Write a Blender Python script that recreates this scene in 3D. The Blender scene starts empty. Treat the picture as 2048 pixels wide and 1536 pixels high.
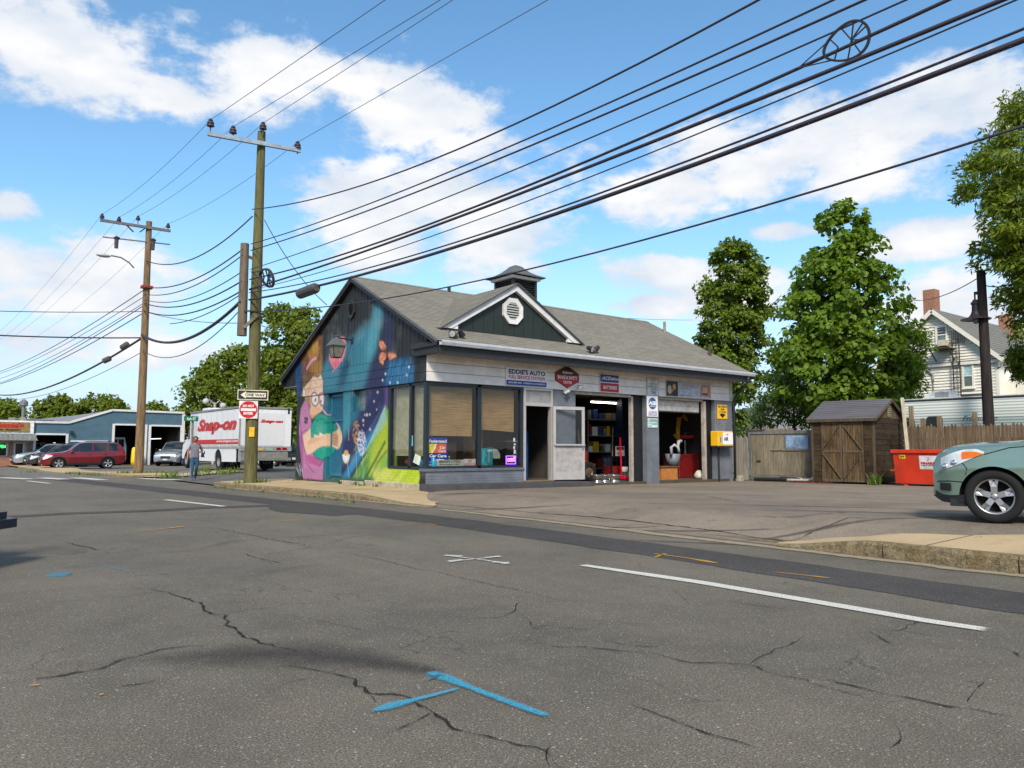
import bpy, bmesh, math, random
import numpy as np
from mathutils import Matrix, Vector
random.seed(7); RNG = np.random.default_rng(7)
scene = bpy.context.scene
COL = scene.collection
pi = math.pi
# ------------------------------------------------------------------ camera
# World: +Y runs along the street (away, to the left of the picture), +X runs away from the street.
PW, PH, FOC, HZ, ROLL, CAMH = 2048., 1536., 1540., 899., 0.0035, 1.2
YAW = math.atan2(.615, .7885)
PITCH = math.atan((HZ - 768) / FOC)
_f0 = np.array([math.sin(YAW), math.cos(YAW), 0]); _r0 = np.array([math.cos(YAW), -math.sin(YAW), 0]); _u0 = np.array([0, 0, 1.])
_f = _f0 * math.cos(PITCH) + _u0 * math.sin(PITCH); _u = -_f0 * math.sin(PITCH) + _u0 * math.cos(PITCH)
_r = _r0 * math.cos(ROLL) + _u * math.sin(ROLL); _u = _u * math.cos(ROLL) - _r0 * math.sin(ROLL)
_C = np.array([0, 0, CAMH])
def ray(u, v): return _f + _r * (u - PW / 2) / FOC - _u * (v - PH / 2) / FOC
def onz(u, v, z=0.): d = ray(u, v); return _C + d * (z - _C[2]) / d[2]
def onx(u, v, x): d = ray(u, v); return _C + d * (x / d[0])
def ony(u, v, y): d = ray(u, v); return _C + d * (y / d[1])
cam_d = bpy.data.cameras.new('camera'); cam = bpy.data.objects.new('camera', cam_d); COL.objects.link(cam)
cam_d.sensor_width = 36.; cam_d.lens = 36. * FOC / PW; cam_d.clip_start = .05; cam_d.clip_end = 3000
m = Matrix.Identity(4)
for i in range(3):
 m[i][0] = _r[i]; m[i][1] = _u[i]; m[i][2] = -_f[i]; m[i][3] = _C[i]
cam.matrix_world = m
scene.camera = cam
# ------------------------------------------------------------------ exposure
vs = scene.view_settings
vs.view_transform = 'Standard'; vs.look = 'None'; vs.exposure = EXPO = 1.08; vs.gamma = 1.0; vs.use_curve_mapping = False
# ------------------------------------------------------------------ sun (thin cloud in front of it: soft)
SUN_AZ = math.radians(222.)     # compass angle from +Y towards +X
SUN_EL = math.radians(41.)
sd = bpy.data.lights.new('sun', 'SUN'); sd.energy = 2.2; sd.angle = math.radians(14); sd.color = (1, .92, .78)
sun = bpy.data.objects.new('sun', sd); COL.objects.link(sun)
sv = Vector((math.sin(SUN_AZ) * math.cos(SUN_EL), math.cos(SUN_AZ) * math.cos(SUN_EL), math.sin(SUN_EL)))
sun.rotation_euler = sv.to_track_quat('Z', 'Y').to_euler(); sun.location = sv * 60
# ------------------------------------------------------------------ sky with clouds
world = bpy.data.worlds.new('World'); scene.world = world; world.use_nodes = True
def world_sky():
 nt = world.node_tree; N = nt.nodes; L = nt.links; N.clear()
 def nd(t, **k):
  n = N.new(t)
  for a, b in k.items(): setattr(n, a, b)
  return n
 def mth(op, a, b=None, c=None, clamp=False):
  n = nd('ShaderNodeMath', operation=op); n.use_clamp = clamp
  for i, x in enumerate((a, b, c)):
   if x is None: continue
   if isinstance(x, (int, float)): n.inputs[i].default_value = x
   else: L.new(x, n.inputs[i])
  return n.outputs[0]
 out = nd('ShaderNodeOutputWorld'); bg = nd('ShaderNodeBackground'); L.new(bg.outputs[0], out.inputs[0])
 bg.inputs[1].default_value = .1
 sky = nd('ShaderNodeTexSky', sky_type='NISHITA'); sky.sun_disc = False
 sky.sun_elevation = SUN_EL; sky.sun_rotation = SUN_AZ; sky.air_density = 1.0; sky.dust_density = .25; sky.ozone_density = 2.2
 hs = nd('ShaderNodeHueSaturation'); hs.inputs['Hue'].default_value = .491; hs.inputs['Saturation'].default_value = 1.14; hs.inputs['Value'].default_value = 1.02
 L.new(sky.outputs[0], hs.inputs['Color'])
 tc = nd('ShaderNodeTexCoord'); sp = nd('ShaderNodeSeparateXYZ'); L.new(tc.outputs['Generated'], sp.inputs[0])
 az = mth('ARCTAN2', sp.outputs[0], sp.outputs[1]); el = mth('ARCSINE', sp.outputs[2])
 cb = nd('ShaderNodeCombineXYZ'); L.new(az, cb.inputs[0]); L.new(el, cb.inputs[1])
 # clouds: where they stand in the sky (azimuth, elevation), their half sizes
 blobs = [(150, 95, 300, 125), (330, 190, 110, 55), (560, 160, 190, 85), (800, 205, 190, 95), (25, 410, 75, 40), (120, 560, 330, 95),
   (905, 390, 240, 95), (760, 450, 190, 95), (1010, 480, 200, 85), (930, 300, 110, 40), (1330, 395, 150, 75), (1560, 300, 310, 105), (1830, 250, 240, 110), (1700, 360, 160, 50),
   (1340, 545, 150, 42), (1480, 575, 150, 75), (1320, 610, 90, 28), (1570, 465, 80, 22), (1880, 480, 140, 45), (1930, 600, 190, 90),
   (180, 690, 260, 60)]
 acc = None
 for (u, v, su, sv_) in blobs:
  d = ray(u, v); d = d / np.linalg.norm(d); a = math.atan2(d[0], d[1]); e = math.asin(d[2])
  cosx = 1 / math.sqrt(1 + ((u - 1024) / FOC) ** 2)
  s1 = nd('ShaderNodeVectorMath', operation='SUBTRACT'); L.new(cb.outputs[0], s1.inputs[0]); s1.inputs[1].default_value = (a, e, 0)
  s2 = nd('ShaderNodeVectorMath', operation='MULTIPLY'); L.new(s1.outputs[0], s2.inputs[0])
  s2.inputs[1].default_value = (1 / (1.12 * su / FOC * cosx * cosx), 1 / (1.12 * sv_ / FOC * cosx), 0)
  s3 = nd('ShaderNodeVectorMath', operation='LENGTH'); L.new(s2.outputs[0], s3.inputs[0])
  mr = nd('ShaderNodeMapRange', interpolation_type='SMOOTHSTEP'); L.new(s3.outputs['Value'], mr.inputs[0])
  mr.inputs[1].default_value = 1.7; mr.inputs[2].default_value = .1; mr.inputs[3].default_value = 0; mr.inputs[4].default_value = 1
  acc = mr.outputs[0] if acc is None else mth('MAXIMUM', acc, mr.outputs[0])
 def noise(scale, detail, rough, yst, dist=0., off=0.):
  mp = nd('ShaderNodeMapping'); L.new(cb.outputs[0], mp.inputs[0]); mp.inputs['Scale'].default_value = (1, yst, 1); mp.inputs['Location'].default_value = (off, off * .7, off)
  n = nd('ShaderNodeTexNoise'); L.new(mp.outputs[0], n.inputs['Vector']); n.inputs['Scale'].default_value = scale
  n.inputs['Detail'].default_value = detail; n.inputs['Roughness'].default_value = rough; n.inputs['Distortion'].default_value = dist
  return n.outputs['Fac']
 # the rest of the sky, outside what the photograph shows, has the same broken cloud
 gen = noise(2.6, 1, .5, 1.6, 0, 3.1)
 geni = nd('ShaderNodeMapRange', interpolation_type='SMOOTHSTEP'); L.new(gen, geni.inputs[0]); geni.inputs[1].default_value = .46; geni.inputs[2].default_value = .6
 azo = mth('ABSOLUTE', mth('SUBTRACT', az, YAW))
 o1 = nd('ShaderNodeMapRange'); L.new(azo, o1.inputs[0]); o1.inputs[1].default_value = .62; o1.inputs[2].default_value = .78
 o2 = nd('ShaderNodeMapRange'); L.new(el, o2.inputs[0]); o2.inputs[1].default_value = .56; o2.inputs[2].default_value = .68
 outside = mth('MAXIMUM', o1.outputs[0], o2.outputs[0])
 mask = mth('MAXIMUM', acc, mth('MULTIPLY', geni.outputs[0], outside))
 fb = noise(7.5, 8, .6, 1.8, 0, 0.); fb2 = noise(30., 5, .65, 1.5, 0, 5.)
 t = mth('ADD', mth('MULTIPLY', mth('SUBTRACT', fb, .5), 2.6), mth('MULTIPLY', mth('SUBTRACT', fb2, .5), .75))
 dens = mth('ADD', mth('SUBTRACT', mth('MULTIPLY', mask, 1.15), .52), t)
 dm = nd('ShaderNodeMapRange', interpolation_type='SMOOTHSTEP'); L.new(dens, dm.inputs[0]); dm.inputs[1].default_value = -.06; dm.inputs[2].default_value = .5
 # thin veil low on the horizon
 hz = nd('ShaderNodeMapRange', interpolation_type='SMOOTHSTEP'); L.new(el, hz.inputs[0]); hz.inputs[1].default_value = .30; hz.inputs[2].default_value = .0; hz.inputs[3].default_value = 0; hz.inputs[4].default_value = .88
 dd = dm.outputs[0]
 sh = noise(7., 3, .5, 2.4, 0, 9.)
 cr = nd('ShaderNodeMapRange'); L.new(mth('ADD', mth('MULTIPLY', sh, .9), mth('MULTIPLY', dens, .25)), cr.inputs[0]); cr.inputs[1].default_value = .38; cr.inputs[2].default_value = .72
 cm = nd('ShaderNodeMix', data_type='RGBA'); L.new(cr.outputs[0], cm.inputs[0]); cm.inputs[6].default_value = (3.3, 3.7, 4.25, 1); cm.inputs[7].default_value = (4.75, 4.75, 4.8, 1)
 vm = nd('ShaderNodeMix', data_type='RGBA'); L.new(hz.outputs[0], vm.inputs[0]); L.new(hs.outputs[0], vm.inputs[6]); vm.inputs[7].default_value = (2.75, 3.6, 4.6, 1)
 mx = nd('ShaderNodeMix', data_type='RGBA'); L.new(dd, mx.inputs[0]); L.new(vm.outputs[2], mx.inputs[6]); L.new(cm.outputs[2], mx.inputs[7])
 L.new(mx.outputs[2], bg.inputs[0])
world_sky()
world.cycles.sampling_method = 'MANUAL'; world.cycles.sample_map_resolution = 256
scene.cycles.use_denoising = True
scene.cycles.max_bounces = 7; scene.cycles.transparent_max_bounces = 16; scene.cycles.diffuse_bounces = 3; scene.cycles.glossy_bounces = 3
scene.cycles.caustics_reflective = False; scene.cycles.caustics_refractive = False
scene.cycles.sample_clamp_indirect = 6.
# ------------------------------------------------------------------ helpers
OM = {}      # world matrix of every thing and part we made
MATS = {}
def srgb(r, g, b):
 f = lambda c: (c / 255.) / 12.92 if c / 255. <= .04045 else ((c / 255. + .055) / 1.055) ** 2.4
 return (f(r), f(g), f(b))
class NT:
 """small node-tree writer"""
 def __init__(s, name):
  s.m = bpy.data.materials.new(name); s.m.use_nodes = True; s.t = s.m.node_tree; s.N = s.t.nodes; s.L = s.t.links
  s.p = s.N['Principled BSDF']; s.out = s.N['Material Output']
 def nd(s, t, **k):
  n = s.N.new(t)
  for a, b in k.items(): setattr(n, a, b)
  return n
 def put(s, sock, x):
  if hasattr(x, 'is_output') or isinstance(x, bpy.types.NodeSocket): s.L.new(x, sock)
  elif isinstance(x, (tuple, list)) and len(x) == 3 and sock.type == 'RGBA': sock.default_value = (*x, 1)
  else: sock.default_value = x
 def math(s, op, a, b=None, clamp=False):
  n = s.nd('ShaderNodeMath', operation=op); n.use_clamp = clamp; s.put(n.inputs[0], a)
  if b is not None: s.put(n.inputs[1], b)
  return n.outputs[0]
 def coord(s, which='Object', scale=(1, 1, 1), rot=(0, 0, 0)):
  if which == 'World': o = s.nd('ShaderNodeNewGeometry').outputs['Position']
  else: o = s.nd('ShaderNodeTexCoord').outputs[which]
  mp = s.nd('ShaderNodeMapping'); s.L.new(o, mp.inputs[0]); mp.inputs['Scale'].default_value = scale; mp.inputs['Rotation'].default_value = rot
  return mp.outputs[0]
 def noise(s, vec, scale, detail=3, rough=.55, dist=0.):
  n = s.nd('ShaderNodeTexNoise'); s.L.new(vec, n.inputs['Vector'])
  n.inputs['Scale'].default_value = scale; n.inputs['Detail'].default_value = detail; n.inputs['Roughness'].default_value = rough; n.inputs['Distortion'].default_value = dist
  return n.outputs['Fac']
 def rng(s, x, a, b, c=0., d=1., smooth=True):
  n = s.nd('ShaderNodeMapRange'); n.interpolation_type = 'SMOOTHSTEP' if smooth else 'LINEAR'
  s.put(n.inputs[0], x)
  for i, q in enumerate((a, b, c, d)): n.inputs[i + 1].default_value = q
  return n.outputs[0]
 def mix(s, f, a, b, mode='MIX'):
  n = s.nd('ShaderNodeMix', data_type='RGBA', blend_type=mode); s.put(n.inputs[0], f); s.put(n.inputs[6], a); s.put(n.inputs[7], b)
  return n.outputs[2]
 def bump(s, h, strength=.3, dist=.02):
  n = s.nd('ShaderNodeBump'); s.put(n.inputs['Height'], h); n.inputs['Strength'].default_value = strength; n.inputs['Distance'].default_value = dist
  s.L.new(n.outputs[0], s.p.inputs['Normal'])
 def fin(s, col=None, rough=None, metal=None, spec=None):
  for k, x in (('Base Color', col), ('Roughness', rough), ('Metallic', metal), ('Specular IOR Level', spec)):
   if x is not None: s.put(s.p.inputs[k], x)
  return s.m
def M(name, col=None, rough=.6, metal=0., var=.18, sc=6., spec=.4, bump=0., bsc=40., emit=None, coat=0., dirt=0.):
 """plain procedural material: base colour with mottling, optional fine bump; made once"""
 if name in MATS: return MATS[name]
 q = NT(name); v = q.coord('Object'); n = q.noise(v, sc, 4, .6)
 c = q.mix(q.rng(n, .3, .7), tuple(x * (1 - var) for x in col), tuple(min(1, x * (1 + var)) for x in col))
 if dirt:
  d = q.noise(v, sc * .35, 5, .7); c = q.mix(q.rng(d, .52, .75, 0, dirt), c, (.05, .045, .035))
 q.fin(c, q.rng(n, .2, .8, max(.02, rough - .08), min(1, rough + .08)), metal, spec)
 if bump: q.bump(q.noise(v, bsc, 3, .6), bump, .01)
 if emit: q.p.inputs['Emission Color'].default_value = (*emit[:3], 1); q.p.inputs['Emission Strength'].default_value = emit[3]
 if coat: q.p.inputs['Coat Weight'].default_value = coat; q.p.inputs['Coat Roughness'].default_value = .06
 MATS[name] = q.m; return q.m
def C8(name, r, g, b, **k): return M(name, srgb(r, g, b), **k)
class MB:
 """collects vertices and faces of ONE mesh object, in world coordinates (or local if told so)"""
 def __init__(s): s.v = []; s.f = []; s.mi = []; s.m = None; s.cur = 0
 def add(s, vs, fs):
  o = len(s.v)
  if s.m is not None: vs = [tuple(s.m @ Vector(p)) for p in vs]
  s.v += [tuple(p) for p in vs]; s.f += [tuple(i + o for i in f) for f in fs]; s.mi += [s.cur] * len(fs)
  return s
 def quad(s, a, b, c, d): return s.add([a, b, c, d], [(0, 1, 2, 3)])
 def box(s, x0, x1, y0, y1, z0, z1, bev=0.):
  if bev > 0:
   b = min(bev, (x1 - x0) * .45, (y1 - y0) * .45, (z1 - z0) * .45)
   X = (x0, x0 + b, x1 - b, x1); Y = (y0, y0 + b, y1 - b, y1); Z = (z0, z0 + b, z1 - b, z1)
   vs = []; idx = {}
   for i in (0, 1):
    for j in (0, 1):
     for k in (0, 1):
      for ax in range(3):
       e = [X[3 * i], Y[3 * j], Z[3 * k]]
       for q in range(3):
        if q != ax: e[q] = (X, Y, Z)[q][(1, 2)[(i, j, k)[q]]]
       idx[i, j, k, ax] = len(vs); vs.append(e)
   fs = []
   fs += [[idx[i, a, b_, 0] for a, b_ in ((0, 0), (1, 0), (1, 1), (0, 1))][::(1 if i else -1)] for i in (0, 1)]
   fs += [[idx[a, i, b_, 1] for a, b_ in ((0, 0), (1, 0), (1, 1), (0, 1))][::(-1 if i else 1)] for i in (0, 1)]
   fs += [[idx[a, b_, i, 2] for a, b_ in ((0, 0), (1, 0), (1, 1), (0, 1))][::(1 if i else -1)] for i in (0, 1)]
   for i in (0, 1):
    for j in (0, 1):
     fs.append([idx[i, j, 0, 0], idx[i, j, 1, 0], idx[i, j, 1, 1], idx[i, j, 0, 1]][::(1 if i != j else -1)])
     fs.append([idx[i, 0, j, 0], idx[i, 1, j, 0], idx[i, 1, j, 2], idx[i, 0, j, 2]][::(1 if i == j else -1)])
     fs.append([idx[0, i, j, 1], idx[1, i, j, 1], idx[1, i, j, 2], idx[0, i, j, 2]][::(1 if i != j else -1)])
     for k in (0, 1):
      fs.append([idx[i, j, k, 0], idx[i, j, k, 1], idx[i, j, k, 2]][::(1 if (i + j + k) % 2 else -1)])
   return s.add(vs, fs)
  return s.add([(x0, y0, z0), (x1, y0, z0), (x1, y1, z0), (x0, y1, z0), (x0, y0, z1), (x1, y0, z1), (x1, y1, z1), (x0, y1, z1)],
     [(3, 2, 1, 0), (4, 5, 6, 7), (0, 1, 5, 4), (1, 2, 6, 5), (2, 3, 7, 6), (3, 0, 4, 7)])
 def beam(s, p, q, w, h, up=(0, 0, 1)):
  p = Vector(p); q = Vector(q); d = (q - p).normalized(); sd_ = d.cross(Vector(up))
  if sd_.length < 1e-4: sd_ = d.cross(Vector((1, 0, 0)))
  sd_.normalize(); u = sd_.cross(d); a = sd_ * w / 2; b = u * h / 2
  return s.add([p - a - b, p + a - b, p + a + b, p - a + b, q - a - b, q + a - b, q + a + b, q - a + b],
     [(0, 1, 2, 3), (7, 6, 5, 4), (4, 5, 1, 0), (5, 6, 2, 1), (6, 7, 3, 2), (7, 4, 0, 3)])
 def tube(s, pts, r, n=8, cap=True):
  pts = [Vector(p) for p in pts]; rs = r if isinstance(r, (list, tuple)) else [r] * len(pts)
  t0 = (pts[1] - pts[0]).normalized(); ref = Vector((0, 0, 1)) if abs(t0.z) < .9 else Vector((1, 0, 0)); vs = []
  for i, p in enumerate(pts):
   t = (pts[min(i + 1, len(pts) - 1)] - pts[max(i - 1, 0)]).normalized()
   a = t.cross(ref)
   if a.length < 1e-5: a = t.cross(Vector((0, 1, 0)))
   a.normalize(); b = t.cross(a).normalized()
   vs += [p + (a * math.cos(2 * pi * k / n) + b * math.sin(2 * pi * k / n)) * rs[i] for k in range(n)]
  fs = [(i * n + k, i * n + (k + 1) % n, (i + 1) * n + (k + 1) % n, (i + 1) * n + k) for i in range(len(pts) - 1) for k in range(n)]
  if cap: fs += [tuple(range(n))[::-1], tuple((len(pts) - 1) * n + k for k in range(n))]
  return s.add(vs, fs)
 def cyl(s, p, q, r, r2=None, n=16): return s.tube([p, q], [r, r if r2 is None else r2], n)
 def lathe(s, prof, n=24, o=(0, 0, 0), axis='z', close=False):
  vs = []
  for r, h in prof:
   for k in range(n):
    a = 2 * pi * k / n; c, d = r * math.cos(a), r * math.sin(a)
    vs.append({'z': (o[0] + c, o[1] + d, o[2] + h), 'y': (o[0] + d, o[1] + h, o[2] + c), 'x': (o[0] + h, o[1] + c, o[2] + d)}[axis])
  m_ = len(prof); fs = [(i * n + k, i * n + (k + 1) % n, (i + 1) * n + (k + 1) % n, (i + 1) * n + k) for i in range(m_ - 1) for k in range(n)]
  if close: fs += [((m_ - 1) * n + k, (m_ - 1) * n + (k + 1) % n, (k + 1) % n, k) for k in range(n)]
  return s.add(vs, fs)
 def prism(s, poly, a, b, axis='x'):
  """polygon (2D, ccw) pushed from a to b along axis; poly in (y,z),(x,z) or (x,y)"""
  f = {'x': lambda p, t: (t, p[0], p[1]), 'y': lambda p, t: (p[0], t, p[1]), 'z': lambda p, t: (p[0], p[1], t)}[axis]
  n = len(poly); vs = [f(p, a) for p in poly] + [f(p, b) for p in poly]
  fs = [tuple(range(n))[::-1], tuple(range(n, 2 * n))] + [(k, (k + 1) % n, n + (k + 1) % n, n + k) for k in range(n)]
  if axis == 'y': fs = [f_[::-1] for f_ in fs]
  return s.add(vs, fs)
 def sphere(s, c, r, n=12, m_=8, sz=(1, 1, 1)):
  vs = [(c[0] + r * sz[0] * math.sin(pi * i / m_) * math.cos(2 * pi * k / n), c[1] + r * sz[1] * math.sin(pi * i / m_) * math.sin(2 * pi * k / n), c[2] - r * sz[2] * math.cos(pi * i / m_)) for i in range(m_ + 1) for k in range(n)]
  return s.add(vs, [(i * n + k, i * n + (k + 1) % n, (i + 1) * n + (k + 1) % n, (i + 1) * n + k) for i in range(m_) for k in range(n)])
 def grid(s, f, us, vs_):
  P = [f(u, v) for v in vs_ for u in us]; n = len(us)
  return s.add(P, [(j * n + i, j * n + i + 1, (j + 1) * n + i + 1, (j + 1) * n + i) for j in range(len(vs_) - 1) for i in range(n - 1)])
 def build(s, name, mat, parent=None, smooth=False, world=True, kind=None, label=None, autosmooth=None):
  me = bpy.data.meshes.new(name)
  vs = s.v
  if parent is not None and world:
   inv = OM[parent.name].inverted(); vs = [tuple(inv @ Vector(p)) for p in vs]
  me.from_pydata(vs, [], s.f); me.update()
  for x in (mat if isinstance(mat, (list, tuple)) else [mat]): me.materials.append(x)
  if isinstance(mat, (list, tuple)): me.polygons.foreach_set('material_index', s.mi)
  if smooth: me.polygons.foreach_set('use_smooth', [True] * len(me.polygons))
  if autosmooth:
   me.polygons.foreach_set('use_smooth', [True] * len(me.polygons)); me.set_sharp_from_angle(angle=math.radians(autosmooth))
  return link(name, me, parent, kind, label)
def link(name, data, parent=None, kind=None, label=None, mat=None):
 o = bpy.data.objects.new(name, data); COL.objects.link(o)
 if parent is not None: o.parent = parent; OM[o.name] = OM[parent.name].copy()
 else: OM[o.name] = Matrix.Identity(4)
 if kind: o['kind'] = kind
 if label: o['label'] = label
 return o
def thing(name, label, cat, loc=(0, 0, 0), rz=0., group=None, rot=None):
 o = bpy.data.objects.new(name, None); COL.objects.link(o); o.empty_display_size = .2
 o.location = loc; o.rotation_euler = rot if rot else (0, 0, rz)
 OM[o.name] = Matrix.Translation(loc) @ (o.rotation_euler.to_matrix().to_4x4())
 return tag(o, label, cat, group)
def tag(o, label, cat, group=None):
 o['label'] = label; o['category'] = cat
 if group: o['group'] = group
 return o
def solo(mb, name, mat, label, cat, group=None, **k):
 return tag(mb.build(name, mat, None, **k), label, cat, group)
def copy_tree(o, parent=None, loc=None, rz=None, label=None):
 c = o.copy(); COL.objects.link(c); c.parent = parent
 if loc is not None: c.location = loc
 if rz is not None: c.rotation_euler = (0, 0, rz)
 if label: c['label'] = label
 OM[c.name] = (Matrix.Translation(c.location) @ c.rotation_euler.to_matrix().to_4x4()) if parent is None else OM[parent.name]
 for ch in list(o.children): copy_tree(ch, c)
 return c
def fastmesh(name, V, Fc, mat, parent=None, attr=None, kind=None, smooth=False, label=None):
 """V (n,3) array, Fc (m,k) array of equal-sided faces; attr {name:(n,4) colours}"""
 V = np.asarray(V, np.float32); Fc = np.asarray(Fc, np.int32)
 if parent is not None:
  iv = np.array(OM[parent.name].inverted()); V = (V @ iv[:3, :3].T + iv[:3, 3]).astype(np.float32)
 me = bpy.data.meshes.new(name); me.vertices.add(len(V)); me.vertices.foreach_set('co', V.ravel())
 k = Fc.shape[1]; me.loops.add(Fc.size); me.loops.foreach_set('vertex_index', Fc.ravel())
 me.polygons.add(len(Fc)); me.polygons.foreach_set('loop_start', np.arange(0, Fc.size, k, dtype=np.int32))
 me.polygons.foreach_set('loop_total', np.full(len(Fc), k, np.int32))
 if smooth: me.polygons.foreach_set('use_smooth', np.ones(len(Fc), bool))
 me.update(calc_edges=True); me.materials.append(mat)
 for an, a in (attr or {}).items():
  at = me.color_attributes.new(an, 'FLOAT_COLOR', 'POINT'); at.data.foreach_set('color', np.asarray(a, np.float32).ravel())
 return link(name, me, parent, kind, label)
# ---- lettering: real letter outlines, thin and raised
_TXT = {}
def text_geo(body, shear=0., bold=0., space=1.):
 key = (body, shear, bold, space)
 if key in _TXT: return _TXT[key]
 cu = bpy.data.curves.new('lettering', 'FONT'); cu.body = body; cu.shear = shear; cu.offset = bold; cu.resolution_u = 3; cu.space_character = space; cu.align_x = 'LEFT'; cu.fill_mode = 'FRONT'
 o = bpy.data.objects.new('lettering', cu); COL.objects.link(o)
 dg = bpy.context.evaluated_depsgraph_get(); me = bpy.data.meshes.new_from_object(o.evaluated_get(dg))
 v = np.array([p.co[:2] for p in me.vertices]); f = [tuple(p.vertices) for p in me.polygons]
 bpy.data.objects.remove(o); bpy.data.meshes.remove(me); bpy.data.curves.remove(cu)
 lo = v.min(0); hi = v.max(0); v = (v - lo) / (hi - lo)
 _TXT[key] = (v, f); return _TXT[key]
def lettering(name, body, o, xd, yd, w, h, mat, parent, shear=0., bold=0., space=1., n=None, lift=.004, label=None, emit=None):
 """text filling a w by h box whose lower left corner is o; xd, yd unit vectors in the sign's plane"""
 v, f = text_geo(body, shear, bold, space)
 o = np.array(o, float); xd = np.array(xd, float); yd = np.array(yd, float); nn = np.cross(xd, yd) if n is None else np.array(n, float)
 P = o + v[:, :1] * w * xd + v[:, 1:] * h * yd + nn * lift
 mb = MB(); mb.add([tuple(p) for p in P], f)
 return mb.build(name, mat, parent, label=label)
def smst(a, b, x): t = np.clip((np.asarray(x, float) - a) / (b - a), 0, 1); return t * t * (3 - 2 * t)
# ------------------------------------------------------------------ ground heights
def H(x, y):
 x = np.asarray(x, float); y = np.asarray(y, float)
 lot = (.16 - .0048 * (x - 10.4) - .0085 * (np.minimum(y, 18) - 16.9))
 road = -.15 * smst(36, 50, y)
 north = .17 * smst(8.5, 11.5, x) * (1 - smst(44, 52, y)) + road
 k = smst(20, 31, y)
 side = lot * smst(8.75, 10.9, x) * (1 - k) + north * k
 r = np.where(x < 8.75, road, side)
 return np.where(x > 32, r * (1 - smst(32, 60, x)), r)
def Hf(x, y): return float(H(x, y))
KERB = lambda y: 8.72 - .02 * smst(5, 30, y) * 20 - .62 * smst(14, 27, y)      # kerb line along the street
def sheet(name, poly_fn, xs, ys, mat, dz=0., parent=None, kind=None):
 X, Y = np.meshgrid(xs, ys); X, Y = poly_fn(X, Y) if poly_fn else (X, Y)
 V = np.stack([X, Y, H(X, Y) + dz], -1).reshape(-1, 3); n = len(xs); q = []
 j, i = np.meshgrid(np.arange(len(ys) - 1), np.arange(n - 1), indexing='ij'); a = (j * n + i).ravel()
 return fastmesh(name, V, np.stack([a, a + 1, a + n + 1, a + n], 1), mat, parent, kind=kind, smooth=True)
# ---- materials of the ground
def asphalt(name, base, spk, warm, sc=1., crack=.0):
 q = NT(name); v = q.coord('World')
 big = q.noise(v, .35 * sc, 5, .65, .4); lane = q.noise(q.coord('World', (1.6, .07, 1)), 1., 3, .6); mid = q.noise(v, 2.2, 5, .7); fine = q.noise(v, 95., 3, .75); spec = q.noise(v, 160., 1, .5)
 vo = q.nd('ShaderNodeTexVoronoi'); vo.inputs['Scale'].default_value = 105.; q.L.new(v, vo.inputs['Vector'])
 c = q.mix(q.rng(big, .32, .66), tuple(b * .68 for b in base), tuple(b * w * 1.12 for b, w in zip(base, warm))); c = q.mix(q.rng(lane, .38, .66, 0, .5), c, tuple(b * x for b, x in zip(base, (.74, .72, .70)))); c = q.mix(q.rng(q.noise(v, .9, 4, .6), .56, .7, 0, .4), c, tuple(b * x for b, x in zip(base, (1.15, .98, .8))))
 c = q.mix(q.rng(mid, .35, .7, 0, .45), c, tuple(b * 1.28 for b in base))
 c = q.mix(q.rng(mid, .56, .74, 0, .55), c, tuple(b * .62 for b in base))
 c = q.mix(q.rng(fine, .44, .6, 0, .85), c, tuple(b * .36 for b in base))
 st = q.nd('ShaderNodeSeparateColor'); q.L.new(vo.outputs['Color'], st.inputs[0])
 stone = q.math('MULTIPLY', q.rng(st.outputs[0], .80, .93), q.rng(vo.outputs['Distance'], .48, .2))
 c = q.mix(q.math('MULTIPLY', stone, spk), c, (.46, .43, .36))
 vo2 = q.nd('ShaderNodeTexVoronoi'); vo2.inputs['Scale'].default_value = 34.; q.L.new(v, vo2.inputs['Vector'])
 st2 = q.nd('ShaderNodeSeparateColor'); q.L.new(vo2.outputs['Color'], st2.inputs[0])
 c = q.mix(q.math('MULTIPLY', q.math('MULTIPLY', q.rng(st2.outputs[1], .95, .97), q.rng(vo2.outputs['Distance'], .26, .14)), spk), c, (.5, .47, .4))
 if crack:
  dv = q.nd('ShaderNodeVectorMath', operation='ADD'); nz_ = q.nd('ShaderNodeTexNoise'); q.L.new(v, nz_.inputs['Vector']); nz_.inputs['Scale'].default_value = 1.7; nz_.inputs['Detail'].default_value = 5.; sc_ = q.nd('ShaderNodeVectorMath', operation='SCALE'); q.L.new(nz_.outputs['Color'], sc_.inputs[0]); sc_.inputs['Scale'].default_value = .9; q.L.new(v, dv.inputs[0]); q.L.new(sc_.outputs[0], dv.inputs[1])
  ve = q.nd('ShaderNodeTexVoronoi', feature='DISTANCE_TO_EDGE'); q.L.new(dv.outputs[0], ve.inputs['Vector']); ve.inputs['Scale'].default_value = .62
  hair = q.math('MULTIPLY', q.rng(ve.outputs['Distance'], .0065, .001), q.rng(q.noise(v, .55, 3, .6), .47, .58)); c = q.mix(q.math('MULTIPLY', hair, crack), c, (.02, .018, .016))
 q.fin(c, q.rng(fine, .3, .7, .74, .95), 0, .25)
 q.bump(q.math('ADD', fine, q.math('MULTIPLY', st.outputs[0], .5)), .55, .008)
 return q.m
MAT_ROAD = asphalt('road_asphalt', (.165, .145, .116), .8, (1.06, 1.02, .98), 1., .5)
MAT_LOT = asphalt('lot_asphalt', (.262, .216, .168), .4, (1.12, 1.06, 1.0), 1.4, .45)
MAT_PATCH = asphalt('patch_asphalt', (.078, .071, .066), .3, (1., 1., 1.))
MAT_ASH = asphalt('side_street_asphalt', (.14, .132, .122), .3, (1.06, 1.02, .98))
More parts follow.
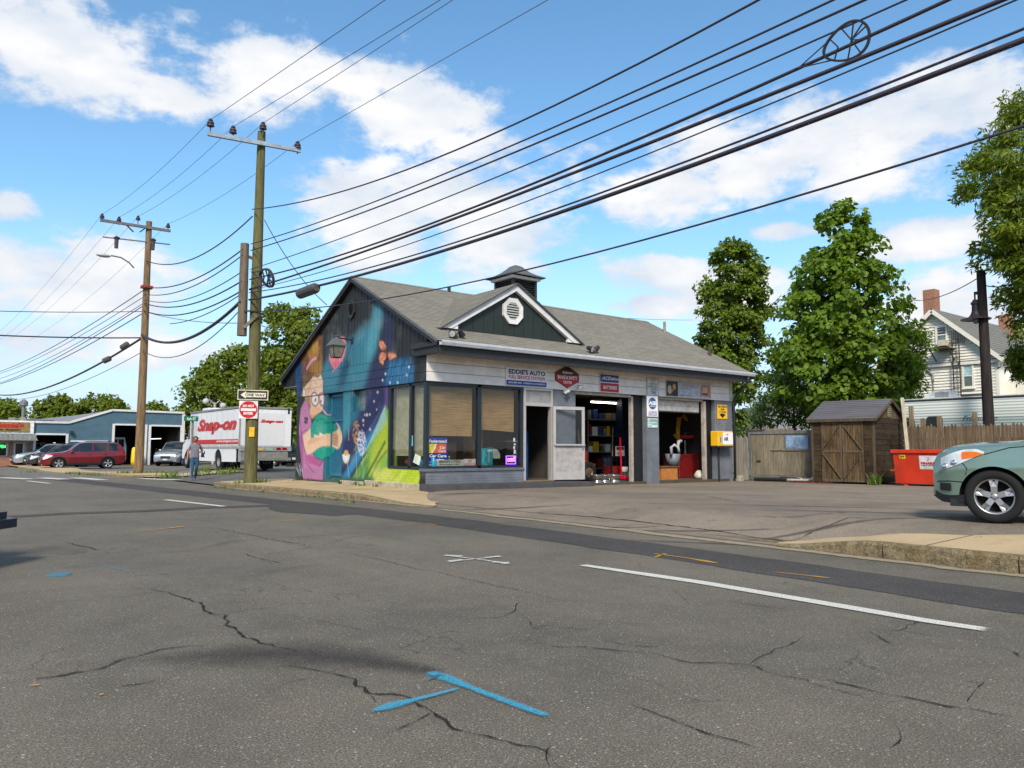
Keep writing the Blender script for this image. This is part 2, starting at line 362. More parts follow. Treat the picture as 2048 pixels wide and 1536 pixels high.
def concrete(name, col, stain=.35):
 q = NT(name); v = q.coord('World'); a = q.noise(v, .9, 5, .65); b = q.noise(v, 60, 3, .7)
 c = q.mix(q.rng(a, .3, .7), tuple(x * .82 for x in col), tuple(x * 1.12 for x in col)); c = q.mix(q.rng(a, .58, .76, 0, stain), c, tuple(x * .45 for x in col))
 c = q.mix(q.rng(b, .45, .7, 0, .5), c, tuple(x * .6 for x in col)); q.fin(c, .92, 0, .2); q.bump(b, .4, .006); return q.m
MAT_WALK = concrete('sidewalk_concrete', (.45, .335, .195))
def granite():
 q = NT('kerb_granite'); v = q.coord('World'); a = q.noise(v, 9, 6, .75); b = q.noise(v, 55, 3, .7); d = q.noise(v, 2.2, 3, .6)
 c = q.mix(q.rng(a, .34, .66), (.15, .115, .06), (.36, .285, .165)); c = q.mix(q.rng(d, .5, .7, 0, .6), c, (.20, .13, .05)); c = q.mix(q.rng(b, .5, .66, 0, .6), c, (.05, .045, .04))
 q.fin(c, .9, 0, .2); q.bump(q.math('ADD', a, q.math('MULTIPLY', b, .4)), 1., .05); return q.m
MAT_KERB = granite()
def soil():
 q = NT('ground_soil'); v = q.coord('World'); a = q.noise(v, .12, 6, .65); b = q.noise(v, 9, 4, .7)
 c = q.mix(q.rng(a, .4, .62), (.06, .085, .022), (.17, .14, .09)); c = q.mix(q.rng(b, .4, .7, 0, .5), c, (.05, .05, .025)); q.fin(c, 1., 0, .1); q.bump(b, .6, .03); return q.m
# ---- surfaces
def ground():
 xs = np.concatenate([[-1400, -500, -150, -60, -30, -15], np.arange(-8, 60, 2.), [70, 90, 130, 250, 600, 1400]])
 ys = np.concatenate([[-700, -200, -80, -40, -20], np.arange(-10, 90, 2.), [100, 130, 180, 300, 700, 1500]])
 X, Y = np.meshgrid(xs, ys); Z = H(X, Y) - .06
 V = np.stack([X, Y, Z], -1).reshape(-1, 3); n = len(xs); j, i = np.meshgrid(np.arange(len(ys) - 1), np.arange(n - 1), indexing='ij'); a = (j * n + i).ravel()
 fastmesh('ground', V, np.stack([a, a + 1, a + n + 1, a + n], 1), soil(), kind='structure', smooth=True)
ground()
_xs = np.concatenate([np.linspace(-5.2, 8, 20), [8.4, 1e3]])
def to_kerb(X, Y): return np.where(X > 900, KERB(Y) + .06, X), Y
road = sheet('road', to_kerb, _xs, np.concatenate([np.arange(-25, 60, 1.), np.arange(60, 205, 8.)]), MAT_ROAD, 0., kind='structure')
# lot apron in front of the garage and round to the fence
_lx = np.concatenate([[0, .25, .6, 1.0, 1.4, 1.9, 2.4, 3.2], np.arange(4.5, 25.5, 1.2)])
def lotfn(X, Y): return KERB(Y) + .02 + X, Y
lot = sheet('parking_lot', lotfn, _lx, np.arange(-8, 18.6, .6), MAT_LOT, .004, kind='structure')
sheet('side_street', None, np.concatenate([np.linspace(8.0, 12, 9), np.arange(13, 60, 2.)]), np.arange(25.0, 34.6, .6), MAT_ASH, .006, kind='structure')
# wide worn yards across the side street
def yard():
 return sheet('repair_shop_yard', None, np.concatenate([np.linspace(3.4, 12, 12), np.arange(13, 62, 3.)]), np.arange(34.2, 90., 1.5), asphalt('yard_asphalt', (.20, .185, .16), .2, (1.05, 1.02, 1.)), .008, kind='structure')
yard()
# ---- sidewalks with granite kerbs (each stone its own piece)
def walk(name, outer, inner, ys, top, kerb_w=.16):
 """slab between two lines x=outer(y) and x=inner(y); top(y) height above road"""
 mb = MB(); fr = np.linspace(0, 1, 7)
 P = lambda t, y: ((1 - t) * (outer(y) + kerb_w) + t * inner(y), y, top(y, t))
 mb.grid(P, fr, ys)
 o = mb.build(name, MAT_WALK, kind='structure', smooth=True)
 return o
def kerb_stones(parent, outer, ys, top, w=.16):
 for a, b in zip(ys[:-1], ys[1:]):
  mb = MB(); n = 5; yy = np.linspace(a + .008, b - .008, n + 1); J = RNG.normal(0, .006, (n + 1, 4))
  vs = []
  for k, y in enumerate(yy):
   x = outer(y); t = top(y, 0.); zb = Hf(x - .1, y) - .08
   vs += [(x + J[k, 0], y, zb), (x + J[k, 1], y, t - .03), (x + .03 + J[k, 2], y, t + .004 + J[k, 3] * .4), (x + w, y, t + .004), (x + w, y, zb)]
  fs = [(i * 5 + k, i * 5 + (k + 1), (i + 1) * 5 + k + 1, (i + 1) * 5 + k) for i in range(n) for k in range(4)] + [(0, 1, 2, 3, 4), tuple(n * 5 + k for k in range(4, -1, -1))]
  mb.add(vs, [f[::-1] for f in fs]); mb.build('kerb_stone', MAT_KERB, parent)
# right-hand sidewalk
KR = lambda y: KERB(y) - .05
_rR = lambda y, t: .012 + (.155 + .03 * t) * float(smst(5.85, 4.4, y))
topR = lambda y, t: (1 - t) * _rR(y, 0) + t * max(_rR(y, 1.), Hf(inR(y), y) + .02)
inR = lambda y: 8.9 + (9.55 - 8.9) * float(smst(5.9, 5.2, y)) + .75 * float(smst(5.2, 3.2, y))
wr = walk('sidewalk', KR, inR, np.concatenate([np.arange(-8, 3, .5), np.arange(3, 5.81, .2)]), topR)
kerb_stones(wr, KR, [-8, -5.6, -3.4, -1.2, 1.0, 3.0, 4.35, 5.75], topR)
# sidewalk along the painted wall and round the corner
topL = lambda y, t: .02 + .115 * float(smst(14.6, 17.2, y)) + .02 * t
KL = lambda y: KERB(y) - .05 + 2.2 * float(smst(25.0, 26.8, y)) ** 2
inL = lambda y: 10.62 if y > 16.3 else 8.75 + 1.87 * float(smst(13.6, 16.3, y))
wl = walk('sidewalk', KL, inL, np.concatenate([np.arange(13.8, 25, .4), np.arange(25, 26.61, .2)]), topL)
kerb_stones(wl, KL, [13.8, 15.2, 16.6, 18.0, 19.3, 20.7, 22.1, 23.5, 24.8, 25.6, 26.3], topL)
# far sidewalk across the side street
FK = lambda y: 6.9 - .045 * (y - 33) + 3.2 * float(smst(35.2, 33.4, y)) ** 2
FT = lambda y, t: Hf(5, y) + .09 * float(smst(33.3, 34.4, y)) * (1 - .8 * float(smst(44, 46, y) * (1 - smst(52, 54, y)))) + .015
wf = walk('sidewalk', FK, lambda y: FK(y) + 2.3, np.concatenate([np.arange(33.4, 36, .3), np.arange(36, 100, 1.5)]), FT)
kerb_stones(wf, FK, list(np.arange(33.4, 62, 2.2)), FT)
mb = MB(); mb.grid(lambda u, t: (u, 33.6 + 1.7 * t + .05 * math.sin(u), Hf(u, 34) + .05 + .03 * t), np.arange(7.6, 12.2, .6), np.linspace(0, 1, 5)); mb.build('sidewalk', MAT_WALK, kind='structure')
MAT_JT = M('walk_joint', (.10, .08, .05), .95)
for w_, ko, ki, tp, ys_ in ((wr, KR, inR, topR, (-5, -2.4, 0., 2.1, 3.95)), (wl, KL, inL, topL, (17., 18.5, 20., 21.5, 23., 24.4)), (wf, FK, lambda y: FK(y) + 2.3, FT, (38, 41, 44, 47))):
 for y in ys_: MB().grid(lambda t, e: ((1 - t) * (ko(y) + .17) + t * ki(y), y + e, tp(y, t) + .004), np.linspace(0, 1, 7), (-.008, .008)).build('slab_joint', MAT_JT, w_)
# ---- tar patches, cracks, worn paint: thin sheets on the road
def paintmat(name, col, rough=.8, holes=.5, sc=28., lo=.3, hi=.62, mx=1.):
 q = NT(name); v = q.coord('World'); n = q.noise(v, sc, 5, .75); n2 = q.noise(v, 120., 2, .7)
 at = q.nd('ShaderNodeAttribute', attribute_name='a').outputs['Fac']
 al = q.rng(q.math('ADD', q.math('MULTIPLY', at, 1.25), q.math('MULTIPLY', q.math('SUBTRACT', n, .5), holes * 2.2)), lo, hi, 0, mx)
 al = q.math('MULTIPLY', al, q.rng(n2, .32, .56, .25, .97))
 c = q.mix(q.rng(n, .3, .7), tuple(x * .85 for x in col), col); q.fin(c, rough, 0, .25); q.L.new(al, q.p.inputs['Alpha']); return q.m
def ribbon(name, pts, w, mat, dz=.008, jag=0., step=.12, parent=None, fade=(0., 0.), soft=3, taper=False, wob=0., amp=1.):
 """strip on the ground along pts [(x,y)...], with a soft-edge attribute 'a'"""
 P = [np.array(p, float) for p in pts]; L_ = [0.]
 for a, b in zip(P[:-1], P[1:]): L_.append(L_[-1] + np.linalg.norm(b - a))
 n = max(3, int(L_[-1] / step)); ss = np.linspace(0, L_[-1], n)
 Q = np.stack([np.interp(ss, L_, [p[k] for p in P]) for k in (0, 1)], 1)
 if jag:
  j = RNG.normal(0, jag, (n, 2)); j = (j + np.roll(j, 1, 0) * .6); Q = Q + j
 T = np.gradient(Q, axis=0); T /= np.linalg.norm(T, axis=1, keepdims=True) + 1e-9; Nn = np.stack([-T[:, 1], T[:, 0]], 1)
 W = np.full(n, w / 2.) if not np.ndim(w) else np.interp(ss / L_[-1], np.linspace(0, 1, len(w)), np.array(w) / 2.)
 if wob: W = W * (1 + RNG.uniform(-wob, wob, n))
 if taper: W = W * np.clip(np.minimum(ss, L_[-1] - ss) / (.25 * L_[-1]) + .12, 0, 1)
 cr = np.linspace(-1, 1, soft); V = []; A = []
 e = np.minimum(1, np.minimum((ss + 1e-6) / (fade[0] + 1e-6) if fade[0] else 9, (L_[-1] - ss) / (fade[1] + 1e-6) if fade[1] else 9)) * np.ones(n)
 for c in cr:
  q = Q + Nn * (W * c)[:, None]; V.append(np.column_stack([q, H(q[:, 0], q[:, 1]) + dz])); A.append(e * amp * (1. if soft < 3 else (1 - abs(c))))
 V = np.stack(V, 1).reshape(-1, 3); A = np.stack(A, 1).ravel(); k = soft
 i, j = np.meshgrid(np.arange(n - 1), np.arange(k - 1), indexing='ij'); a = (i * k + j).ravel()
 return fastmesh(name, V, np.stack([a, a + k, a + k + 1, a + 1], 1), mat, parent, {'a': np.column_stack([A, A, A, np.ones_like(A)])})
G = lambda u, v, z=0.: tuple(onz(u, v, z)[:2])
def polyline_px(pp): return [G(u, v) for u, v in pp]
# the long utility-trench patch beside the lot, and its branch across the street
ribbon('tar_patch', [(6.72 + .28, -2), (7.02, 2.5), (7.15, 6), (7.14, 11), (6.95, 14), (6.35, 19), (5.6, 26), (4.7, 34), (3.4, 46), (1, 62)], [.95, .95, .95, 1., .95, .95, .95, .95], MAT_PATCH, .004, 0, .4, road, soft=2, wob=.05)
ribbon('tar_patch', polyline_px([(20, 1034), (140, 1027), (300, 1022), (400, 1016), (560, 1011), (700, 1030)]), [.5, .5, .5, .6, 1.5, .7], MAT_PATCH, .0055, 0, .3, road, soft=2, wob=.06)
MAT_LINE = paintmat('white_road_paint', (.72, .69, .62), holes=.28)
ribbon('lane_line', [G(1155, 1130), G(1400, 1166), G(1700, 1217), G(1850, 1243), G(2005, 1266)], [.10, .15, .15, .15, .13], MAT_LINE, .009, 0, .1, road, soft=2, fade=(.6, .9), amp=3.)
ribbon('lane_line', [G(331, 1000), G(449, 1013.5)], .15, MAT_LINE, .009, 0, .1, road, soft=2, fade=(.1, .3), amp=3.)
ribbon('lane_line', [G(55, 962), G(99, 967.3)], .15, MAT_LINE, .009, 0, .1, road, soft=2, amp=3.)
for a, b in (((0, 955.5), (60, 958.5)), ((82, 956), (130, 959)), ((150, 956), (205, 960)), ((284, 957.5), (356, 960.5))):
 p, q_ = G(*a), G(*b); ribbon('crosswalk_bar', [p, q_], .55, MAT_LINE, .012, 0, .2, road, amp=3.)
MAT_WX = paintmat('white_spray', (.62, .61, .57), holes=.45)
for pp in ([(890, 1112), (950, 1119), (1016, 1129)], [(897, 1125), (955, 1119), (1000, 1114)]): ribbon('spray_mark', polyline_px(pp), [.12, .05, .04, .05, .14], MAT_WX, .010, .004, .05, road, amp=1.2)
for pp in ([(890, 1112), (925, 1114)], [(985, 1126), (1018, 1127)], [(897, 1124), (925, 1121)], [(972, 1117), (1000, 1114)]): ribbon('spray_mark', polyline_px(pp), .1, MAT_WX, .011, 0, .05, road, amp=1.1)
MAT_BL = paintmat('blue_spray', srgb(62, 158, 190), holes=.42, sc=34, lo=.12, hi=1.15, mx=.92)
for pp, w in (([(852, 1346), (880, 1354), (960, 1386), (1040, 1416), (1102, 1438)], [.12, .13, .075, .08, .085, .08]), ([(925, 1378), (850, 1398), (800, 1410), (738, 1428)], [.04, .055, .07, .13, .06]), ([(850, 1364), (885, 1352)], .05),
   ([(850, 1366), (872, 1356)], .04)): ribbon('spray_mark', polyline_px(pp), w, MAT_BL, .010, 0, .02, road, fade=(.06, .05), amp=1.25, soft=7)
for pp in ([(60, 1150), (150, 1137), (210, 1142)], [(0, 1165), (90, 1152)], [(98, 1134), (120, 1160)], [(208, 1130), (265, 1146)], [(205, 1136), (245, 1136)]): ribbon('spray_mark', polyline_px(pp), .12, MAT_BL, .009, 0, .05, road, amp=.27 if pp[0][0] < 200 else .42, soft=7)
MAT_OR = paintmat('orange_spray', srgb(200, 148, 52), holes=.45)
for pp, am in (([(274, 1063), (320, 1059), (368, 1054)], 1.6), ([(515, 1045), (600, 1041)], 1.), ([(818, 1045), (874, 1051)], .95), ([(1308, 1109), (1370, 1117), (1434, 1128)], 1.5), ([(1550, 1146), (1660, 1158)], .8), ([(1310, 1116), (1330, 1109)], 1.4)): ribbon('spray_mark', polyline_px(pp), [.05, .06, .05, .05, .14, .05], MAT_OR, .011, 0, .06, road, amp=am * .8)
for pp in ([(60, 1374), (78, 1373)], [(198, 1393), (206, 1392)]): ribbon('spray_mark', polyline_px(pp), .03, MAT_OR, .010, 0, .01, road, amp=1.2)
# cracks (u, v along the crack; width)
MAT_CR = paintmat('crack_dark', (.012, .011, .010), .95, .55, 14.)  # near-black colour of the crack strips themselves
CR = [([(255, 1175), (330, 1185), (362, 1197), (402, 1205), (408, 1220), (440, 1234), (462, 1248), (500, 1277), (520, 1287), (600, 1303), (640, 1312)], .035),
 ([(560, 1333), (640, 1343), (690, 1353), (728, 1372), (738, 1392), (815, 1397), (836, 1408), (868, 1423), (892, 1450), (930, 1464), (1000, 1481), (1085, 1496), (1100, 1510), (1130, 1536)], .03),
 ([(868, 1425), (840, 1440), (790, 1465), (760, 1476)], .014), ([(738, 1390), (752, 1412)], .016),
 ([(0, 1370), (80, 1360), (200, 1340), (320, 1300), (420, 1292)], .03), ([(220, 1378), (300, 1366), (330, 1358)], .02),
 ([(1053, 1278), (1065, 1288), (1120, 1297), (1170, 1295), (1240, 1301), (1310, 1310), (1380, 1326), (1460, 1328), (1510, 1332), (1560, 1353), (1610, 1361), (1660, 1378), (1720, 1396), (1810, 1408)], .02),
 ([(1610, 1357), (1690, 1368), (1740, 1384), (1830, 1401), (1920, 1416), (1960, 1424), (2048, 1438)], .026), ([(1502, 1331), (1548, 1302), (1580, 1290), (1612, 1272)], .015),
 ([(1735, 1262), (1800, 1262), (1830, 1248), (1856, 1240)], .018), ([(1735, 1262), (1782, 1290)], .018), ([(1800, 1263), (1910, 1278)], .012), ([(1960, 1290), (2020, 1300), (2048, 1320)], .02), ([(1970, 1362), (1945, 1385), (1942, 1410)], .014),
 ([(660, 1100), (760, 1120), (830, 1138), (860, 1142), (980, 1170), (1080, 1190), (1130, 1205)], .018), ([(800, 1165), (735, 1163), (760, 1158), (830, 1143)], .010),
 ([(1035, 1203), (1030, 1215), (1034, 1222), (1005, 1236), (930, 1240)], .016), ([(1035, 1236), (1058, 1240), (1062, 1254), (1120, 1254), (1200, 1265)], .015), ([(1060, 1255), (1078, 1262)], .02),
 ([(1200, 1282), (1270, 1293), (1330, 1298)], .014), ([(120, 1083), (210, 1103)], .03), ([(480, 1107), (510, 1115), (565, 1130)], .024), ([(520, 1112), (640, 1093)], .016), ([(390, 1055), (450, 1060), (560, 1083), (640, 1096)], .03),
 ([(640, 1093), (700, 1075), (860, 1060)], .02), ([(420, 1090), (500, 1080), (640, 1072), (780, 1064)], .02), ([(1260, 1408), (1330, 1440), (1420, 1470), (1520, 1500)], .018), ([(1430, 1383), (1460, 1362)], .013),
 ([(1790, 1450), (1802, 1475), (1785, 1500)], .02), ([(1100, 1536), (1090, 1512), (1100, 1490)], .014), ([(1440, 1200), (1530, 1215), (1600, 1222)], .012), ([(1340, 1178), (1358, 1190), (1380, 1210)], .010), ([(560, 1228), (640, 1243), (760, 1270)], .010), ([(1348, 1440), (1430, 1478)], .014)]
for pp, w in CR: ribbon('crack', polyline_px(pp), w * .62, MAT_CR, .007, w * .4, .055, road, soft=3, taper=True, wob=.75, amp=1.4)
# oily streaks and damp stains
MAT_ST = paintmat('oil_stain', (.045, .042, .039), .8, .3, 3.5, .05, 1., .85)
MAT_ST2 = paintmat('faint_stain', (.06, .054, .048), .85, .4, 3., .1, .9, .75)
ribbon('stain', polyline_px([(150, 1330), (330, 1318), (560, 1306), (700, 1318), (860, 1342), (905, 1350)]), [.25, .6, .95, .85, .5, .15], MAT_ST, .006, 0, .06, road, fade=(.8, .15), amp=.6, soft=9)
for pp, w, am in (([(230, 1172), (340, 1168)], .6, .55), ([(60, 1090), (200, 1110)], .9, .4), ([(280, 1110), (400, 1100), (480, 1078)], .5, .45), ([(470, 1160), (560, 1140), (680, 1125)], .45, .4), ([(20, 1170), (50, 1168)], .25, .6),
    ([(1150, 1160), (1250, 1170)], .3, .3), ([(900, 1320), (960, 1328)], .12, .4), ([(960, 1190), (1060, 1250)], .5, .35), ([(1200, 1240), (1380, 1270)], .5, .32), ([(0, 1340), (200, 1325)], .16, .5)):
 ribbon('stain', polyline_px(pp), w, MAT_ST2, .0065, 0, .1, road, fade=(.3, .3), amp=am * .72, soft=9)
# tyre marks, oil and cracks on the lot
for u, v, w, l in ((930, 985, .5, 2.), (1010, 1003, .3, 2.5), (1240, 1032, .2, 2), (1500, 1000, .15, 1.2), (1560, 985, .12, 1.), (1640, 1020, .3, 3.5), (1780, 1035, .35, 4), (1380, 1040, .25, 3), (1450, 1060, .3, 3), (1100, 975, .3, 1.5), (1400, 978, .2, 1), (1700, 1050, .3, 4), (1180, 990, .2, 1.4), (1330, 1012, .16, 1.6)):
 p = np.array(G(u, v, .18)); d = np.array([.55, -.83]) if random.random() < .8 else np.array([.9, -.4])
 ribbon('tyre_mark', [p - d * l / 2, p, p + d * l / 2 + RNG.normal(0, .1, 2)], [w * .5, w, w * .4], MAT_ST2, .0065 + random.random() * .001, 0, .2, lot, fade=(.5, .5), amp=.62, soft=7)
for pp in ([(860, 1010), (1000, 1024), (1200, 1043), (1400, 1066), (1560, 1089)],): ribbon('crack', [(x + .14, y) for x, y in polyline_px(pp)], .05, MAT_CR, .010, .012, .1, lot, soft=3, wob=.6, amp=1.)
for pp in ([(1480, 1033), (1600, 1040), (1760, 1030)], [(1000, 990), (1150, 1000)], [(1290, 985), (1420, 995), (1500, 1015)], [(1560, 1060), (1700, 1045), (1800, 1050)]):
 ribbon('crack', [G(u, v, .18) for u, v in pp], .035, MAT_CR, .008, .012, .12, lot, soft=3, taper=True, wob=.7, amp=1.)
# tan sand washed into the gutters
MAT_SAND = paintmat('gutter_sand', (.36, .29, .19), .95, .5, 6.)
ribbon('gutter_sand', [(KERB(y) - .22, y) for y in np.arange(-6, 14, 1.)], [.3, .34, .3, .4, .3], MAT_SAND, .0095, .03, .3, road, amp=.85, soft=7)
ribbon('gutter_sand', [(KERB(y) - .15, y) for y in np.arange(14, 25, 1.)], .35, MAT_SAND, .0095, .03, .3, road, amp=.75, soft=7)
ribbon('sand_drift', [G(u, v, .12) for u, v in ((1180, 967), (1300, 972), (1450, 970), (1620, 975), (1800, 985))], [.8, 1.2, .8, 1.1, .9], MAT_SAND, .009, .05, .4, lot, amp=.7, soft=9)
# the blue-sprayed valve cover
p = onz(118, 1150); mb = MB(); mb.lathe([(0, .012), (.085, .012), (.1, .009), (.11, .002)], 24, (p[0], p[1], 0)); mb.build('valve_cover', C8('cover_blue', 60, 104, 120, rough=.6, dirt=.5), road)
# ------------------------------------------------------------------ painted wall: a canvas in wall coordinates (along y, height z)
class Canvas:
 def __init__(s, y0, y1, z0, z1, res=.02):
  s.y0, s.z0, s.res = y0, z0, res; s.ny = int((y1 - y0) / res) + 1; s.nz = int((z1 - z0) / res) + 1
  s.Y, s.Z = np.meshgrid(y0 + np.arange(s.ny) * res, z0 + np.arange(s.nz) * res); s.c = np.zeros((s.nz, s.ny, 3))
 def over(s, m, col):
  s.c = s.c * (1 - m[..., None]) + np.array(col) * m[..., None]
 def poly(s, pts, col, soft=.02, al=1.):
  P = np.array(pts, float); n = len(P); ins = np.zeros(s.Y.shape, bool); dist = np.full(s.Y.shape, 9.)
  for i in range(n):
   (ax, ay), (bx, by) = P[i], P[(i + 1) % n]
   cond = (ay > s.Z) != (by > s.Z)
   with np.errstate(divide='ignore', invalid='ignore'): xi = (bx - ax) * (s.Z - ay) / (by - ay + 1e-12) + ax
   ins ^= cond & (s.Y < xi); dist = np.minimum(dist, s.seg(P[i], P[(i + 1) % n]))
  sd_ = np.where(ins, dist, -dist); s.over(smst(-soft, soft, sd_) * al, col)
 def seg(s, a, b):
  d = np.array(b) - np.array(a); t = np.clip(((s.Y - a[0]) * d[0] + (s.Z - a[1]) * d[1]) / (d @ d + 1e-12), 0, 1)
  return np.hypot(s.Y - a[0] - t * d[0], s.Z - a[1] - t * d[1])
 def line(s, pts, w, col, soft=.012, al=1.):
  d = np.full(s.Y.shape, 9.)
  for a, b in zip(pts[:-1], pts[1:]): d = np.minimum(d, s.seg(a, b))
  s.over((1 - smst(w / 2 - soft, w / 2 + soft, d)) * al, col)
 def ell(s, c, r, col, soft=.1, al=1., rot=0.):
  dy, dz = s.Y - c[0], s.Z - c[1]; cs, sn = math.cos(rot), math.sin(rot)
  q = np.hypot((dy * cs + dz * sn) / r[0], (-dy * sn + dz * cs) / r[1]); s.over((1 - smst(1 - soft, 1 + soft, q)) * al, col)
 def get(s, y, z):
  i = np.clip((np.asarray(y) - s.y0) / s.res, 0, s.ny - 1.001); j = np.clip((np.asarray(z) - s.z0) / s.res, 0, s.nz - 1.001)
  a, b = i.astype(int), j.astype(int); f, g = (i - a)[..., None], (j - b)[..., None]
  return (s.c[b, a] * (1 - f) + s.c[b, a + 1] * f) * (1 - g) + (s.c[b + 1, a] * (1 - f) + s.c[b + 1, a + 1] * f) * g
XM, YF, XE, YB, FL = 10.4, 16.9, 23.15, 25.3, .2
YRG = 21.1; ZRG = 6.40; SL = .504
roofz = lambda y: ZRG - SL * abs(y - YRG)
W8 = lambda u, v: tuple(onx(u, v, XM)[1:])
def B(*c, k=.98): return tuple(min(.9, x * k) for x in srgb(*c))
cv = Canvas(16.6, 26.8, -.1, 6.6)
def mural():
 c = cv; X3 = lambda x, y: W8(560 + x / 5.12, 530 + y / 5.12); X4 = lambda x, y: W8(560 + x / 5.12, 730 + y / 5.12)
 X5 = lambda x, y: W8(580 + x * 140 / 1536, 660 + y * 140 / 1536); X6 = lambda x, y: W8(580 + x * 140 / 1132, 780 + y * 140 / 1132); X7 = lambda x, y: W8(680 + x * 200 / 1280, 740 + y * 200 / 1280)
 c.c[:] = B(38, 40, 42)
 n = RNG.normal(0, 1, (24, 30)); from_ = lambda a: a
 # teal sweep through the middle of the wall
 c.poly([X3(700, 1350), X3(430, 1300), X3(430, 1040), X3(560, 930), X3(700, 800), X3(800, 680), X3(900, 600), X3(1000, 640), X3(1000, 860), X3(940, 1010), X3(900, 1250)], B(58, 126, 146), .26)
 c.poly([X3(960, 420), X3(1060, 390), X3(1060, 560), X3(960, 900), X3(900, 1000), X3(880, 860)], B(86, 158, 176), .2, .75)
 c.poly([X3(500, 800), X3(760, 760), X3(760, 1080), X3(480, 1090)], B(52, 112, 140), .3, .6)
 c.poly([X3(1070, 400), X3(1140, 480), X3(1160, 900), X3(1080, 1250), X3(880, 1260), X3(960, 1000), X3(1050, 760)], B(42, 44, 84), .28, .95)
 c.poly([X3(1130, 980), X3(1340, 960), X3(1380, 1180), X3(1180, 1240), X3(1060, 1260)], B(30, 100, 150), .2, .85)
 for k in range(26):
  x = 1100 + k * 11; c.line([X3(x + 30, 960 + (k % 5) * 25), X3(x - 15, 1230)], .05, B(60, 150, 190) if k % 3 else B(36, 50, 110), .04, .45)
 c.poly([X3(1380, 900), X3(1530, 900), X3(1530, 1230), X3(1390, 1200)], B(40, 41, 44), .12)
 # lower wall: door teal, night sky, meadow
 c.poly([X4(440, 330), X4(880, 250), X4(880, 700), X4(640, 1180), X4(440, 1180)], B(38, 110, 134), .2)
 c.poly([X4(640, 300), X4(720, 290), X4(720, 1170), X4(650, 1170)], B(66, 150, 164), .06, .8)
 c.poly([X4(500, 320), X4(645, 305), X4(645, 900), X4(500, 1150)], B(26, 92, 124), .1, .7)
 c.poly([X4(870, 240), X4(1110, 200), X4(1110, 480), X4(1000, 640), X4(860, 860), X4(700, 1150), X4(590, 1150), X4(640, 760), X4(800, 520)], B(36, 40, 86), .22)
 c.poly([X4(1070, 240), X4(1112, 230), X4(1112, 560), X4(1080, 560)], B(96, 74, 130), .08, .8)
 for k in range(12): c.line([X4(1080 - k * 12, 380 + k * 20), X4(930 - k * 14, 700 + k * 14)], .03, B(70, 90, 150), .03, .3)
 c.poly([X4(1075, 430), X4(1090, 560), X4(880, 880), X4(700, 1150), X4(640, 1150), X4(800, 860), X4(1000, 600)], B(34, 130, 180), .10)
 c.poly([X4(1078, 420), X4(1112, 470), X4(1112, 1160), X4(740, 1160), X4(870, 940), X4(900, 830)], B(120, 168, 72), .08)
 c.poly([X4(1078, 420), X4(1092, 600), X4(960, 760), X4(905, 840), X4(1010, 600)], B(150, 190, 190), .06, .8)
 c.poly([X4(1090, 560), X4(1112, 560), X4(1112, 900), X4(940, 1160), X4(880, 1100), X4(960, 800)], B(176, 190, 30), .16, .85)
 c.poly([X4(870, 940), X4(930, 800), X4(900, 1160), X4(760, 1160)], B(62, 128, 70), .12, .8)
 for k in range(40):
  x, y = RNG.uniform(800, 1100), RNG.uniform(800, 1150); c.line([X4(x, y), X4(x - RNG.uniform(20, 70), y + RNG.uniform(40, 140))], .03, [B(40, 110, 60), B(190, 205, 60), B(96, 160, 60), B(210, 215, 120)][k % 4], .02, .4)
 c.line([X4(1075, 790), X4(1000, 930), X4(880, 1150)], .09, B(20, 80, 50), .04, .9); c.line([X4(1090, 880), X4(1000, 1000), X4(930, 1150)], .06, B(24, 84, 50), .03, .8)
 c.line([X4(1070, 440), X4(980, 660), X4(880, 880)], .035, B(190, 205, 215), .02, .85)
 c.poly([X4(1080, 1050), X4(1430, 1068), X4(1430, 1230), X4(960, 1200), X4(990, 1150)], B(180, 200, 36), .04)
 c.poly([X4(950, 1080), X4(1120, 1060), X4(1200, 1180), X4(950, 1190)], B(205, 205, 110), .12, .7)
 for k in range(14):
  x = RNG.uniform(1050, 1400); c.line([X4(x, 1200), X4(x + 90, 1080)], .04, [B(215, 225, 90), B(130, 160, 30)][k % 2], .03, .4)
 c.poly([X4(1425, 1065), X4(1530, 1065), X4(1530, 1240), X4(1415, 1230), X4(1435, 1150)], B(38, 38, 42), .05)
 c.poly([X4(440, 1150), X4(960, 1150), X4(960, 1260), X4(440, 1220)], B(56, 96, 84), .06, .7)
 # stars and drifting seeds
 for x, y, r in ((1000, 280, 9), (963, 372, 8), (890, 510, 11), (920, 505, 8), (852, 567, 10), (990, 455, 6), (922, 660, 9), (1035, 520, 6), (868, 512, 6), (853, 615, 6)): c.ell(X4(x, y), (r * .0062, r * .0040), B(215, 200, 190), .5, .9)
 for x, y in ((1330, 1045), (1308, 1125), (1090, 1115), (1135, 1205), (1215, 1205), (1060, 1180)): c.ell(X3(x, y), (.045, .032), B(225, 230, 235), .5, .9)
 # dandelion, seed heads, daisy
 for k in range(90):
  a, r = RNG.uniform(0, 2 * pi), math.sqrt(RNG.uniform(0, 1)); c.ell(X4(780 + 38 * r * math.cos(a), 685 + 112 * r * math.sin(a)), (.045, .024), [B(160, 120, 78), B(186, 146, 100), B(120, 90, 64)][k % 3], .4, .9)
 for k in range(130):
  a, r = RNG.uniform(0, 2 * pi), math.sqrt(RNG.uniform(0, 1)); c.ell(X4(835 + 45 * r * math.cos(a), 800 + 130 * r * math.sin(a)), (.034, .018), [B(220, 220, 235), B(180, 180, 215), B(240, 240, 245)][k % 3], .4, .85)
 for k in range(10): c.ell(X4(704, 640 + 14 * k), (.03, .02), B(180, 150, 150), .5, .7)
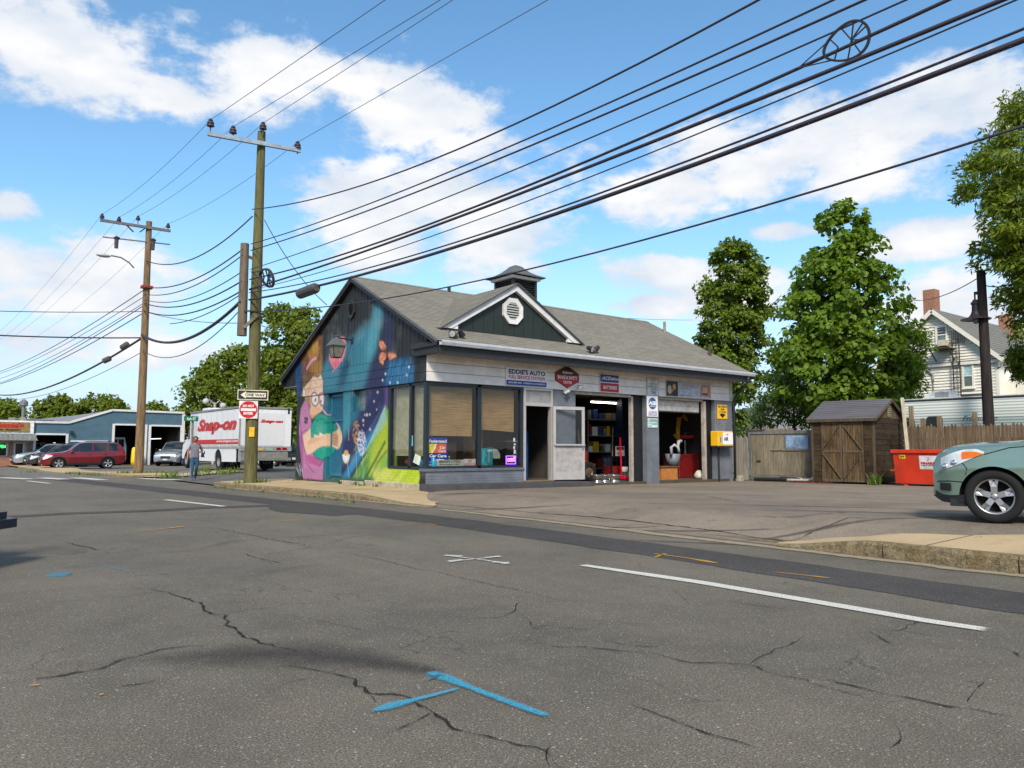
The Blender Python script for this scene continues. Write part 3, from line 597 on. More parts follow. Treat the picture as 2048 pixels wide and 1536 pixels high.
 for k in range(11):
  a = pi * (.02 + .096 * k); c.line([X4(676, 910), X4(676 - 34 * math.cos(a), 912 + 80 * abs(math.sin(a)) + 8)], .055, B(232, 230, 226), .02)
 c.ell(X4(677, 900), (.15, .085), B(206, 160, 84), .2)
 for x0, y0, x1, y1 in ((690, 980, 704, 1140), (776, 790, 786, 1160), (846, 920, 852, 1160)): c.line([X4(x0, y0), X4(x1, y1)], .03, B(170, 180, 150), .015, .8)
 # butterfly
 for pp in ([(1020, 770), (1060, 775), (1100, 850), (1095, 880), (1030, 870), (1012, 820)], [(1030, 890), (1095, 885), (1090, 940), (1065, 1035), (1020, 990), (1012, 950)], [(1100, 880), (1150, 890), (1195, 910), (1190, 950), (1130, 985), (1100, 930)]):
  c.poly([X3(x, y) for x, y in pp], B(226, 146, 112), .02)
  c.line([X3(x, y) for x, y in pp + pp[:1]], .035, B(60, 34, 36), .012)
  cx, cy = np.mean(pp, 0)
  for x, y in pp[::2]: c.line([X3(1097, 882), X3((x + cx) / 2, (y + cy) / 2)], .02, B(70, 36, 36), .01)
 c.line([X3(1090, 850), X3(1100, 930), X3(1090, 985)], .045, B(40, 26, 30), .012)
 # pink heart on the boards
 c.poly([X5(870, 500), X5(1000, 500), X5(1120, 140), X5(1190, 150), X5(1245, 320), X5(1200, 560), X5(1110, 720), X5(1000, 880), X5(930, 970), X5(975, 860), X5(900, 760), X5(858, 640)], B(226, 122, 138), .02)
 c.poly([X5(900, 560), X5(1060, 600), X5(1100, 700), X5(1010, 850), X5(930, 760)], B(214, 100, 118), .06, .7)
 for x in (905, 950, 985, 1030, 1075, 1120): c.line([X5(x, 530), X5(x + 20, 600), X5(x + 25, 690)], .028, B(240, 200, 205), .012, .8)
 # the painted child: hair
 c.poly([X5(150, 460), X5(480, 100), X5(640, 110), X5(720, 180), X5(720, 560), X5(700, 1000), X5(480, 1060), X5(300, 1300), X5(290, 1000), X5(240, 800), X5(200, 600)], B(118, 78, 44), .04)
 c.poly([X5(400, 190), X5(620, 200), X5(650, 420), X5(600, 620), X5(420, 640), X5(360, 420)], B(160, 114, 46), .07)
 c.poly([X5(470, 300), X5(620, 280), X5(600, 480), X5(520, 520)], B(186, 146, 62), .06, .7)
 c.poly([X5(470, 700), X5(690, 670), X5(715, 930), X5(620, 1040), X5(480, 930), X5(420, 880)], B(158, 112, 44), .07)
 c.poly([X5(300, 640), X5(400, 620), X5(360, 900), X5(300, 1000)], B(110, 54, 40), .08, .8)
 c.poly([X5(120, 470), X5(200, 470), X5(260, 760), X5(250, 1440), X5(120, 1440), X5(130, 1000)], B(18, 66, 124), .06)
 for k in range(34):
  x, y = (RNG.uniform(630, 720), RNG.uniform(120, 620)) if k % 2 else (RNG.uniform(250, 340), RNG.uniform(650, 950)); c.ell(X5(x, y), (.05, .03), [B(60, 40, 40), B(120, 76, 66)][k % 2 ^ (k // 2 % 2)], .4, .8)
 for k in range(16):
  x = RNG.uniform(400, 690); y = RNG.uniform(250, 800); c.line([X5(x, y), X5(x + RNG.uniform(-30, 30), y + 170)], .03, [B(196, 160, 84), B(110, 76, 30)][k % 2], .02, .5)
 c.line([X5(375, 850), X5(430, 740), X5(490, 660), X5(570, 620)], .11, B(222, 150, 178), .02)
 # face
 sk = B(234, 196, 168); sh = B(206, 150, 116)
 c.poly([X5(300, 1300), X5(470, 1100), X5(530, 1020), X5(630, 1050), X5(700, 970), X5(740, 1100), X5(740, 1536), X5(400, 1536), X5(280, 1440)], sk, .03)
 c.poly([X6(240, 60), X6(545, 40), X6(545, 240), X6(520, 330), X6(440, 400), X6(330, 400), X6(310, 260), X6(250, 180)], sk, .03)
 c.poly([X6(250, 110), X6(330, 110), X6(340, 290), X6(300, 290), X6(250, 200)], B(150, 106, 74), .05, .8)
 c.poly([X5(300, 1270), X5(350, 1260), X5(365, 1440), X5(290, 1450)], B(240, 214, 192), .03); c.line([X5(300, 1440), X5(300, 1300), X5(325, 1255), X5(360, 1330), X5(365, 1440)], .03, B(110, 60, 50), .012)
 c.poly([X5(390, 1300), X5(500, 1090), X5(480, 1300), X5(430, 1440), X5(385, 1440)], sh, .08, .6)
 for cx, cy, rx, ry in ((405, 150, 46, 92), (520, 150, 34, 84)):
  c.ell(X6(cx, cy), (rx * .0047, ry * .0020), B(238, 226, 216), .08)
  for k in range(28):
   a0, a1 = 2 * pi * k / 28, 2 * pi * (k + 1) / 28; f = lambda a: X6(cx + (rx + 14) * math.cos(a), cy + (ry + 18) * math.sin(a)); c.line([f(a0), f(a1)], .045, B(130, 84, 132), .012)
 c.ell(X6(412, 162), (.06, .055), B(70, 60, 60), .15); c.ell(X6(500, 185), (.05, .06), B(120, 66, 90), .2)
 c.line([X6(310, 240), X6(330, 280), X6(300, 290)], .03, B(110, 70, 60), .012)
 c.line([X5(700, 970), X5(738, 1100), X5(742, 1536)], .03, B(150, 96, 80), .012, .8); c.line([X6(545, 60), X6(545, 240), X6(520, 330)], .03, B(150, 96, 80), .012, .8); c.line([X6(400, 300), X6(440, 312), X6(480, 300)], .03, B(150, 70, 70), .012, .8)
 for pts in ([(480, 1320), (540, 1300), (590, 1340)], [(560, 1160), (590, 1160), (610, 1200)], [(690, 1230), (715, 1190)]): c.line([X5(*p) for p in pts], .025, B(150, 100, 90), .012, .8)
 c.poly([X6(320, 280), X6(430, 280), X6(520, 330), X6(430, 410), X6(350, 470), X6(320, 380)], B(238, 178, 134), .05, .8)
 # shirt
 pk = B(192, 124, 168)
 c.poly([X6(240, 165), X6(290, 230), X6(330, 420), X6(350, 560), X6(340, 760), X6(540, 1130), X6(525, 1450), X6(210, 1430), X6(160, 900), X6(145, 620), X6(175, 300)], pk, .03)
 c.poly([X6(520, 310), X6(560, 340), X6(740, 610), X6(700, 660), X6(560, 400)], pk, .03); c.line([X6(525, 305), X6(620, 430), X6(745, 610)], .04, B(228, 190, 220), .02)
 c.poly([X6(230, 1050), X6(400, 1060), X6(540, 1140), X6(480, 1250), X6(300, 1180)], B(178, 86, 142), .04, .9); c.poly([X6(145, 800), X6(190, 640), X6(215, 1000), X6(215, 1400), X6(180, 1100)], B(160, 78, 140), .04, .8)
 c.poly([X6(215, 1250), X6(540, 1260), X6(525, 1450), X6(215, 1440)], B(176, 116, 158), .05, .8)
 for pts in ([(245, 1110), (280, 1200), (385, 1330)], [(185, 700), (240, 660), (300, 640)], [(170, 480), (180, 700), (240, 1000)], [(480, 1230), (530, 1150)]): c.line([X6(*p) for p in pts], .035, B(86, 40, 90), .018, .8)
 c.poly([X6(230, 440), X6(290, 445), X6(285, 540), X6(235, 545)], B(52, 46, 52), .02); c.line([X6(240, 470), X6(280, 520)], .03, B(190, 120, 170), .012)
 # globe
 gr = B(10, 156, 132)
 c.ell(X6(520, 760), (2.32 * .62, .74), gr, .04) if 0 else None
 gl = [X6(500 + x, 770 + y) for x, y in ((20, -395), (110, -345), (180, -260), (205, -130), (190, 60), (170, 200), (100, 310), (20, 365), (-60, 340), (-130, 250), (-165, 90), (-175, -60), (-160, -190), (-90, -340), (-40, -385))]
 c.poly(gl, gr, .03); c.line(gl + gl[:1], .04, B(14, 80, 84), .015, .9)
 c.poly([X6(610, 400), X6(680, 500), X6(705, 640), X6(615, 680)], B(8, 122, 106), .04, .8)
 for pts in ([(400, 470), (440, 500), (500, 460), (550, 480), (590, 540)], [(560, 540), (620, 520), (660, 540)]): c.line([X6(*p) for p in pts], .03, B(12, 96, 88), .015)
 # arm and hands round the globe
 c.poly([X6(205, 740), X6(330, 620), X6(325, 790), X6(400, 760), X6(560, 720), X6(680, 670), X6(735, 600), X6(770, 680), X6(785, 800), X6(740, 930), X6(700, 960), X6(640, 915), X6(540, 905), X6(450, 940), X6(370, 1010), X6(280, 1050), X6(235, 930)], B(234, 194, 160), .03)
 c.poly([X6(330, 620), X6(340, 780), X6(290, 860), X6(250, 800)], B(240, 200, 170), .05, .8); c.poly([X6(270, 860), X6(330, 790), X6(560, 760), X6(420, 830), X6(300, 900)], B(214, 160, 118), .06, .7)
 c.poly([X6(618, 700), X6(690, 670), X6(720, 760), X6(690, 920), X6(620, 880)], B(178, 120, 84), .05, .6)
 for k in range(4): c.line([X6(630, 720 + 48 * k), X6(690, 745 + 48 * k), X6(715, 790 + 40 * k)], .03, B(130, 80, 60), .015, .8)
 c.poly([X6(385, 720), X6(470, 740), X6(475, 680), X6(545, 725), X6(520, 750), X6(400, 770)], B(240, 214, 188), .02)
 # tag scribble low on the left
 for k in range(9):
  x, y = 110 + 10 * k, 1190 + 40 * (k % 3); c.line([X6(x, y), X6(x + RNG.uniform(-15, 25), y + 70), X6(x + 20, y + 120)], .03, B(180, 184, 190), .012, .75)
 c.c *= 1 + RNG.normal(0, .02, c.c.shape[:2])[..., None]; np.clip(c.c, .004, .9, c.c)
mural()
def painted(name, brick):
 q = NT(name); v = q.coord('World'); at = q.nd('ShaderNodeAttribute', attribute_name='paint').outputs['Color']; n = q.noise(v, 14, 5, .7); g = q.noise(v, 1.6, 4, .6)
 c = q.mix(q.rng(n, .4, .75, 0, .22), at, (.05, .05, .05)); c = q.mix(q.rng(g, .5, .8, 0, .16), c, (.5, .5, .48))
 q.fin(c, q.rng(n, .3, .7, .48, .66), 0, .35)
 if brick: brick_bump(q)
 else: q.bump(n, .15, .004)
 return q.m
def brick_bump(q, strength=.9):
 sx = q.nd('ShaderNodeSeparateXYZ'); q.L.new(q.nd('ShaderNodeNewGeometry').outputs['Position'], sx.inputs[0])
 cb = q.nd('ShaderNodeCombineXYZ'); q.L.new(q.math('ADD', sx.outputs[0], sx.outputs[1]), cb.inputs[0]); q.L.new(sx.outputs[2], cb.inputs[1])
 b = q.nd('ShaderNodeTexBrick'); q.L.new(cb.outputs[0], b.inputs['Vector']); b.inputs['Scale'].default_value = 1.; b.inputs['Brick Width'].default_value = .205; b.inputs['Row Height'].default_value = .071
 b.inputs['Mortar Size'].default_value = .006; b.inputs['Mortar Smooth'].default_value = .4
 for k in ('Color1', 'Color2'): b.inputs[k].default_value = (1, 1, 1, 1)
 b.inputs['Mortar'].default_value = (0, 0, 0, 1)
 n = q.noise(q.coord('World'), 40, 3, .6)
 q.bump(q.math('ADD', b.outputs['Color'], q.math('MULTIPLY', n, .35)), strength, .012); return b.outputs['Color']
MAT_PB, MAT_PS = painted('mural_paint_on_brick', True), painted('mural_paint_on_boards', False)
def brickwall(name, col, peel=0.):
 q = NT(name); v = q.coord('World'); n = q.noise(v, 3, 5, .65); f = q.noise(v, 30, 3, .7); c = q.mix(q.rng(n, .3, .7), tuple(x * .85 for x in col), tuple(x * 1.15 for x in col)); c = q.mix(q.rng(f, .5, .8, 0, .3), c, tuple(x * .5 for x in col))
 if peel: c = q.mix(q.rng(q.noise(v, 5, 6, .75), .66, .70, 0, peel), c, (.5, .49, .46))
 q.fin(c, .6, 0, .35); brick_bump(q); return q.m
MAT_GB = brickwall('grey_painted_brick', srgb(112, 116, 124), .8)
st = thing('service_station', 'single-storey service station with painted mural wall, grey shingled roof and two open garage bays', 'building', (XM, YF, .16))
# ---- painted wall pieces
def painted_panel(name, x, y0, y1, zlo, zhi, th, mat, parent, ny=6, nz=None, label=None, dx=0.):
 """board standing on plane x (faces -x), between y0 and y1, from zlo(y) to zhi(y); colour from the canvas"""
 ys = np.linspace(y0, y1, ny); top = np.array([zhi(y) for y in ys]); bot = np.array([zlo(y) for y in ys])
 nz = nz or max(2, int((top - bot).max() / .035)); t = np.linspace(0, 1, nz)
 Yg, T = np.meshgrid(ys, t); Zg = bot[None] + (top - bot)[None] * T
 V = [np.stack([np.full(Yg.shape, x + dx), Yg, Zg], -1).reshape(-1, 3)]; Cc = [cv.get(Yg, Zg).reshape(-1, 3)]
 i, j = np.meshgrid(np.arange(ny - 1), np.arange(nz - 1), indexing='ij'); a = (j * ny + i).ravel(); F_ = [np.stack([a, a + ny, a + ny + 1, a + 1], 1)]
 # rim: sides go back by th
 ring = [k for k in range(ny)] + [k * ny + ny - 1 for k in range(1, nz)] + [(nz - 1) * ny + k for k in range(ny - 2, -1, -1)] + [k * ny for k in range(nz - 2, 0, -1)]
 R = V[0][ring]; Rb = R + np.array([th, 0, 0]); o = len(V[0]); m_ = len(ring); V += [R, Rb]; Cc += [Cc[0][ring] * .9, Cc[0][ring] * .9]
 k = np.arange(m_); F_.append(np.stack([o + k, o + (k + 1) % m_, o + m_ + (k + 1) % m_, o + m_ + k], 1))
 col = np.concatenate(Cc); return fastmesh(name, np.concatenate(V), np.concatenate(F_), mat, parent, {'paint': np.column_stack([col, np.ones(len(col))])}, label=label)
# brick below the fascia: strips between the openings
def brick_strip(y0, y1, z0, z1, x=XM, th=.3): return painted_panel('wall', x, y0, y1, lambda y: z0, lambda y: z1, th, MAT_PB, st, ny=max(2, int((y1 - y0) / .03)), nz=max(2, int((z1 - z0) / .03)))
brick_strip(22.86, YB, .12, 2.94); brick_strip(21.06, 21.74, .12, 2.94); brick_strip(18.93, 20.26, .12, 2.94)
brick_strip(20.262, 21.058, .12, 2.30); brick_strip(17.153, 18.928, .30, .66); painted_panel('wall', XM, 16.902, 17.152, lambda y: .30, lambda y: .62, .003, MAT_PB, st, ny=9, nz=12); brick_strip(21.742, 22.858, .12, 2.94, XM + .13, .2)
brick_strip(20.262, 21.058, 2.30, 2.94, XM + .16, .1)
for k in range(3): painted_panel('fascia_board', XM, YF - .02, YB + .0, lambda y, k=k: 2.95 + .245 * k + .003, lambda y, k=k: 2.95 + .245 * (k + 1) - .008, .06, MAT_PS, st, ny=280, nz=8, dx=-.03)
yb = YB + 1.2; nb = 46; bw = (yb - YF) / nb
for k in range(nb):
 a, b = YF + k * bw, YF + (k + 1) * bw; mid = (a + b) / 2
 lo = 3.69 if mid < YB else 3.34
 if roofz(mid) - .16 - lo < .05: continue
 painted_panel('siding_board', XM, a + .011, b - .011, lambda y, lo=lo: lo, lambda y: max(lo + .01, roofz(y) - .13), .05, MAT_PS, st, ny=6, dx=-.005 + .004 * (k % 2))
# recess details on the painted wall: window and a painted-over door
mt = MB().box(XM + .10, XM + .18, 20.28, 21.04, 2.315, 2.37).box(XM + .10, XM + .18, 20.28, 20.33, 2.37, 2.93).box(XM + .10, XM + .18, 20.98, 21.04, 2.37, 2.93)
wsm = mt.build('window', C8('teal_trim', 52, 110, 122, rough=.5), st); MB().box(XM + .14, XM + .15, 20.33, 20.98, 2.37, 2.93).build('pane', C8('dull_pane', 96, 112, 116, rough=.25), wsm)
mt = MB()
for y0, y1, z0, z1 in ((21.9, 22.75, .35, .45), (21.9, 22.75, 2.05, 2.12), (21.9, 22.75, 2.82, 2.9), (21.84, 21.92, .3, 2.9), (22.72, 22.8, .3, 2.9)): mt.box(XM + .095, XM + .135, y0, y1, z0, z1, .01)
mt.build('door', C8('teal_door_trim', 36, 106, 130, rough=.5), st, label='painted-over teal door in the mural wall')
MB().box(XM - .05, XM + .04, 20.25, 21.74, .12, .26, .015).box(XM - .03, XM + .3, 16.94, 20.2, .10, .31, .02).build('wall_footing', C8('bare_footing', 168, 156, 134, rough=.9, bump=.4, dirt=.6), st)
def oct_vent(name, c, r, n3, up, mat, slat, parent, cy=(0, 1, 0), d=.06, k=1.):
 """octagonal louvre: frame ring, back and slats; n3 outward normal, cy sideways direction"""
 c = Vector(c); n3 = Vector(n3); up = Vector(up); sd_ = Vector(cy); P = lambda a, R, h: c + sd_ * (R * k * math.cos(a)) + up * (R * math.sin(a)) + n3 * h
 A = [2 * pi * (i + .5) / 8 for i in range(8)]; mb = MB()
 for i in range(8):
  a, b = A[i], A[(i + 1) % 8]; o, p, q_, s_ = P(a, r, d), P(b, r, d), P(b, r * .66, d * .8), P(a, r * .66, d * .8)
  mb.quad(o, p, q_, s_).quad(P(a, r, 0), P(b, r, 0), p, o).quad(s_, q_, P(b, r * .66, .005), P(a, r * .66, .005))
 f = mb.build(name, mat, parent); bk = MB(); bk.add([P(a, r * .66, .006) for a in A], [tuple(range(8))]); bk.build('vent_back', C8('vent_dark', 30, 28, 26), f)
 for i in range(7):
  h = r * (-.54 + .18 * i); w = min(r * .62, r * .66 * 1.0 - max(0, abs(h) - r * .27) * .95) * k
  p, q_ = c + up * h - sd_ * w, c + up * h + sd_ * w; MB().beam(p + n3 * .03, q_ + n3 * .03, .028, r * .07, up + n3 * .5).build('slat', slat, f)
 return f
dk = C8('charcoal_trim', 44, 45, 48, rough=.55); wt = C8('white_trim', 214, 212, 210, rough=.5, var=.06, dirt=.25)
oct_vent('gable_vent', (XM - .012, 21.23, 5.44), .32, (-1, 0, 0), (0, 0, 1), dk, dk, st, k=.78)
# ---- roof: courses of shingles as real overlapping strips
def shingle(name, col):
 q = NT(name); v = q.coord('World'); sx = q.nd('ShaderNodeSeparateXYZ'); q.L.new(v, sx.inputs[0]); cb = q.nd('ShaderNodeCombineXYZ'); q.L.new(q.math('ADD', sx.outputs[0], q.math('MULTIPLY', sx.outputs[1], .37)), cb.inputs[0]); q.L.new(sx.outputs[2], cb.inputs[1])
 b = q.nd('ShaderNodeTexBrick'); q.L.new(cb.outputs[0], b.inputs['Vector']); b.inputs['Scale'].default_value = 1.; b.inputs['Brick Width'].default_value = .3; b.inputs['Row Height'].default_value = .063; b.inputs['Mortar Size'].default_value = .004
 b.inputs['Color1'].default_value = (*[x * .86 for x in col], 1); b.inputs['Color2'].default_value = (*[x * 1.12 for x in col], 1); b.inputs['Mortar'].default_value = (*[x * .5 for x in col], 1)
 n = q.noise(v, .8, 5, .65); f = q.noise(v, 70, 2, .7); c = q.mix(q.rng(n, .4, .7, 0, .35), b.outputs['Color'], tuple(x * .7 for x in col)); c = q.mix(q.rng(f, .5, .7, 0, .4), c, tuple(x * 1.35 for x in col))
 q.fin(c, .95, 0, .15); q.bump(f, .5, .006); return q.m
MAT_SH = shingle('grey_shingles', srgb(134, 129, 119))
def courses(mb, n, left, right, nrm, th=.016):
 """left(t), right(t): end points of the course line at slope parameter t (0 eave, 1 ridge)"""
 nv = Vector(nrm) * th; nv2 = Vector(nrm) * .003
 for k in range(n):
  a, b = k / n, min(1., (k + 1.25) / n); L0, R0, L1, R1 = Vector(left(a)), Vector(right(a)), Vector(left(b)), Vector(right(b))
  mb.add([L0, R0, R0 + nv, L0 + nv, L1 + nv2, R1 + nv2], [(0, 1, 2, 3), (3, 2, 5, 4), (0, 3, 4), (1, 5, 2)])
XL, XR = XM - .14, XE + .28
YE0, YE1 = 16.2, yb; rn = Vector((0, -SL, 1)).normalized(); rn2 = Vector((0, SL, 1)).normalized()
mb = MB(); sl = lambda y: (ZRG - SL * abs(y - YRG))
courses(mb, 38, lambda t: (XL, YE0 - .04 + (YRG - YE0 + .04) * t, sl(YE0 - .04 + (YRG - YE0 + .04) * t)), lambda t: (XR, YE0 - .04 + (YRG - YE0 + .04) * t, sl(YE0 - .04 + (YRG - YE0 + .04) * t)), rn)
courses(mb, 38, lambda t: (XR, YE1 + (YRG - YE1) * t, sl(YE1 + (YRG - YE1) * t)), lambda t: (XL, YE1 + (YRG - YE1) * t, sl(YE1 + (YRG - YE1) * t)), rn2)
rf = mb.build('roof', MAT_SH, st)
MB().prism([(YRG - .14, ZRG - .045), (YRG + .14, ZRG - .045), (YRG, ZRG + .03)], XL, XR, 'x').build('ridge_cap', MAT_SH, rf)
mb = MB()   # roof deck under the shingles, closing the attic
mb.prism([(YE0, sl(YE0) - .10), (YRG, ZRG - .10), (YE1, sl(YE1) - .10), (YE1, sl(YE1) - .012), (YRG, ZRG - .012), (YE0, sl(YE0) - .012)][::1], XL + .02, XR - .02, 'x'); mb.build('roof_deck', dk, rf)
for x in (XL, XR - .03):     # rake boards
 for ya, yb_ in ((YE0, YRG), (YE1, YRG)):
  mb = MB(); za, zb = sl(ya), sl(yb_); mb.add([(x, ya, za - .16), (x, yb_, zb - .16), (x, yb_, zb - .018), (x, ya, za - .018), (x + .03, ya, za - .16), (x + .03, yb_, zb - .16), (x + .03, yb_, zb - .018), (x + .03, ya, za - .018)], [(0, 1, 2, 3), (7, 6, 5, 4), (0, 4, 5, 1), (3, 2, 6, 7), (0, 3, 7, 4), (1, 5, 6, 2)]); mb.build('rake_board', dk, rf)
  MB().beam((x - .012 if x < 12 else x + .04, ya, za - .03), (x - .012 if x < 12 else x + .04, yb_, zb - .03), .022, .05, (0, 0, 1)).build('rake_trim', C8('rake_metal', 92, 94, 98, rough=.45), rf)
# eaves: dark fascia, white gutter, soffit, boxed return at the corner
MB().box(XL + .03, XR - .06, YE0 + .0, YE0 + .03, 3.585, 3.80).build('eave_fascia', dk, rf)
gp = [(YE0 - .12, 3.80), (YE0 - .02, 3.80), (YE0 - .004, 3.92), (YE0 - .012, 3.92), (YE0 - .03, 3.815), (YE0 - .11, 3.815), (YE0 - .135, 3.88), (YE0 - .135, 3.925), (YE0 - .15, 3.925), (YE0 - .15, 3.87)]
MB().prism(gp[::-1], XL + .05, XR + .02, 'x').build('gutter', C8('gutter_white', 184, 187, 194, rough=.4, var=.08, dirt=.35), rf)
MB().box(XL + .06, XR - .07, YE0 + .03, YF - .03, 3.64, 3.66).build('soffit', C8('soffit', 150, 146, 138, rough=.7), rf)
MB().box(XL + .0, XM - .04, YE0 + .032, 17.35, 3.60, 3.80, .01).build('eave_return', dk, rf); MB().add([(XL - .05, YE0, 3.82), (XL - .05, 17.45, 3.82), (XM - .02, 17.4, 3.98), (XM - .02, YE0, 3.95), (XL - .05, YE0, 3.79), (XL - .05, 17.45, 3.79), (XM - .02, 17.4, 3.79), (XM - .02, YE0, 3.79)], [(3, 2, 1, 0), (0, 1, 5, 4), (1, 2, 6, 5), (4, 5, 6, 7), (3, 0, 4, 7)]).build('eave_return_cap', dk, rf)
MB().box(XL + .03, XR - .06, YE1 - .03, YE1, 3.40, 3.66).build('eave_fascia', dk, rf); MB().box(XM - .03, XE, YB, YE1 - .03, 3.33, 3.35).build('soffit', C8('soffit', 150, 146, 138), rf)
# downspout at the far right corner
MB().tube([(XE - .05, YE0 - .07, 3.79), (XE - .05, YE0 - .07, 3.62), (XE - .02, YE0 + .12, 3.45), (XE + .04, YF - .15, 3.12), (XE + .05, YF - .07, 2.9), (XE + .05, YF - .07, .2)], .045, 8).build('downspout', dk, rf, smooth=True)
for x, y, h, col in ((13.75, 21.02, .16, (40, 40, 42)), (23.1, 19.9, .42, (150, 130, 118)), (22.9, 17.6, .42, (70, 56, 46))): MB().cyl((x, y, sl(y) - .05), (x, y, sl(y) + h), .055, n=12).build('vent_pipe', C8('pipe_%d' % col[0], *col, rough=.7, dirt=.4), rf, smooth=False)
# ---- front gable (dormer) over the entrance
DX, DZ, DH, DB, DYF = 13.40, 5.90, 2.53, 4.41, 17.08
dg = (DZ - DB) / DH
nbd = 12; w0 = 4.3 / nbd
grn = C8('dark_green_siding', 36, 45, 41, rough=.55, var=.12)
dm = MB().prism([(DX - DH + .2, DB - .02), (DX + DH - .2, DB - .02), (DX, DZ - .14)], DYF + .05, DYF + .09, 'y').build('dormer', grn, st)
for k in range(nbd):
 a, b = DX - 2.15 + k * w0 + .006, DX - 2.15 + (k + 1) * w0 - .006; za, zb = DZ - .15 - dg * abs(a - DX), DZ - .15 - dg * abs(b - DX); bz = DB - .0
 mb = MB(); pts = [(a, bz), (b, bz), (b, zb)] + ([(DX, DZ - .15)] if a < DX < b else []) + [(a, za)]; mb.prism(pts, DYF + .02, DYF + .05, 'y'); mb.build('siding_board', grn, dm)
for s in (-1, 1):
 p0, p1 = (DX + s * DH, DB), (DX, DZ)
 mb = MB(); pts = [(p0[0], p0[1] - .0), (p1[0], p1[1] - .0), (p1[0], p1[1] - .2), (p0[0] - s * .34, p0[1] - .0)]; mb.prism(pts if s < 0 else pts, DYF - .10, DYF + .02, 'y'); mb.build('dormer_trim', wt, dm)
 mb = MB(); mb.prism([(DX + s * (DH - .3), DB - .0), (DX + s * (DH - .55), DB - .0), (DX + s * (DH - .55), DB + .15)], DYF - .08, DYF + .018, 'y'); mb.build('dormer_trim', wt, dm)
 nrm = Vector((s * dg, 0, 1)).normalized(); f0 = DYF - .16
 A_ = lambda t: (DX + s * (DH + .06) * (1 - t), f0, DB - .03 + (DZ + .02 - DB + .03) * t); ybk = lambda t: 17.02 + (20.08 - 17.02) * t
 B_ = lambda t: (DX + s * (DH + .06) * (1 - t), max(f0 + .02, ybk(t) + .2), DB - .03 + (DZ + .02 - DB + .03) * t)
 mb = MB(); courses(mb, 22, A_ if s > 0 else B_, B_ if s > 0 else A_, nrm); dr = mb.build('dormer_roof', MAT_SH, dm)
 mb = MB(); q0, q1 = Vector(A_(0)), Vector(A_(1)); mb.beam(q0 + Vector((0, .02, -.012)), q1 + Vector((0, .02, -.012)), .05, .03, (0, 0, 1)); mb.build('drip_edge', C8('drip', 70, 72, 78, rough=.4), dr)
 MB().beam((DX + s * (DH + .02), 17.06, DB - .01), (DX, 20.1, DZ - .02), .16, .012, rn).build('valley', C8('valley_grey', 120, 117, 106, rough=.9), dr)
oct_vent('gable_vent', (13.33, DYF + .02, 5.12), .40, (0, -1, 0), (0, 0, 1), wt, wt, dm, cy=(1, 0, 0), k=.95, d=.07)
# ---- louvred cupola on the ridge
CX, CY, CA = 16.60, 21.1, .54
cu = MB()
cb_ = MB().box(CX - CA, CX + CA, CY - CA, CY + CA, 5.95, 6.320).build('cupola', dk, st)
for sx in (-1, 1):
 for sy in (-1, 1): MB().box(CX + sx * (CA - .05) - .05, CX + sx * (CA - .05) + .05, CY + sy * (CA - .05) - .05, CY + sy * (CA - .05) + .05, 6.320, 7.120).build('post', dk, cb_)
MB().box(CX - CA + .08, CX + CA - .08, CY - CA + .08, CY + CA - .08, 6.320, 7.100).build('louvre_back', C8('vent_dark', 30, 28, 26), cb_)
for k in range(9):
 z = 6.400 + k * .08
 for ax in range(4):
  mb = MB(); e = CA - .05; v0, v1 = [((CX - e, CY - e, z), (CX + e, CY - e, z)), ((CX - e, CY + e, z), (CX + e, CY + e, z)), ((CX - e, CY - e, z), (CX - e, CY + e, z)), ((CX + e, CY - e, z), (CX + e, CY + e, z))][ax]
  mb.beam(v0, v1, .075, .014, [(0, -.6, 1), (0, .6, 1), (-.6, 0, 1), (.6, 0, 1)][ax]); mb.build('slat', dk, cb_)
MB().box(CX - CA - .05, CX + CA + .05, CY - CA - .05, CY + CA + .05, 6.300, 6.360, .01).build('cupola_trim', wt, cb_)
MB().box(CX - CA - .10, CX + CA + .10, CY - CA - .10, CY + CA + .10, 7.100, 7.200, .02).build('cupola_trim', wt, cb_)
mb = MB(); prof = [(CA + .22, 7.200), (CA + .22, 7.235), (CA + .0, 7.330), (CA - .16, 7.430), (CA - .30, 7.560), (CA - .38, 7.650), (CA - .46, 7.690), (.0, 7.700)]
for (r0, z0), (r1, z1) in zip(prof[:-1], prof[1:]):
 c0 = [(CX - r0, CY - r0, z0), (CX + r0, CY - r0, z0), (CX + r0, CY + r0, z0), (CX - r0, CY + r0, z0)]; c1 = [(CX - r1, CY - r1, z1), (CX + r1, CY - r1, z1), (CX + r1, CY + r1, z1), (CX - r1, CY + r1, z1)]
 for k in range(4): mb.quad(c0[k], c0[(k + 1) % 4], c1[(k + 1) % 4], c1[k])
mb.build('cupola_roof', C8('cupola_shingle', 84, 88, 90, rough=.8), cb_)
# ------------------------------------------------------------------ street front of the station
def boardmat(name, col, ax=0):
 q = NT(name); v = q.coord('World'); n = q.noise(v, 2.5, 5, .65); f = q.noise(v, 45, 3, .7); c = q.mix(q.rng(n, .35, .7), tuple(x * .88 for x in col), tuple(x * 1.06 for x in col)); c = q.mix(q.rng(f, .64, .84, 0, .22), c, tuple(x * .6 for x in col)); q.fin(c, .55, 0, .35); q.bump(f, .12, .004); return q.m
MAT_FW = boardmat('fascia_white', srgb(240, 232, 226))
MAT_WOODW = MAT_FW
for k in range(3): MB().box(XM - .025, XE - .14, YF - .035, YF + .03, 2.95 + .245 * k + .004, 2.95 + .245 * (k + 1) - .007, .006).build('fascia_board', MAT_FW, st)
MB().box(XE - .138, XE + .02, YF - .05, YF + .03, 2.95, 3.69).build('corner_board', C8('corner_cream', 196, 190, 180, rough=.6), st)
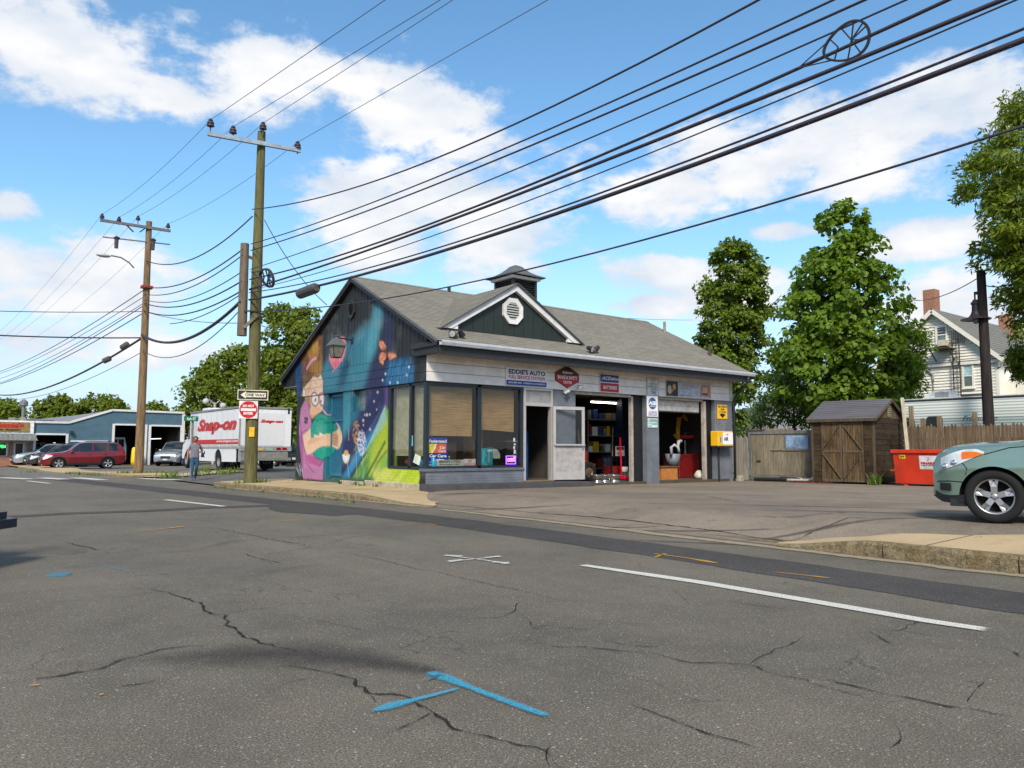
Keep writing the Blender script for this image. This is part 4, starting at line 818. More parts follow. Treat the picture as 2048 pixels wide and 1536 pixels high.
MB().box(XM - .01, XE, YF - .005, YF + .2, 2.955, 3.64).build('header', C8('dark_header', 40, 40, 42), st)
# piers and sills
gd = C8('sill_grey', 96, 100, 108, rough=.6, dirt=.4)
MB().box(XM + .0035, 13.6, YF, YF + .25, .30, .62).build('wall', MAT_GB, st); MB().box(XM - .02, 13.62, YF - .03, YF + .28, .62, .70, .01).build('sill', gd, st)
MB().box(14.72, 15.58, YF, YF + .28, .2, 2.95).build('wall', MAT_GB, st)
MB().box(18.62, 19.20, YF - .06, YF + .35, .08, 2.95).build('wall', MAT_GB, st)
MB().box(22.16, XE, YF - .02, YF + .3, .06, 2.95).build('wall', MAT_GB, st)
MB().box(XE - .25, XE, YF + .3, YB, .06, 3.66).build('wall', MAT_GB, st); MB().box(XM + .3, XE - .25, YB - .25, YB, .06, 3.66).build('wall', MAT_GB, st)
MB().prism([(YF, 3.64), (YB, 3.64), (YRG, ZRG - .15)], XE - .2, XE - .02, 'x').build('wall', dk, st)
# step along the shop window and the worn kerb under it
cs = C8('dark_step', 74, 72, 74, rough=.9, bump=.4, dirt=.4)
MB().add([(XM - .12, 16.48, .05), (15.75, 16.30, .12), (15.75, 16.30, .27), (XM - .12, 16.48, .30), (XM - .12, YF + .1, .05), (15.75, YF + .1, .12), (15.75, YF + .1, .29), (XM - .12, YF + .1, .32)], [(0, 1, 2, 3), (3, 2, 6, 7), (0, 3, 7, 4), (1, 5, 6, 2)]).build('step', cs, st)
MB().add([(XM - .14, 16.465, .10), (13.2, 16.36, .12), (13.2, 16.35, .135), (XM - .14, 16.45, .135), (XM - .14, 16.40, .11), (13.2, 16.3, .12)], [(0, 1, 2, 3), (4, 5, 2, 3)]).build('step_edge', C8('chipped_white', 170, 165, 155, rough=.9, dirt=.5), st)
# floor slab, walls inside, ceiling
sl_ = C8('shop_floor', 78, 68, 56, rough=.9, dirt=.6, sc=2.)
MB().box(15.6, XE - .25, YF - .05, YB - .25, .0, FL).build('floor', sl_, st); MB().box(XM + .3, 15.598, YF + .1, YB - .25, .0, .33).build('floor', sl_, st)
ik = C8('shop_wall_dark', 68, 64, 60, rough=.8, dirt=.5, sc=1.5)
MB().box(15.3, 15.45, YF + .3, YB - .25, .3, 3.2).build('partition', ik, st); MB().box(XM + .31, XE - .26, YB - .30, YB - .26, .1, 3.3).build('partition', ik, st); MB().box(XE - .30, XE - .26, YF + .3, YB - .3, .1, 3.3).build('partition', ik, st)
MB().box(XM + .3, XE - .26, YF + .21, YB - .3, 3.22, 3.3).build('ceiling', C8('shop_ceiling', 96, 90, 84), st)
MB().box(XM + .3, XM + .34, 18.95, YB - .3, .3, 3.2).build('partition', C8('office_wall', 120, 110, 96), st)
MB().box(XM + .36, 15.28, 19.6, 19.66, .33, 3.2).build('partition', C8('office_back', 96, 84, 70, dirt=.5), st)
# ---- glass
def glassmat(name, tint, refl=1., rough=.02):
 q = NT(name); q.N.remove(q.p); tr = q.nd('ShaderNodeBsdfTransparent'); tr.inputs[0].default_value = (*tint, 1); gl = q.nd('ShaderNodeBsdfGlossy'); gl.inputs['Roughness'].default_value = rough
 lw = q.nd('ShaderNodeLayerWeight'); lw.inputs['Blend'].default_value = .5; fz = q.math('ADD', .04, q.math('MULTIPLY', q.math('POWER', lw.outputs['Facing'], 4.), .9)); mx = q.nd('ShaderNodeMixShader'); n = q.noise(q.coord('World'), 1.3, 2, .5)
 bp = q.nd('ShaderNodeBump'); q.L.new(n, bp.inputs['Height']); bp.inputs['Strength'].default_value = .03; bp.inputs['Distance'].default_value = .05; q.L.new(bp.outputs[0], gl.inputs['Normal'])
 q.L.new(q.math('MULTIPLY', fz, refl, True), mx.inputs[0]); q.L.new(tr.outputs[0], mx.inputs[1]); q.L.new(gl.outputs[0], mx.inputs[2]); q.L.new(mx.outputs[0], q.out.inputs[0]); return q.m
MAT_GL = glassmat('shop_glass', (.86, .88, .87), 1.2)
fb = C8('frame_blue_black', 34, 42, 50, rough=.4, var=.1)
# front windows (two bays) and side windows round the corner
fr = MB()
for a, b in ((XM + .0, XM + .10), (12.03, 12.15), (13.50, 13.60)): fr.box(a, b, YF + .02, YF + .14, .70, 2.95)
fr.box(XM + .1, 13.5, YF + .02, YF + .14, .70, .76).box(XM + .1, 13.5, YF + .02, YF + .14, 2.88, 2.95)
for a, b in ((17.70, 17.80), (18.82, 18.92)): fr.box(XM + .02, XM + .14, a, b, .70, 2.93)
fr.box(XM + .02, XM + .14, YF + .14, 18.82, .66, .745).box(XM + .02, XM + .14, YF + .14, 18.82, 2.87, 2.935)
wf_ = fr.build('window', fb, st)
for a, b in ((XM + .1, 12.03), (12.15, 13.5)): MB().quad((a, YF + .07, .76), (b, YF + .07, .76), (b, YF + .07, 2.88), (a, YF + .07, 2.88)).build('pane', MAT_GL, wf_)
for a, b in ((YF + .14, 17.70), (17.80, 18.82)): MB().quad((XM + .07, b, .745), (XM + .07, a, .745), (XM + .07, a, 2.87), (XM + .07, b, 2.87)).build('pane', MAT_GL, wf_)
# woven blinds: many thin slats
def blindmat():
 q = NT('bamboo'); v = q.coord('World', (1, 1, 1)); n = q.noise(v, 3., 4, .6); w = q.noise(q.coord('World', (2, 2, 90)), 1., 2, .5); c = q.mix(q.rng(w, .3, .7), (.30, .18, .08), (.48, .31, .15)); c = q.mix(q.rng(n, .35, .8, 0, .3), c, (.18, .10, .045)); q.fin(c, .7, 0, .2); return q.m
MAT_BB = blindmat()
def blind(x0, x1, zb0, zb1, y):
 mb = MB(); n = 64
 for k in range(n):
  t = k / (n - 1); za = 2.84 + (zb0 - 2.84) * t; zb = 2.84 + (zb1 - 2.84) * t; mb.add([(x0, y, za - .011), (x1, y, zb - .011), (x1, y, zb + .011), (x0, y, za + .011), (x0, y + .006, za), (x1, y + .006, zb)], [(0, 1, 2, 3), (0, 4, 5, 1), (3, 2, 5, 4)])
 for k in range(18):
  x = x0 + (x1 - x0) * (k + .5) / 18; t = (k + .5) / 18; mb.box(x - .003, x + .003, y - .004, y, zb0 * (1 - t) + zb1 * t, 2.84)
 o = mb.build('woven_blind', MAT_BB); return o
tag(blind(10.53, 11.98, 1.56, 1.56, YF + .22), 'brown woven blind hanging in the window beside the corner', 'blind'); tag(blind(12.2, 13.42, 1.76, 1.70, YF + .22), 'brown woven blind, slightly crooked, in the window beside the door', 'blind')
mb = MB()
for k in range(58): mb.box(XM + .2, XM + .206, 17.06, 18.80, 1.02 + .031 * k, 1.02 + .031 * k + .024)
solo(mb, 'slat_blind', C8('cream_blind', 176, 170, 132, rough=.7), 'cream slatted blind in the corner window facing the street', 'blind')
# ---- entrance: aluminium frame, transom, open leaf
al = C8('anodised_aluminium', 186, 180, 176, rough=.42, metal=.35, var=.06)
df = MB().box(13.61, 13.69, YF, YF + .12, .33, 2.95).box(14.62, 14.70, YF, YF + .12, .33, 2.95).box(13.69, 14.62, YF, YF + .12, 2.44, 2.53).box(13.69, 14.62, YF, YF + .12, 2.89, 2.95).build('door_frame', al, st)
MB().box(13.69, 14.62, YF + .05, YF + .06, 2.53, 2.89).build('transom_panel', C8('panel_grey', 150, 146, 144, rough=.35), df)
MB().box(13.61, 14.70, YF - .06, YF + .14, .30, .335).build('threshold', C8('threshold_tan', 124, 108, 84, rough=.8), df)
dl = thing('glass_door', 'open aluminium and glass entrance door folded back against the grey brick pier', 'door', (14.66, YF - .02, .335), math.radians(-13))
lf = MB().box(.0, .09, -.045, 0, 0, 2.12).box(.96, 1.05, -.045, 0, 0, 2.12).box(.09, .96, -.045, 0, 2.03, 2.12).box(.09, .96, -.045, 0, 0, .24).box(.09, .96, -.045, 0, .98, 1.03)
lf.build('door_leaf', al, dl, world=False); MB().quad((.09, -.022, 1.03), (.96, -.022, 1.03), (.96, -.022, 2.03), (.09, -.022, 2.03)).build('pane', glassmat('door_glass', (.8, .83, .83), 1.4), dl, world=False); MB().box(.09, .96, -.035, -.015, .24, .98).build('kick_panel', C8('panel_grey2', 158, 152, 150, rough=.4), dl, world=False)
MB().box(.02, 1.03, -.11, -.075, .985, 1.02).box(.02, .06, -.075, -.04, .985, 1.02).box(.99, 1.03, -.075, -.04, .985, 1.02).build('push_bar', al, dl, world=False); MB().box(.97, 1.0, -.06, -.044, .86, .93).build('lock', C8('lock_steel', 120, 118, 116, metal=.8, rough=.3), dl, world=False)
# ---- garage bay frames and the part-lowered door of the second bay
fm = C8('bay_frame', 168, 156, 144, rough=.6, dirt=.6)
MB().box(18.02, 18.12, YF + .05, YF + .16, FL, 2.90).box(15.6, 18.02, YF + .05, YF + .16, 2.86, 2.95).build('bay_frame', fm, st)
MB().box(21.62, 21.74, YF + .02, YF + .14, FL, 2.88).box(19.2, 21.62, YF + .05, YF + .16, 2.87, 2.95).build('bay_frame', fm, st)
for a, b in ((18.12, 18.62), (21.74, 22.16)): MB().box(a, b, YF + .12, YF + .2, FL, 2.95).build('bay_filler', C8('bay_black', 26, 26, 28, rough=.6), st)
gdr = MB()
for k in range(2): gdr.box(19.26, 21.60, YF + .2, YF + .25, 2.50 + .19 * k, 2.685 + .19 * k, .012)
gdr.build('garage_door', C8('door_white', 196, 190, 184, rough=.55, dirt=.5), st); MB().box(19.28, 21.58, YF + .21, YF + .24, 2.465, 2.5).build('door_seal', C8('seal_dark', 60, 54, 50), st)
# ---- fluorescent tubes inside
tube = M('fluorescent', (1, .95, .85), emit=(1, .93, .82, 5.))
def strip_lamp(a, b, label):
 t = thing('strip_lamp', label, 'lamp', ((a[0] + b[0]) / 2, (a[1] + b[1]) / 2, a[2])); MB().beam((a[0], a[1], a[2] + .07), (b[0], b[1], b[2] + .07), .16, .06).build('housing', wt, t); MB().tube([a, b], .022, 8).build('tube', tube, t)
 MB().tube([(a[0], a[1], a[2] + .08), (a[0], a[1], 3.22)], .008, 5).tube([(b[0], b[1], b[2] + .08), (b[0], b[1], 3.22)], .008, 5).build('hanger', dk, t)
a, b = ony(1182, 804, 20.5), ony(1236, 800, 20.5); strip_lamp(tuple(a), (b[0], 20.5, a[2]), 'lit fluorescent strip lamp hanging in the first garage bay')
a = ony(1250, 799, 22.5); strip_lamp((a[0], 22.5, a[2]), (a[0] + 1.1, 22.5, a[2]), 'lit fluorescent strip lamp behind the blue lift post')
# ------------------------------------------------------------------ signs on the front
def S(u, v, y=YF - .045): return ony(u, v, y)
EXv, EZv = (1, 0, 0), (0, 0, 1)
def sign(name, label, x0, x1, z0, z1, mat, y=YF - .045, th=.02, cat='sign', group=None):
 t = thing(name, label, cat, (x0, y, z0), group=group); MB().box(x0, x1, y - th, y, z0, z1, .003).build('panel', mat, t); t['f'] = y - th; del t['f']; return t, y - th - .002
def fac(u0, v0, u1, v1, y=YF - .045):
 a, b = ony(u0, v1, y), ony(u1, v0, y); zl = (ony(u0, v1, y)[2] + ony(u1, v1, y)[2]) / 2; return a[0], b[0], a[2], b[2]
navy = C8('ink_navy', 34, 34, 98, rough=.5, var=.05); red = C8('ink_red', 196, 30, 34, rough=.5, var=.05); blu = C8('ink_blue', 28, 66, 150, rough=.5, var=.05); ww = C8('ink_white', 236, 232, 230, rough=.5, var=.03); blk = C8('ink_black', 22, 22, 24, rough=.6, var=.05); tl = C8('ink_teal', 30, 110, 140, rough=.5); gy = C8('ink_grey', 130, 134, 138, rough=.6)
sw = C8('sign_white', 236, 232, 232, rough=.4, var=.04, dirt=.15)
def L(t, body, x0, x1, z0, z1, y, mat, **k): return lettering('lettering', body, (x0, y, z0), EXv, EZv, x1 - x0, z1 - z0, mat, t, n=(0, -1, 0), lift=.002, **k)
# 1 big name sign: corners read on the wall
xa, xb = S(1011, 750)[0], S(1092, 750)[0]; zt, zb = 3.48, 2.95 + .03
t, y = sign('sign', 'white, red and blue name sign reading EDDIE\'S AUTO FULL SERVICE STATION above the window', xa, xb, zb, zt, sw, th=.03)
w = xb - xa; h = zt - zb
L(t, "EDDIE'S AUTO", xa + .06 * w, xb - .04 * w, zb + .64 * h, zb + .92 * h, y, navy, bold=.035); L(t, 'FULL SERVICE STATION', xa + .06 * w, xb - .05 * w, zb + .38 * h, zb + .58 * h, y, red, bold=.025)
MB().box(xa + .01, xb - .01, y - .001, y + .004, zb + .01, zb + .29 * h).build('blue_band', blu, t); L(t, '(603) 889-9001  FOREIGN & DOMESTIC', xa + .05 * w, xb - .04 * w, zb + .09 * h, zb + .21 * h, y - .003, ww, bold=.02)
# 2 red lozenge
c = S(1134, 754); c = (c[0], c[1], c[2]); hw, hh = .60 * .78, .33
t = thing('sign', 'red six-sided brake and safety centre sign beside the name sign', 'sign', (c[0], YF - .045, c[2] - hh))
hexp = lambda k: [(c[0] - hw * k, c[2] - hh * .36 * k), (c[0], c[2] - hh * k), (c[0] + hw * k, c[2] - hh * .36 * k), (c[0] + hw * k, c[2] + hh * .36 * k), (c[0], c[2] + hh * k), (c[0] - hw * k, c[2] + hh * .36 * k)]
MB().prism(hexp(1.), YF - .06, YF - .036, 'y').build('panel', C8('sign_black_red', 74, 20, 26, rough=.4), t); MB().prism(hexp(.93), YF - .066, YF - .06, 'y').build('red_field', C8('sign_red', 190, 34, 34, rough=.4), t)
MB().prism([(c[0] - .42, c[2] + .05), (c[0] + .42, c[2] + .05), (c[0] + .38, c[2] + .13), (c[0], c[2] + .30), (c[0] - .38, c[2] + .13)], YF - .069, YF - .066, 'y').build('dark_field', C8('sign_maroon', 60, 22, 28, rough=.4), t)
yq = YF - .071; L(t, 'Napa', c[0] - .16, c[0] + .16, c[2] + .07, c[2] + .17, yq, ww, shear=.3, bold=.02) if 0 else L(t, 'Raybestos', c[0] - .2, c[0] + .2, c[2] + .07, c[2] + .17, yq, ww, shear=.3, bold=.02)
L(t, 'BRAKE & SAFETY', c[0] - .39, c[0] + .39, c[2] - .07, c[2] + .03, yq, ww, bold=.02); L(t, 'CENTER', c[0] - .17, c[0] + .17, c[2] - .20, c[2] - .12, yq, ww, bold=.02)
# 3 blue and red batteries sign
xa, xb = S(1199, 750)[0], S(1237, 760)[0]; zt, zb = 3.52, 2.97
t, y = sign('sign', 'square blue over red batteries sign above the first garage bay', xa, xb, zb, zt, sw); zm = (zt + zb) / 2 + .02; w = xb - xa
MB().box(xa + .012, xb - .012, y - .001, y + .004, zm + .012, zt - .012).build('blue_field', C8('sign_blue', 36, 52, 128, rough=.4), t); MB().box(xa + .012, xb - .012, y - .001, y + .004, zb + .012, zm - .012).build('red_field', C8('sign_red2', 176, 28, 44, rough=.4), t)
L(t, 'ACDelco', xa + .08 * w, xb - .03 * w, zm + .08, zm + .19, y - .003, ww, shear=.25, bold=.03); L(t, 'BATTERIES', xa + .16 * w, xb - .12 * w, zb + .09, zb + .20, y - .003, ww, shear=.2, bold=.02)
# 4 inspection station board, 5 certified sign, 6 small price card on the pier
xa, xb = S(1293, 775)[0], S(1317, 775)[0]; t, y = sign('sign', 'white official inspection station board at the top of the middle pier', xa, xb, 2.965, 3.53, C8('board_pale', 206, 206, 204, rough=.5)); w = xb - xa
for a, b, c0, c1 in ((.02, .98, .985, .998), (.02, .98, .0, .012), (.02, .035, .012, .985), (.965, .98, .012, .985)): MB().box(xa + a * w, xa + b * w, y - .001, y + .003, 2.97 + c0 * .55, 2.97 + c1 * .55).build('border', gy, t)
for s_, a, b, z0, z1 in (('OFFICIAL', .2, .82, 3.31, 3.37), ('INSPECTION', .12, .9, 3.22, 3.28), ('STATION', .28, .76, 3.13, 3.19)): L(t, s_, xa + a * w, xa + b * w, z0, z1, y, gy, bold=.02)
L(t, '7291', xa + .36 * w, xa + .7 * w, 3.0, 3.1, y, navy, bold=.03); L(t, 'STATE OF', xa + .3 * w, xa + .7 * w, 3.41, 3.44, y, gy); L(t, 'NEW HAMPSHIRE', xa + .2 * w, xa + .8 * w, 3.46, 3.49, y, gy)
yp = YF - .065; xa, xb = ony(1293.5, 830, yp)[0], ony(1315, 830, yp)[0]; w = xb - xa
t, y = sign('sign', 'white sign with a blue toothed seal on the middle pier', xa, xb, 2.27, 2.945, sw, y=yp); zc = 2.70; R_ = w * .40; cx = (xa + xb) / 2
pts = [(cx + (R_ if k % 2 else R_ * .85) * math.cos(2 * pi * k / 44), zc + (R_ if k % 2 else R_ * .85) * math.sin(2 * pi * k / 44)) for k in range(44)]
MB().prism(pts, y - .002, y + .002, 'y').build('seal', C8('seal_blue', 24, 96, 150, rough=.4), t); L(t, 'ASE', cx - .2, cx + .2, zc - .05, zc + .08, y - .004, ww, shear=.1, bold=.05); L(t, 'CERTIFIED', cx - .13, cx + .13, zc - .11, zc - .07, y - .004, ww, bold=.02)
for s_, z0, m_ in (('WE EMPLOY', 2.43, C8('ink_orange', 214, 120, 70)), ('AUTOMOTIVE', 2.385, blu), ('SERVICE', 2.34, blu), ('EXCELLENCE', 2.295, blu)): L(t, s_, xa + .12 * w, xb - .1 * w, z0, z0 + .035, y, m_, bold=.02)
t, y = sign('sign', 'small pale inspection price card below the blue seal sign', xa + .03, xb - .02, 1.92, 2.22, C8('card_green', 190, 214, 206, rough=.5), y=yp)
for s_, a, b, z0, z1, m_ in (('VEHICLE', .22, .86, 2.15, 2.19, tl), ('INSPECTION', .12, .94, 2.10, 2.145, tl), ('$40', .5, .9, 2.0, 2.07, tl), ('CARS', .1, .4, 2.03, 2.07, gy), ('TRUCKS', .1, .45, 1.95, 1.99, gy)): L(t, s_, xa + a * w, xa + b * w, z0, z1, y, m_, bold=.02)
# 7 long faded banner
xa, xb = S(1331.5, 775)[0], S(1421, 790)[0]; t, y = sign('sign', 'long faded banner with a dark photo panel above the second garage bay', xa, xb, 2.965, 3.50, C8('banner_pale', 178, 186, 196, rough=.5)); w = xb - xa
ph = MB().box(xa + .01, xa + .25 * w, y - .003, y + .002, 2.99, 3.48).build('photo_panel', C8('photo_black', 34, 28, 26, rough=.35), t)
MB().sphere((xa + .17 * w, y - .003, 3.30), .085, 12, 8, (1, .04, 1.2)).build('photo_face', C8('photo_skin', 206, 150, 96), ph); MB().sphere((xa + .07 * w, y - .004, 3.20), .10, 12, 8, (1, .04, 1.5)).build('photo_figure', C8('photo_cream', 200, 176, 140), ph); MB().prism([(xa + .06 * w, 3.05), (xa + .09 * w, 3.05), (xa + .17 * w, 3.22), (xa + .15 * w, 3.24)], y - .006, y - .004, 'y').build('photo_arm', C8('photo_skin', 206, 150, 96), ph)
L(t, 'PERFORMANCE', xa + .28 * w, xa + .70 * w, 3.32, 3.42, y, C8('ink_pink', 196, 168, 186), bold=.02); L(t, 'diagnostics', xa + .30 * w, xa + .5 * w, 3.25, 3.29, y, gy); L(t, 'Snap-on', xa + .28 * w, xa + .40 * w, 3.01, 3.055, y, red, shear=.2, bold=.03); L(t, 'snapon.com', xa + .43 * w, xa + .55 * w, 3.015, 3.045, y, C8('ink_pale_red', 200, 130, 140))
MB().prism([(xa + .74 * w, 3.06), (xa + .98 * w, 3.02), (xa + .98 * w, 3.44), (xa + .78 * w, 3.44)], y - .003, y + .001, 'y').build('device_picture', C8('device_orange', 196, 122, 84, rough=.4), t); MB().prism([(xa + .80 * w, 3.17), (xa + .91 * w, 3.15), (xa + .92 * w, 3.36), (xa + .81 * w, 3.37)], y - .006, y - .003, 'y').build('device_screen', C8('device_cream', 190, 178, 158), t); MB().box(xa + .80 * w, xa + .92 * w, y - .008, y - .004, 3.10, 3.16).build('device_keys', C8('device_brown', 96, 66, 50), t)
# 8 yellow air signs on the right pier, and the air machine
ye = C8('sign_yellow', 232, 178, 28, rough=.4, var=.06); yp = YF - .025; xa, xb = ony(1434, 820, yp)[0], ony(1453.5, 820, yp)[0]; w = xb - xa
t, y = sign('sign', 'yellow self-serve air sign with a black down arrow on the right pier', xa, xb, 2.30, 2.80, ye, y=yp); cx = (xa + xb) / 2
for s_, a, b, z0, z1 in (('SELF SERVE', .06, .94, 2.70, 2.76), ('AIR', .3, .72, 2.60, 2.67), ('24 HOURS', .16, .86, 2.52, 2.57)): L(t, s_, xa + a * w, xa + b * w, z0, z1, y, blk, bold=.03)
MB().prism([(cx - .18, 2.46), (cx, 2.33), (cx + .18, 2.46), (cx + .11, 2.46), (cx + .11, 2.49), (cx - .11, 2.49), (cx - .11, 2.46)], y - .001, y + .002, 'y').build('arrow', blk, t)
a = ony(1436.5, 892, YF - .35); b = ony(1466, 866, YF - .35); x0, x1 = a[0], b[0]; t = thing('air_machine', 'yellow coin-operated air machine mounted on the right pier', 'machine', (x0, YF - .03, 1.32))
MB().box(x0, x1, YF - .35, YF - .025, 1.34, 1.86, .02).build('cabinet', ye, t); MB().box(x0 + .27, x1 - .02, YF - .356, YF - .349, 1.40, 1.82).build('white_plate', ww, t); lettering('lettering', 'AIR', (x0 + .31, YF - .36, 1.53), EXv, EZv, .25, .13, blu, t, n=(0, -1, 0), bold=.04); lettering('lettering', '1.00', (x0 + .42, YF - .36, 1.72), EXv, EZv, .14, .05, red, t, n=(0, -1, 0), bold=.02)
MB().box(x0 + .08, x0 + .19, YF - .357, YF - .349, 1.44, 1.68).build('hose_picture', C8('pic_grey', 170, 180, 190), t); MB().box(x0 + .115, x0 + .15, YF - .36, YF - .356, 1.47, 1.65).build('hose_mark', blk, t); MB().box(x0, x1, YF - .33, YF - .05, 1.30, 1.34).build('base', dk, t); MB().tube([(x0 + .35, YF - .1, 1.32), (x0 + .36, YF - .1, .15)], .03, 8).build('conduit', dk, t)
# cameras and floodlights on the front
def cctv(u, v, label):
 p = ony(u, v, YF - .1); t = thing('security_camera', label, 'camera', tuple(p)); MB().box(p[0] - .05, p[0] + .02, YF - .06, YF - .036, p[2] - .03, p[2] + .06).build('mount', C8('cam_grey', 190, 188, 180), t); MB().cyl((p[0] - .10, YF - .2, p[2] - .02), (p[0] + .09, YF - .12, p[2] + .03), .045, .05, 12).build('body', C8('cam_white', 206, 204, 198, rough=.4), t, smooth=False); MB().tube([(p[0] - .02, YF - .05, p[2] + .02), (p[0], YF - .14, p[2] + .01)], .015, 6).build('arm', C8('cam_grey', 190, 188, 180), t)
cctv(1132, 784, 'white security camera under the fascia beside the open door'); cctv(1160, 774, 'white security camera on the fascia at the first garage bay corner')
def floods(u, v, label, flip=1):
 p = ony(u, v, 16.45); z0 = roofz(16.45) + .02; x = p[0]; t = thing('floodlight', label, 'lamp', (x, 16.45, z0)); MB().box(x - .06, x + .06, 16.4, 16.5, z0 - .03, z0 + .05).build('mount', dk, t)
 for k, (dx, dy, dz, lit) in enumerate(((-.16, -.05, .10, 1), (.18, .02, .13, 0))):
  MB().tube([(x, 16.45, z0 + .04), (x + dx * .6, 16.45 + dy, z0 + dz)], .02, 6).build('arm', dk, t)
  d = Vector((dx * flip * 1.2, -.5 + .6 * (1 - lit), -.25)).normalized(); c = Vector((x + dx, 16.42 + dy, z0 + dz)); hd = MB().cyl(c - d * .1, c + d * .09, .05, .095, 14).build('lamp_head', C8('lamp_black', 36, 34, 34, rough=.5), t, smooth=False); MB().cyl(c + d * .088, c + d * .098, .08, .08, 14).build('lens', C8('lens_grey', 196, 196, 190, rough=.15), hd)
floods(910, 668, 'twin black floodlight on the roof edge by the street corner'); floods(1184, 703, 'twin black floodlight on the roof edge right of the front gable', -1)
# ---- lantern on the painted wall
lp = onx(673, 690, XM - .55); lx, ly, lz = lp; lt = thing('wall_lantern', 'grey carriage lantern on a bracket in front of the painted pink heart', 'lamp', (XM, 21.19, 4.45))
am = onx(705, 681, XM); MB().box(XM - .03, XM, am[1] - .06, am[1] + .06, am[2] - .1, am[2] + .1).tube([(XM, am[1], am[2]), (lx + .1, ly - .05, am[2] + .02), (lx, ly, am[2] + .03)], .022, 8).build('bracket', dk, lt)
lg = C8('lantern_grey', 98, 100, 102, rough=.5)
def frustum(mb, c, r0, z0, r1, z1):
 a = [(c[0] + sx * r0, c[1] + sy * r0, z0) for sx, sy in ((-1, -1), (1, -1), (1, 1), (-1, 1))]; b = [(c[0] + sx * r1, c[1] + sy * r1, z1) for sx, sy in ((-1, -1), (1, -1), (1, 1), (-1, 1))]
 for k in range(4): mb.quad(a[k], a[(k + 1) % 4], b[(k + 1) % 4], b[k])
 mb.quad(*a[::-1]); mb.quad(*b); return mb
k_ = .92
frustum(frustum(MB(), (lx, ly), .24 * k_, lz + .0, .11 * k_, lz + .18), (lx, ly), .25 * k_, lz - .03, .24 * k_, lz).build('hood', lg, lt); MB().lathe([(.06, .18), (.04, .22), (.03, .25), (.07, .27), (.05, .29), (0, .295)], 12, (lx, ly, lz)).build('finial', lg, lt)
frustum(MB(), (lx, ly), .12 * k_, lz - .36, .20 * k_, lz - .035).build('lamp_glass', C8('lantern_glass', 138, 130, 118, rough=.3), lt)
fr_ = MB()
for sx, sy in ((-1, -1), (1, -1), (1, 1), (-1, 1)): fr_.beam((lx + sx * .123 * k_, ly + sy * .123 * k_, lz - .365), (lx + sx * .205 * k_, ly + sy * .205 * k_, lz - .03), .02, .02)
fr_.box(lx - .13 * k_, lx + .13 * k_, ly - .13 * k_, ly + .13 * k_, lz - .385, lz - .36).build('lantern_frame', dk, lt)
# ------------------------------------------------------------------ things inside the shop window
ped = C8('shelf_wood', 150, 112, 66, rough=.7); card = C8('cardboard', 150, 112, 72, rough=.8, dirt=.3)
MB().box(XM + .32, 13.5, YF + .26, YF + .62, .60, .70).build('window_shelf', C8('shelf_dark', 60, 52, 46), st)
t = thing('poster', 'tall blue car care centre poster standing in the corner window', 'poster', (10.53, YF + .10, .76))
yP = YF + .10; MB().box(10.53, 11.12, yP, yP + .008, .77, 1.50).build('panel', C8('poster_blue', 20, 52, 150, rough=.4, var=.04), t)
Lw = lambda s_, x0, x1, z0, z1, m_, y=yP, **k: lettering('lettering', s_, (x0, y, z0), EXv, EZv, x1 - x0, z1 - z0, m_, t, n=(0, -1, 0), lift=.003, **k)
Lw('Federated', 10.55, 11.09, 1.37, 1.45, ww, bold=.03)
MB().box(10.55, 11.08, yP - .004, yP, 1.10, 1.34).build('orange_field', C8('poster_orange', 232, 96, 34, rough=.4), t); MB().prism([(10.55, 1.10), (10.64, 1.10), (10.72, 1.22), (10.76, 1.34), (10.55, 1.34)], yP - .007, yP - .004, 'y').build('yellow_field', C8('poster_yellow', 214, 204, 40), t)
MB().prism([(10.63, 1.10), (10.66, 1.10), (10.73, 1.20), (10.78, 1.34), (10.745, 1.34), (10.70, 1.21)], yP - .010, yP - .007, 'y').build('white_swoosh', ww, t); MB().box(10.69, 10.77, yP - .0105, yP - .008, 1.23, 1.245).build('white_swoosh', ww, t)
Lw('Car', 10.88, 11.06, 1.21, 1.28, ww, yP - .004, bold=.03); Lw('Care', 10.84, 11.07, 1.12, 1.19, ww, yP - .004, bold=.03); Lw('Car Care', 10.57, 11.09, .99, 1.07, ww, bold=.04); Lw('Center', 10.63, 11.02, .89, .97, ww, bold=.04); MB().box(10.57, 11.08, yP - .003, yP, .868, .876).build('rule', ww, t); Lw('Nationwide', 10.69, 10.98, .83, .86, ww); Lw('Federated', 10.56, 10.85, .78, .82, ww, bold=.02)
t = thing('sign', 'narrow hand-lettered white sign along the bottom of the corner window', 'sign', (10.75, YF + .085, .76)); yP = YF + .09; MB().box(10.75, 11.62, yP - .02, yP - .012, .765, .925).build('panel', C8('card_cream', 210, 210, 190, rough=.6), t); yP -= .022
Lw("EDDIE'S CITGO", 10.84, 11.52, .85, .91, blk, yP, shear=.3, bold=.03); Lw('EDDIE KHOURY PROP', 10.87, 11.49, .785, .825, blk, yP, shear=.1, bold=.02)
t = thing('sign', 'small white NO LOITERING card with red letters in the corner window', 'sign', (11.62, YF + .085, .76)); MB().box(11.625, 12.01, yP + .002, yP + .01, .775, .945).build('panel', C8('card_white', 214, 210, 200, rough=.6), t); Lw('NO', 11.77, 11.88, .87, .92, red, yP, bold=.02); Lw('LOITERING', 11.64, 12.0, .79, .84, red, yP, bold=.01)
t = thing('neon_sign', 'purple framed neon OPEN sign at the bottom of the window by the door', 'sign', (13.08, YF + .12, .8)); yP = YF + .13
pur = M('neon_purple', (.2, .05, .6), emit=(.22, .06, 1., 4.)); pnk = M('neon_pink', (.8, .1, .5), emit=(1., .12, .75, 6.)); MB().box(13.07, 13.42, yP, yP + .02, .79, 1.03).build('panel', C8('neon_back', 40, 20, 60), t)
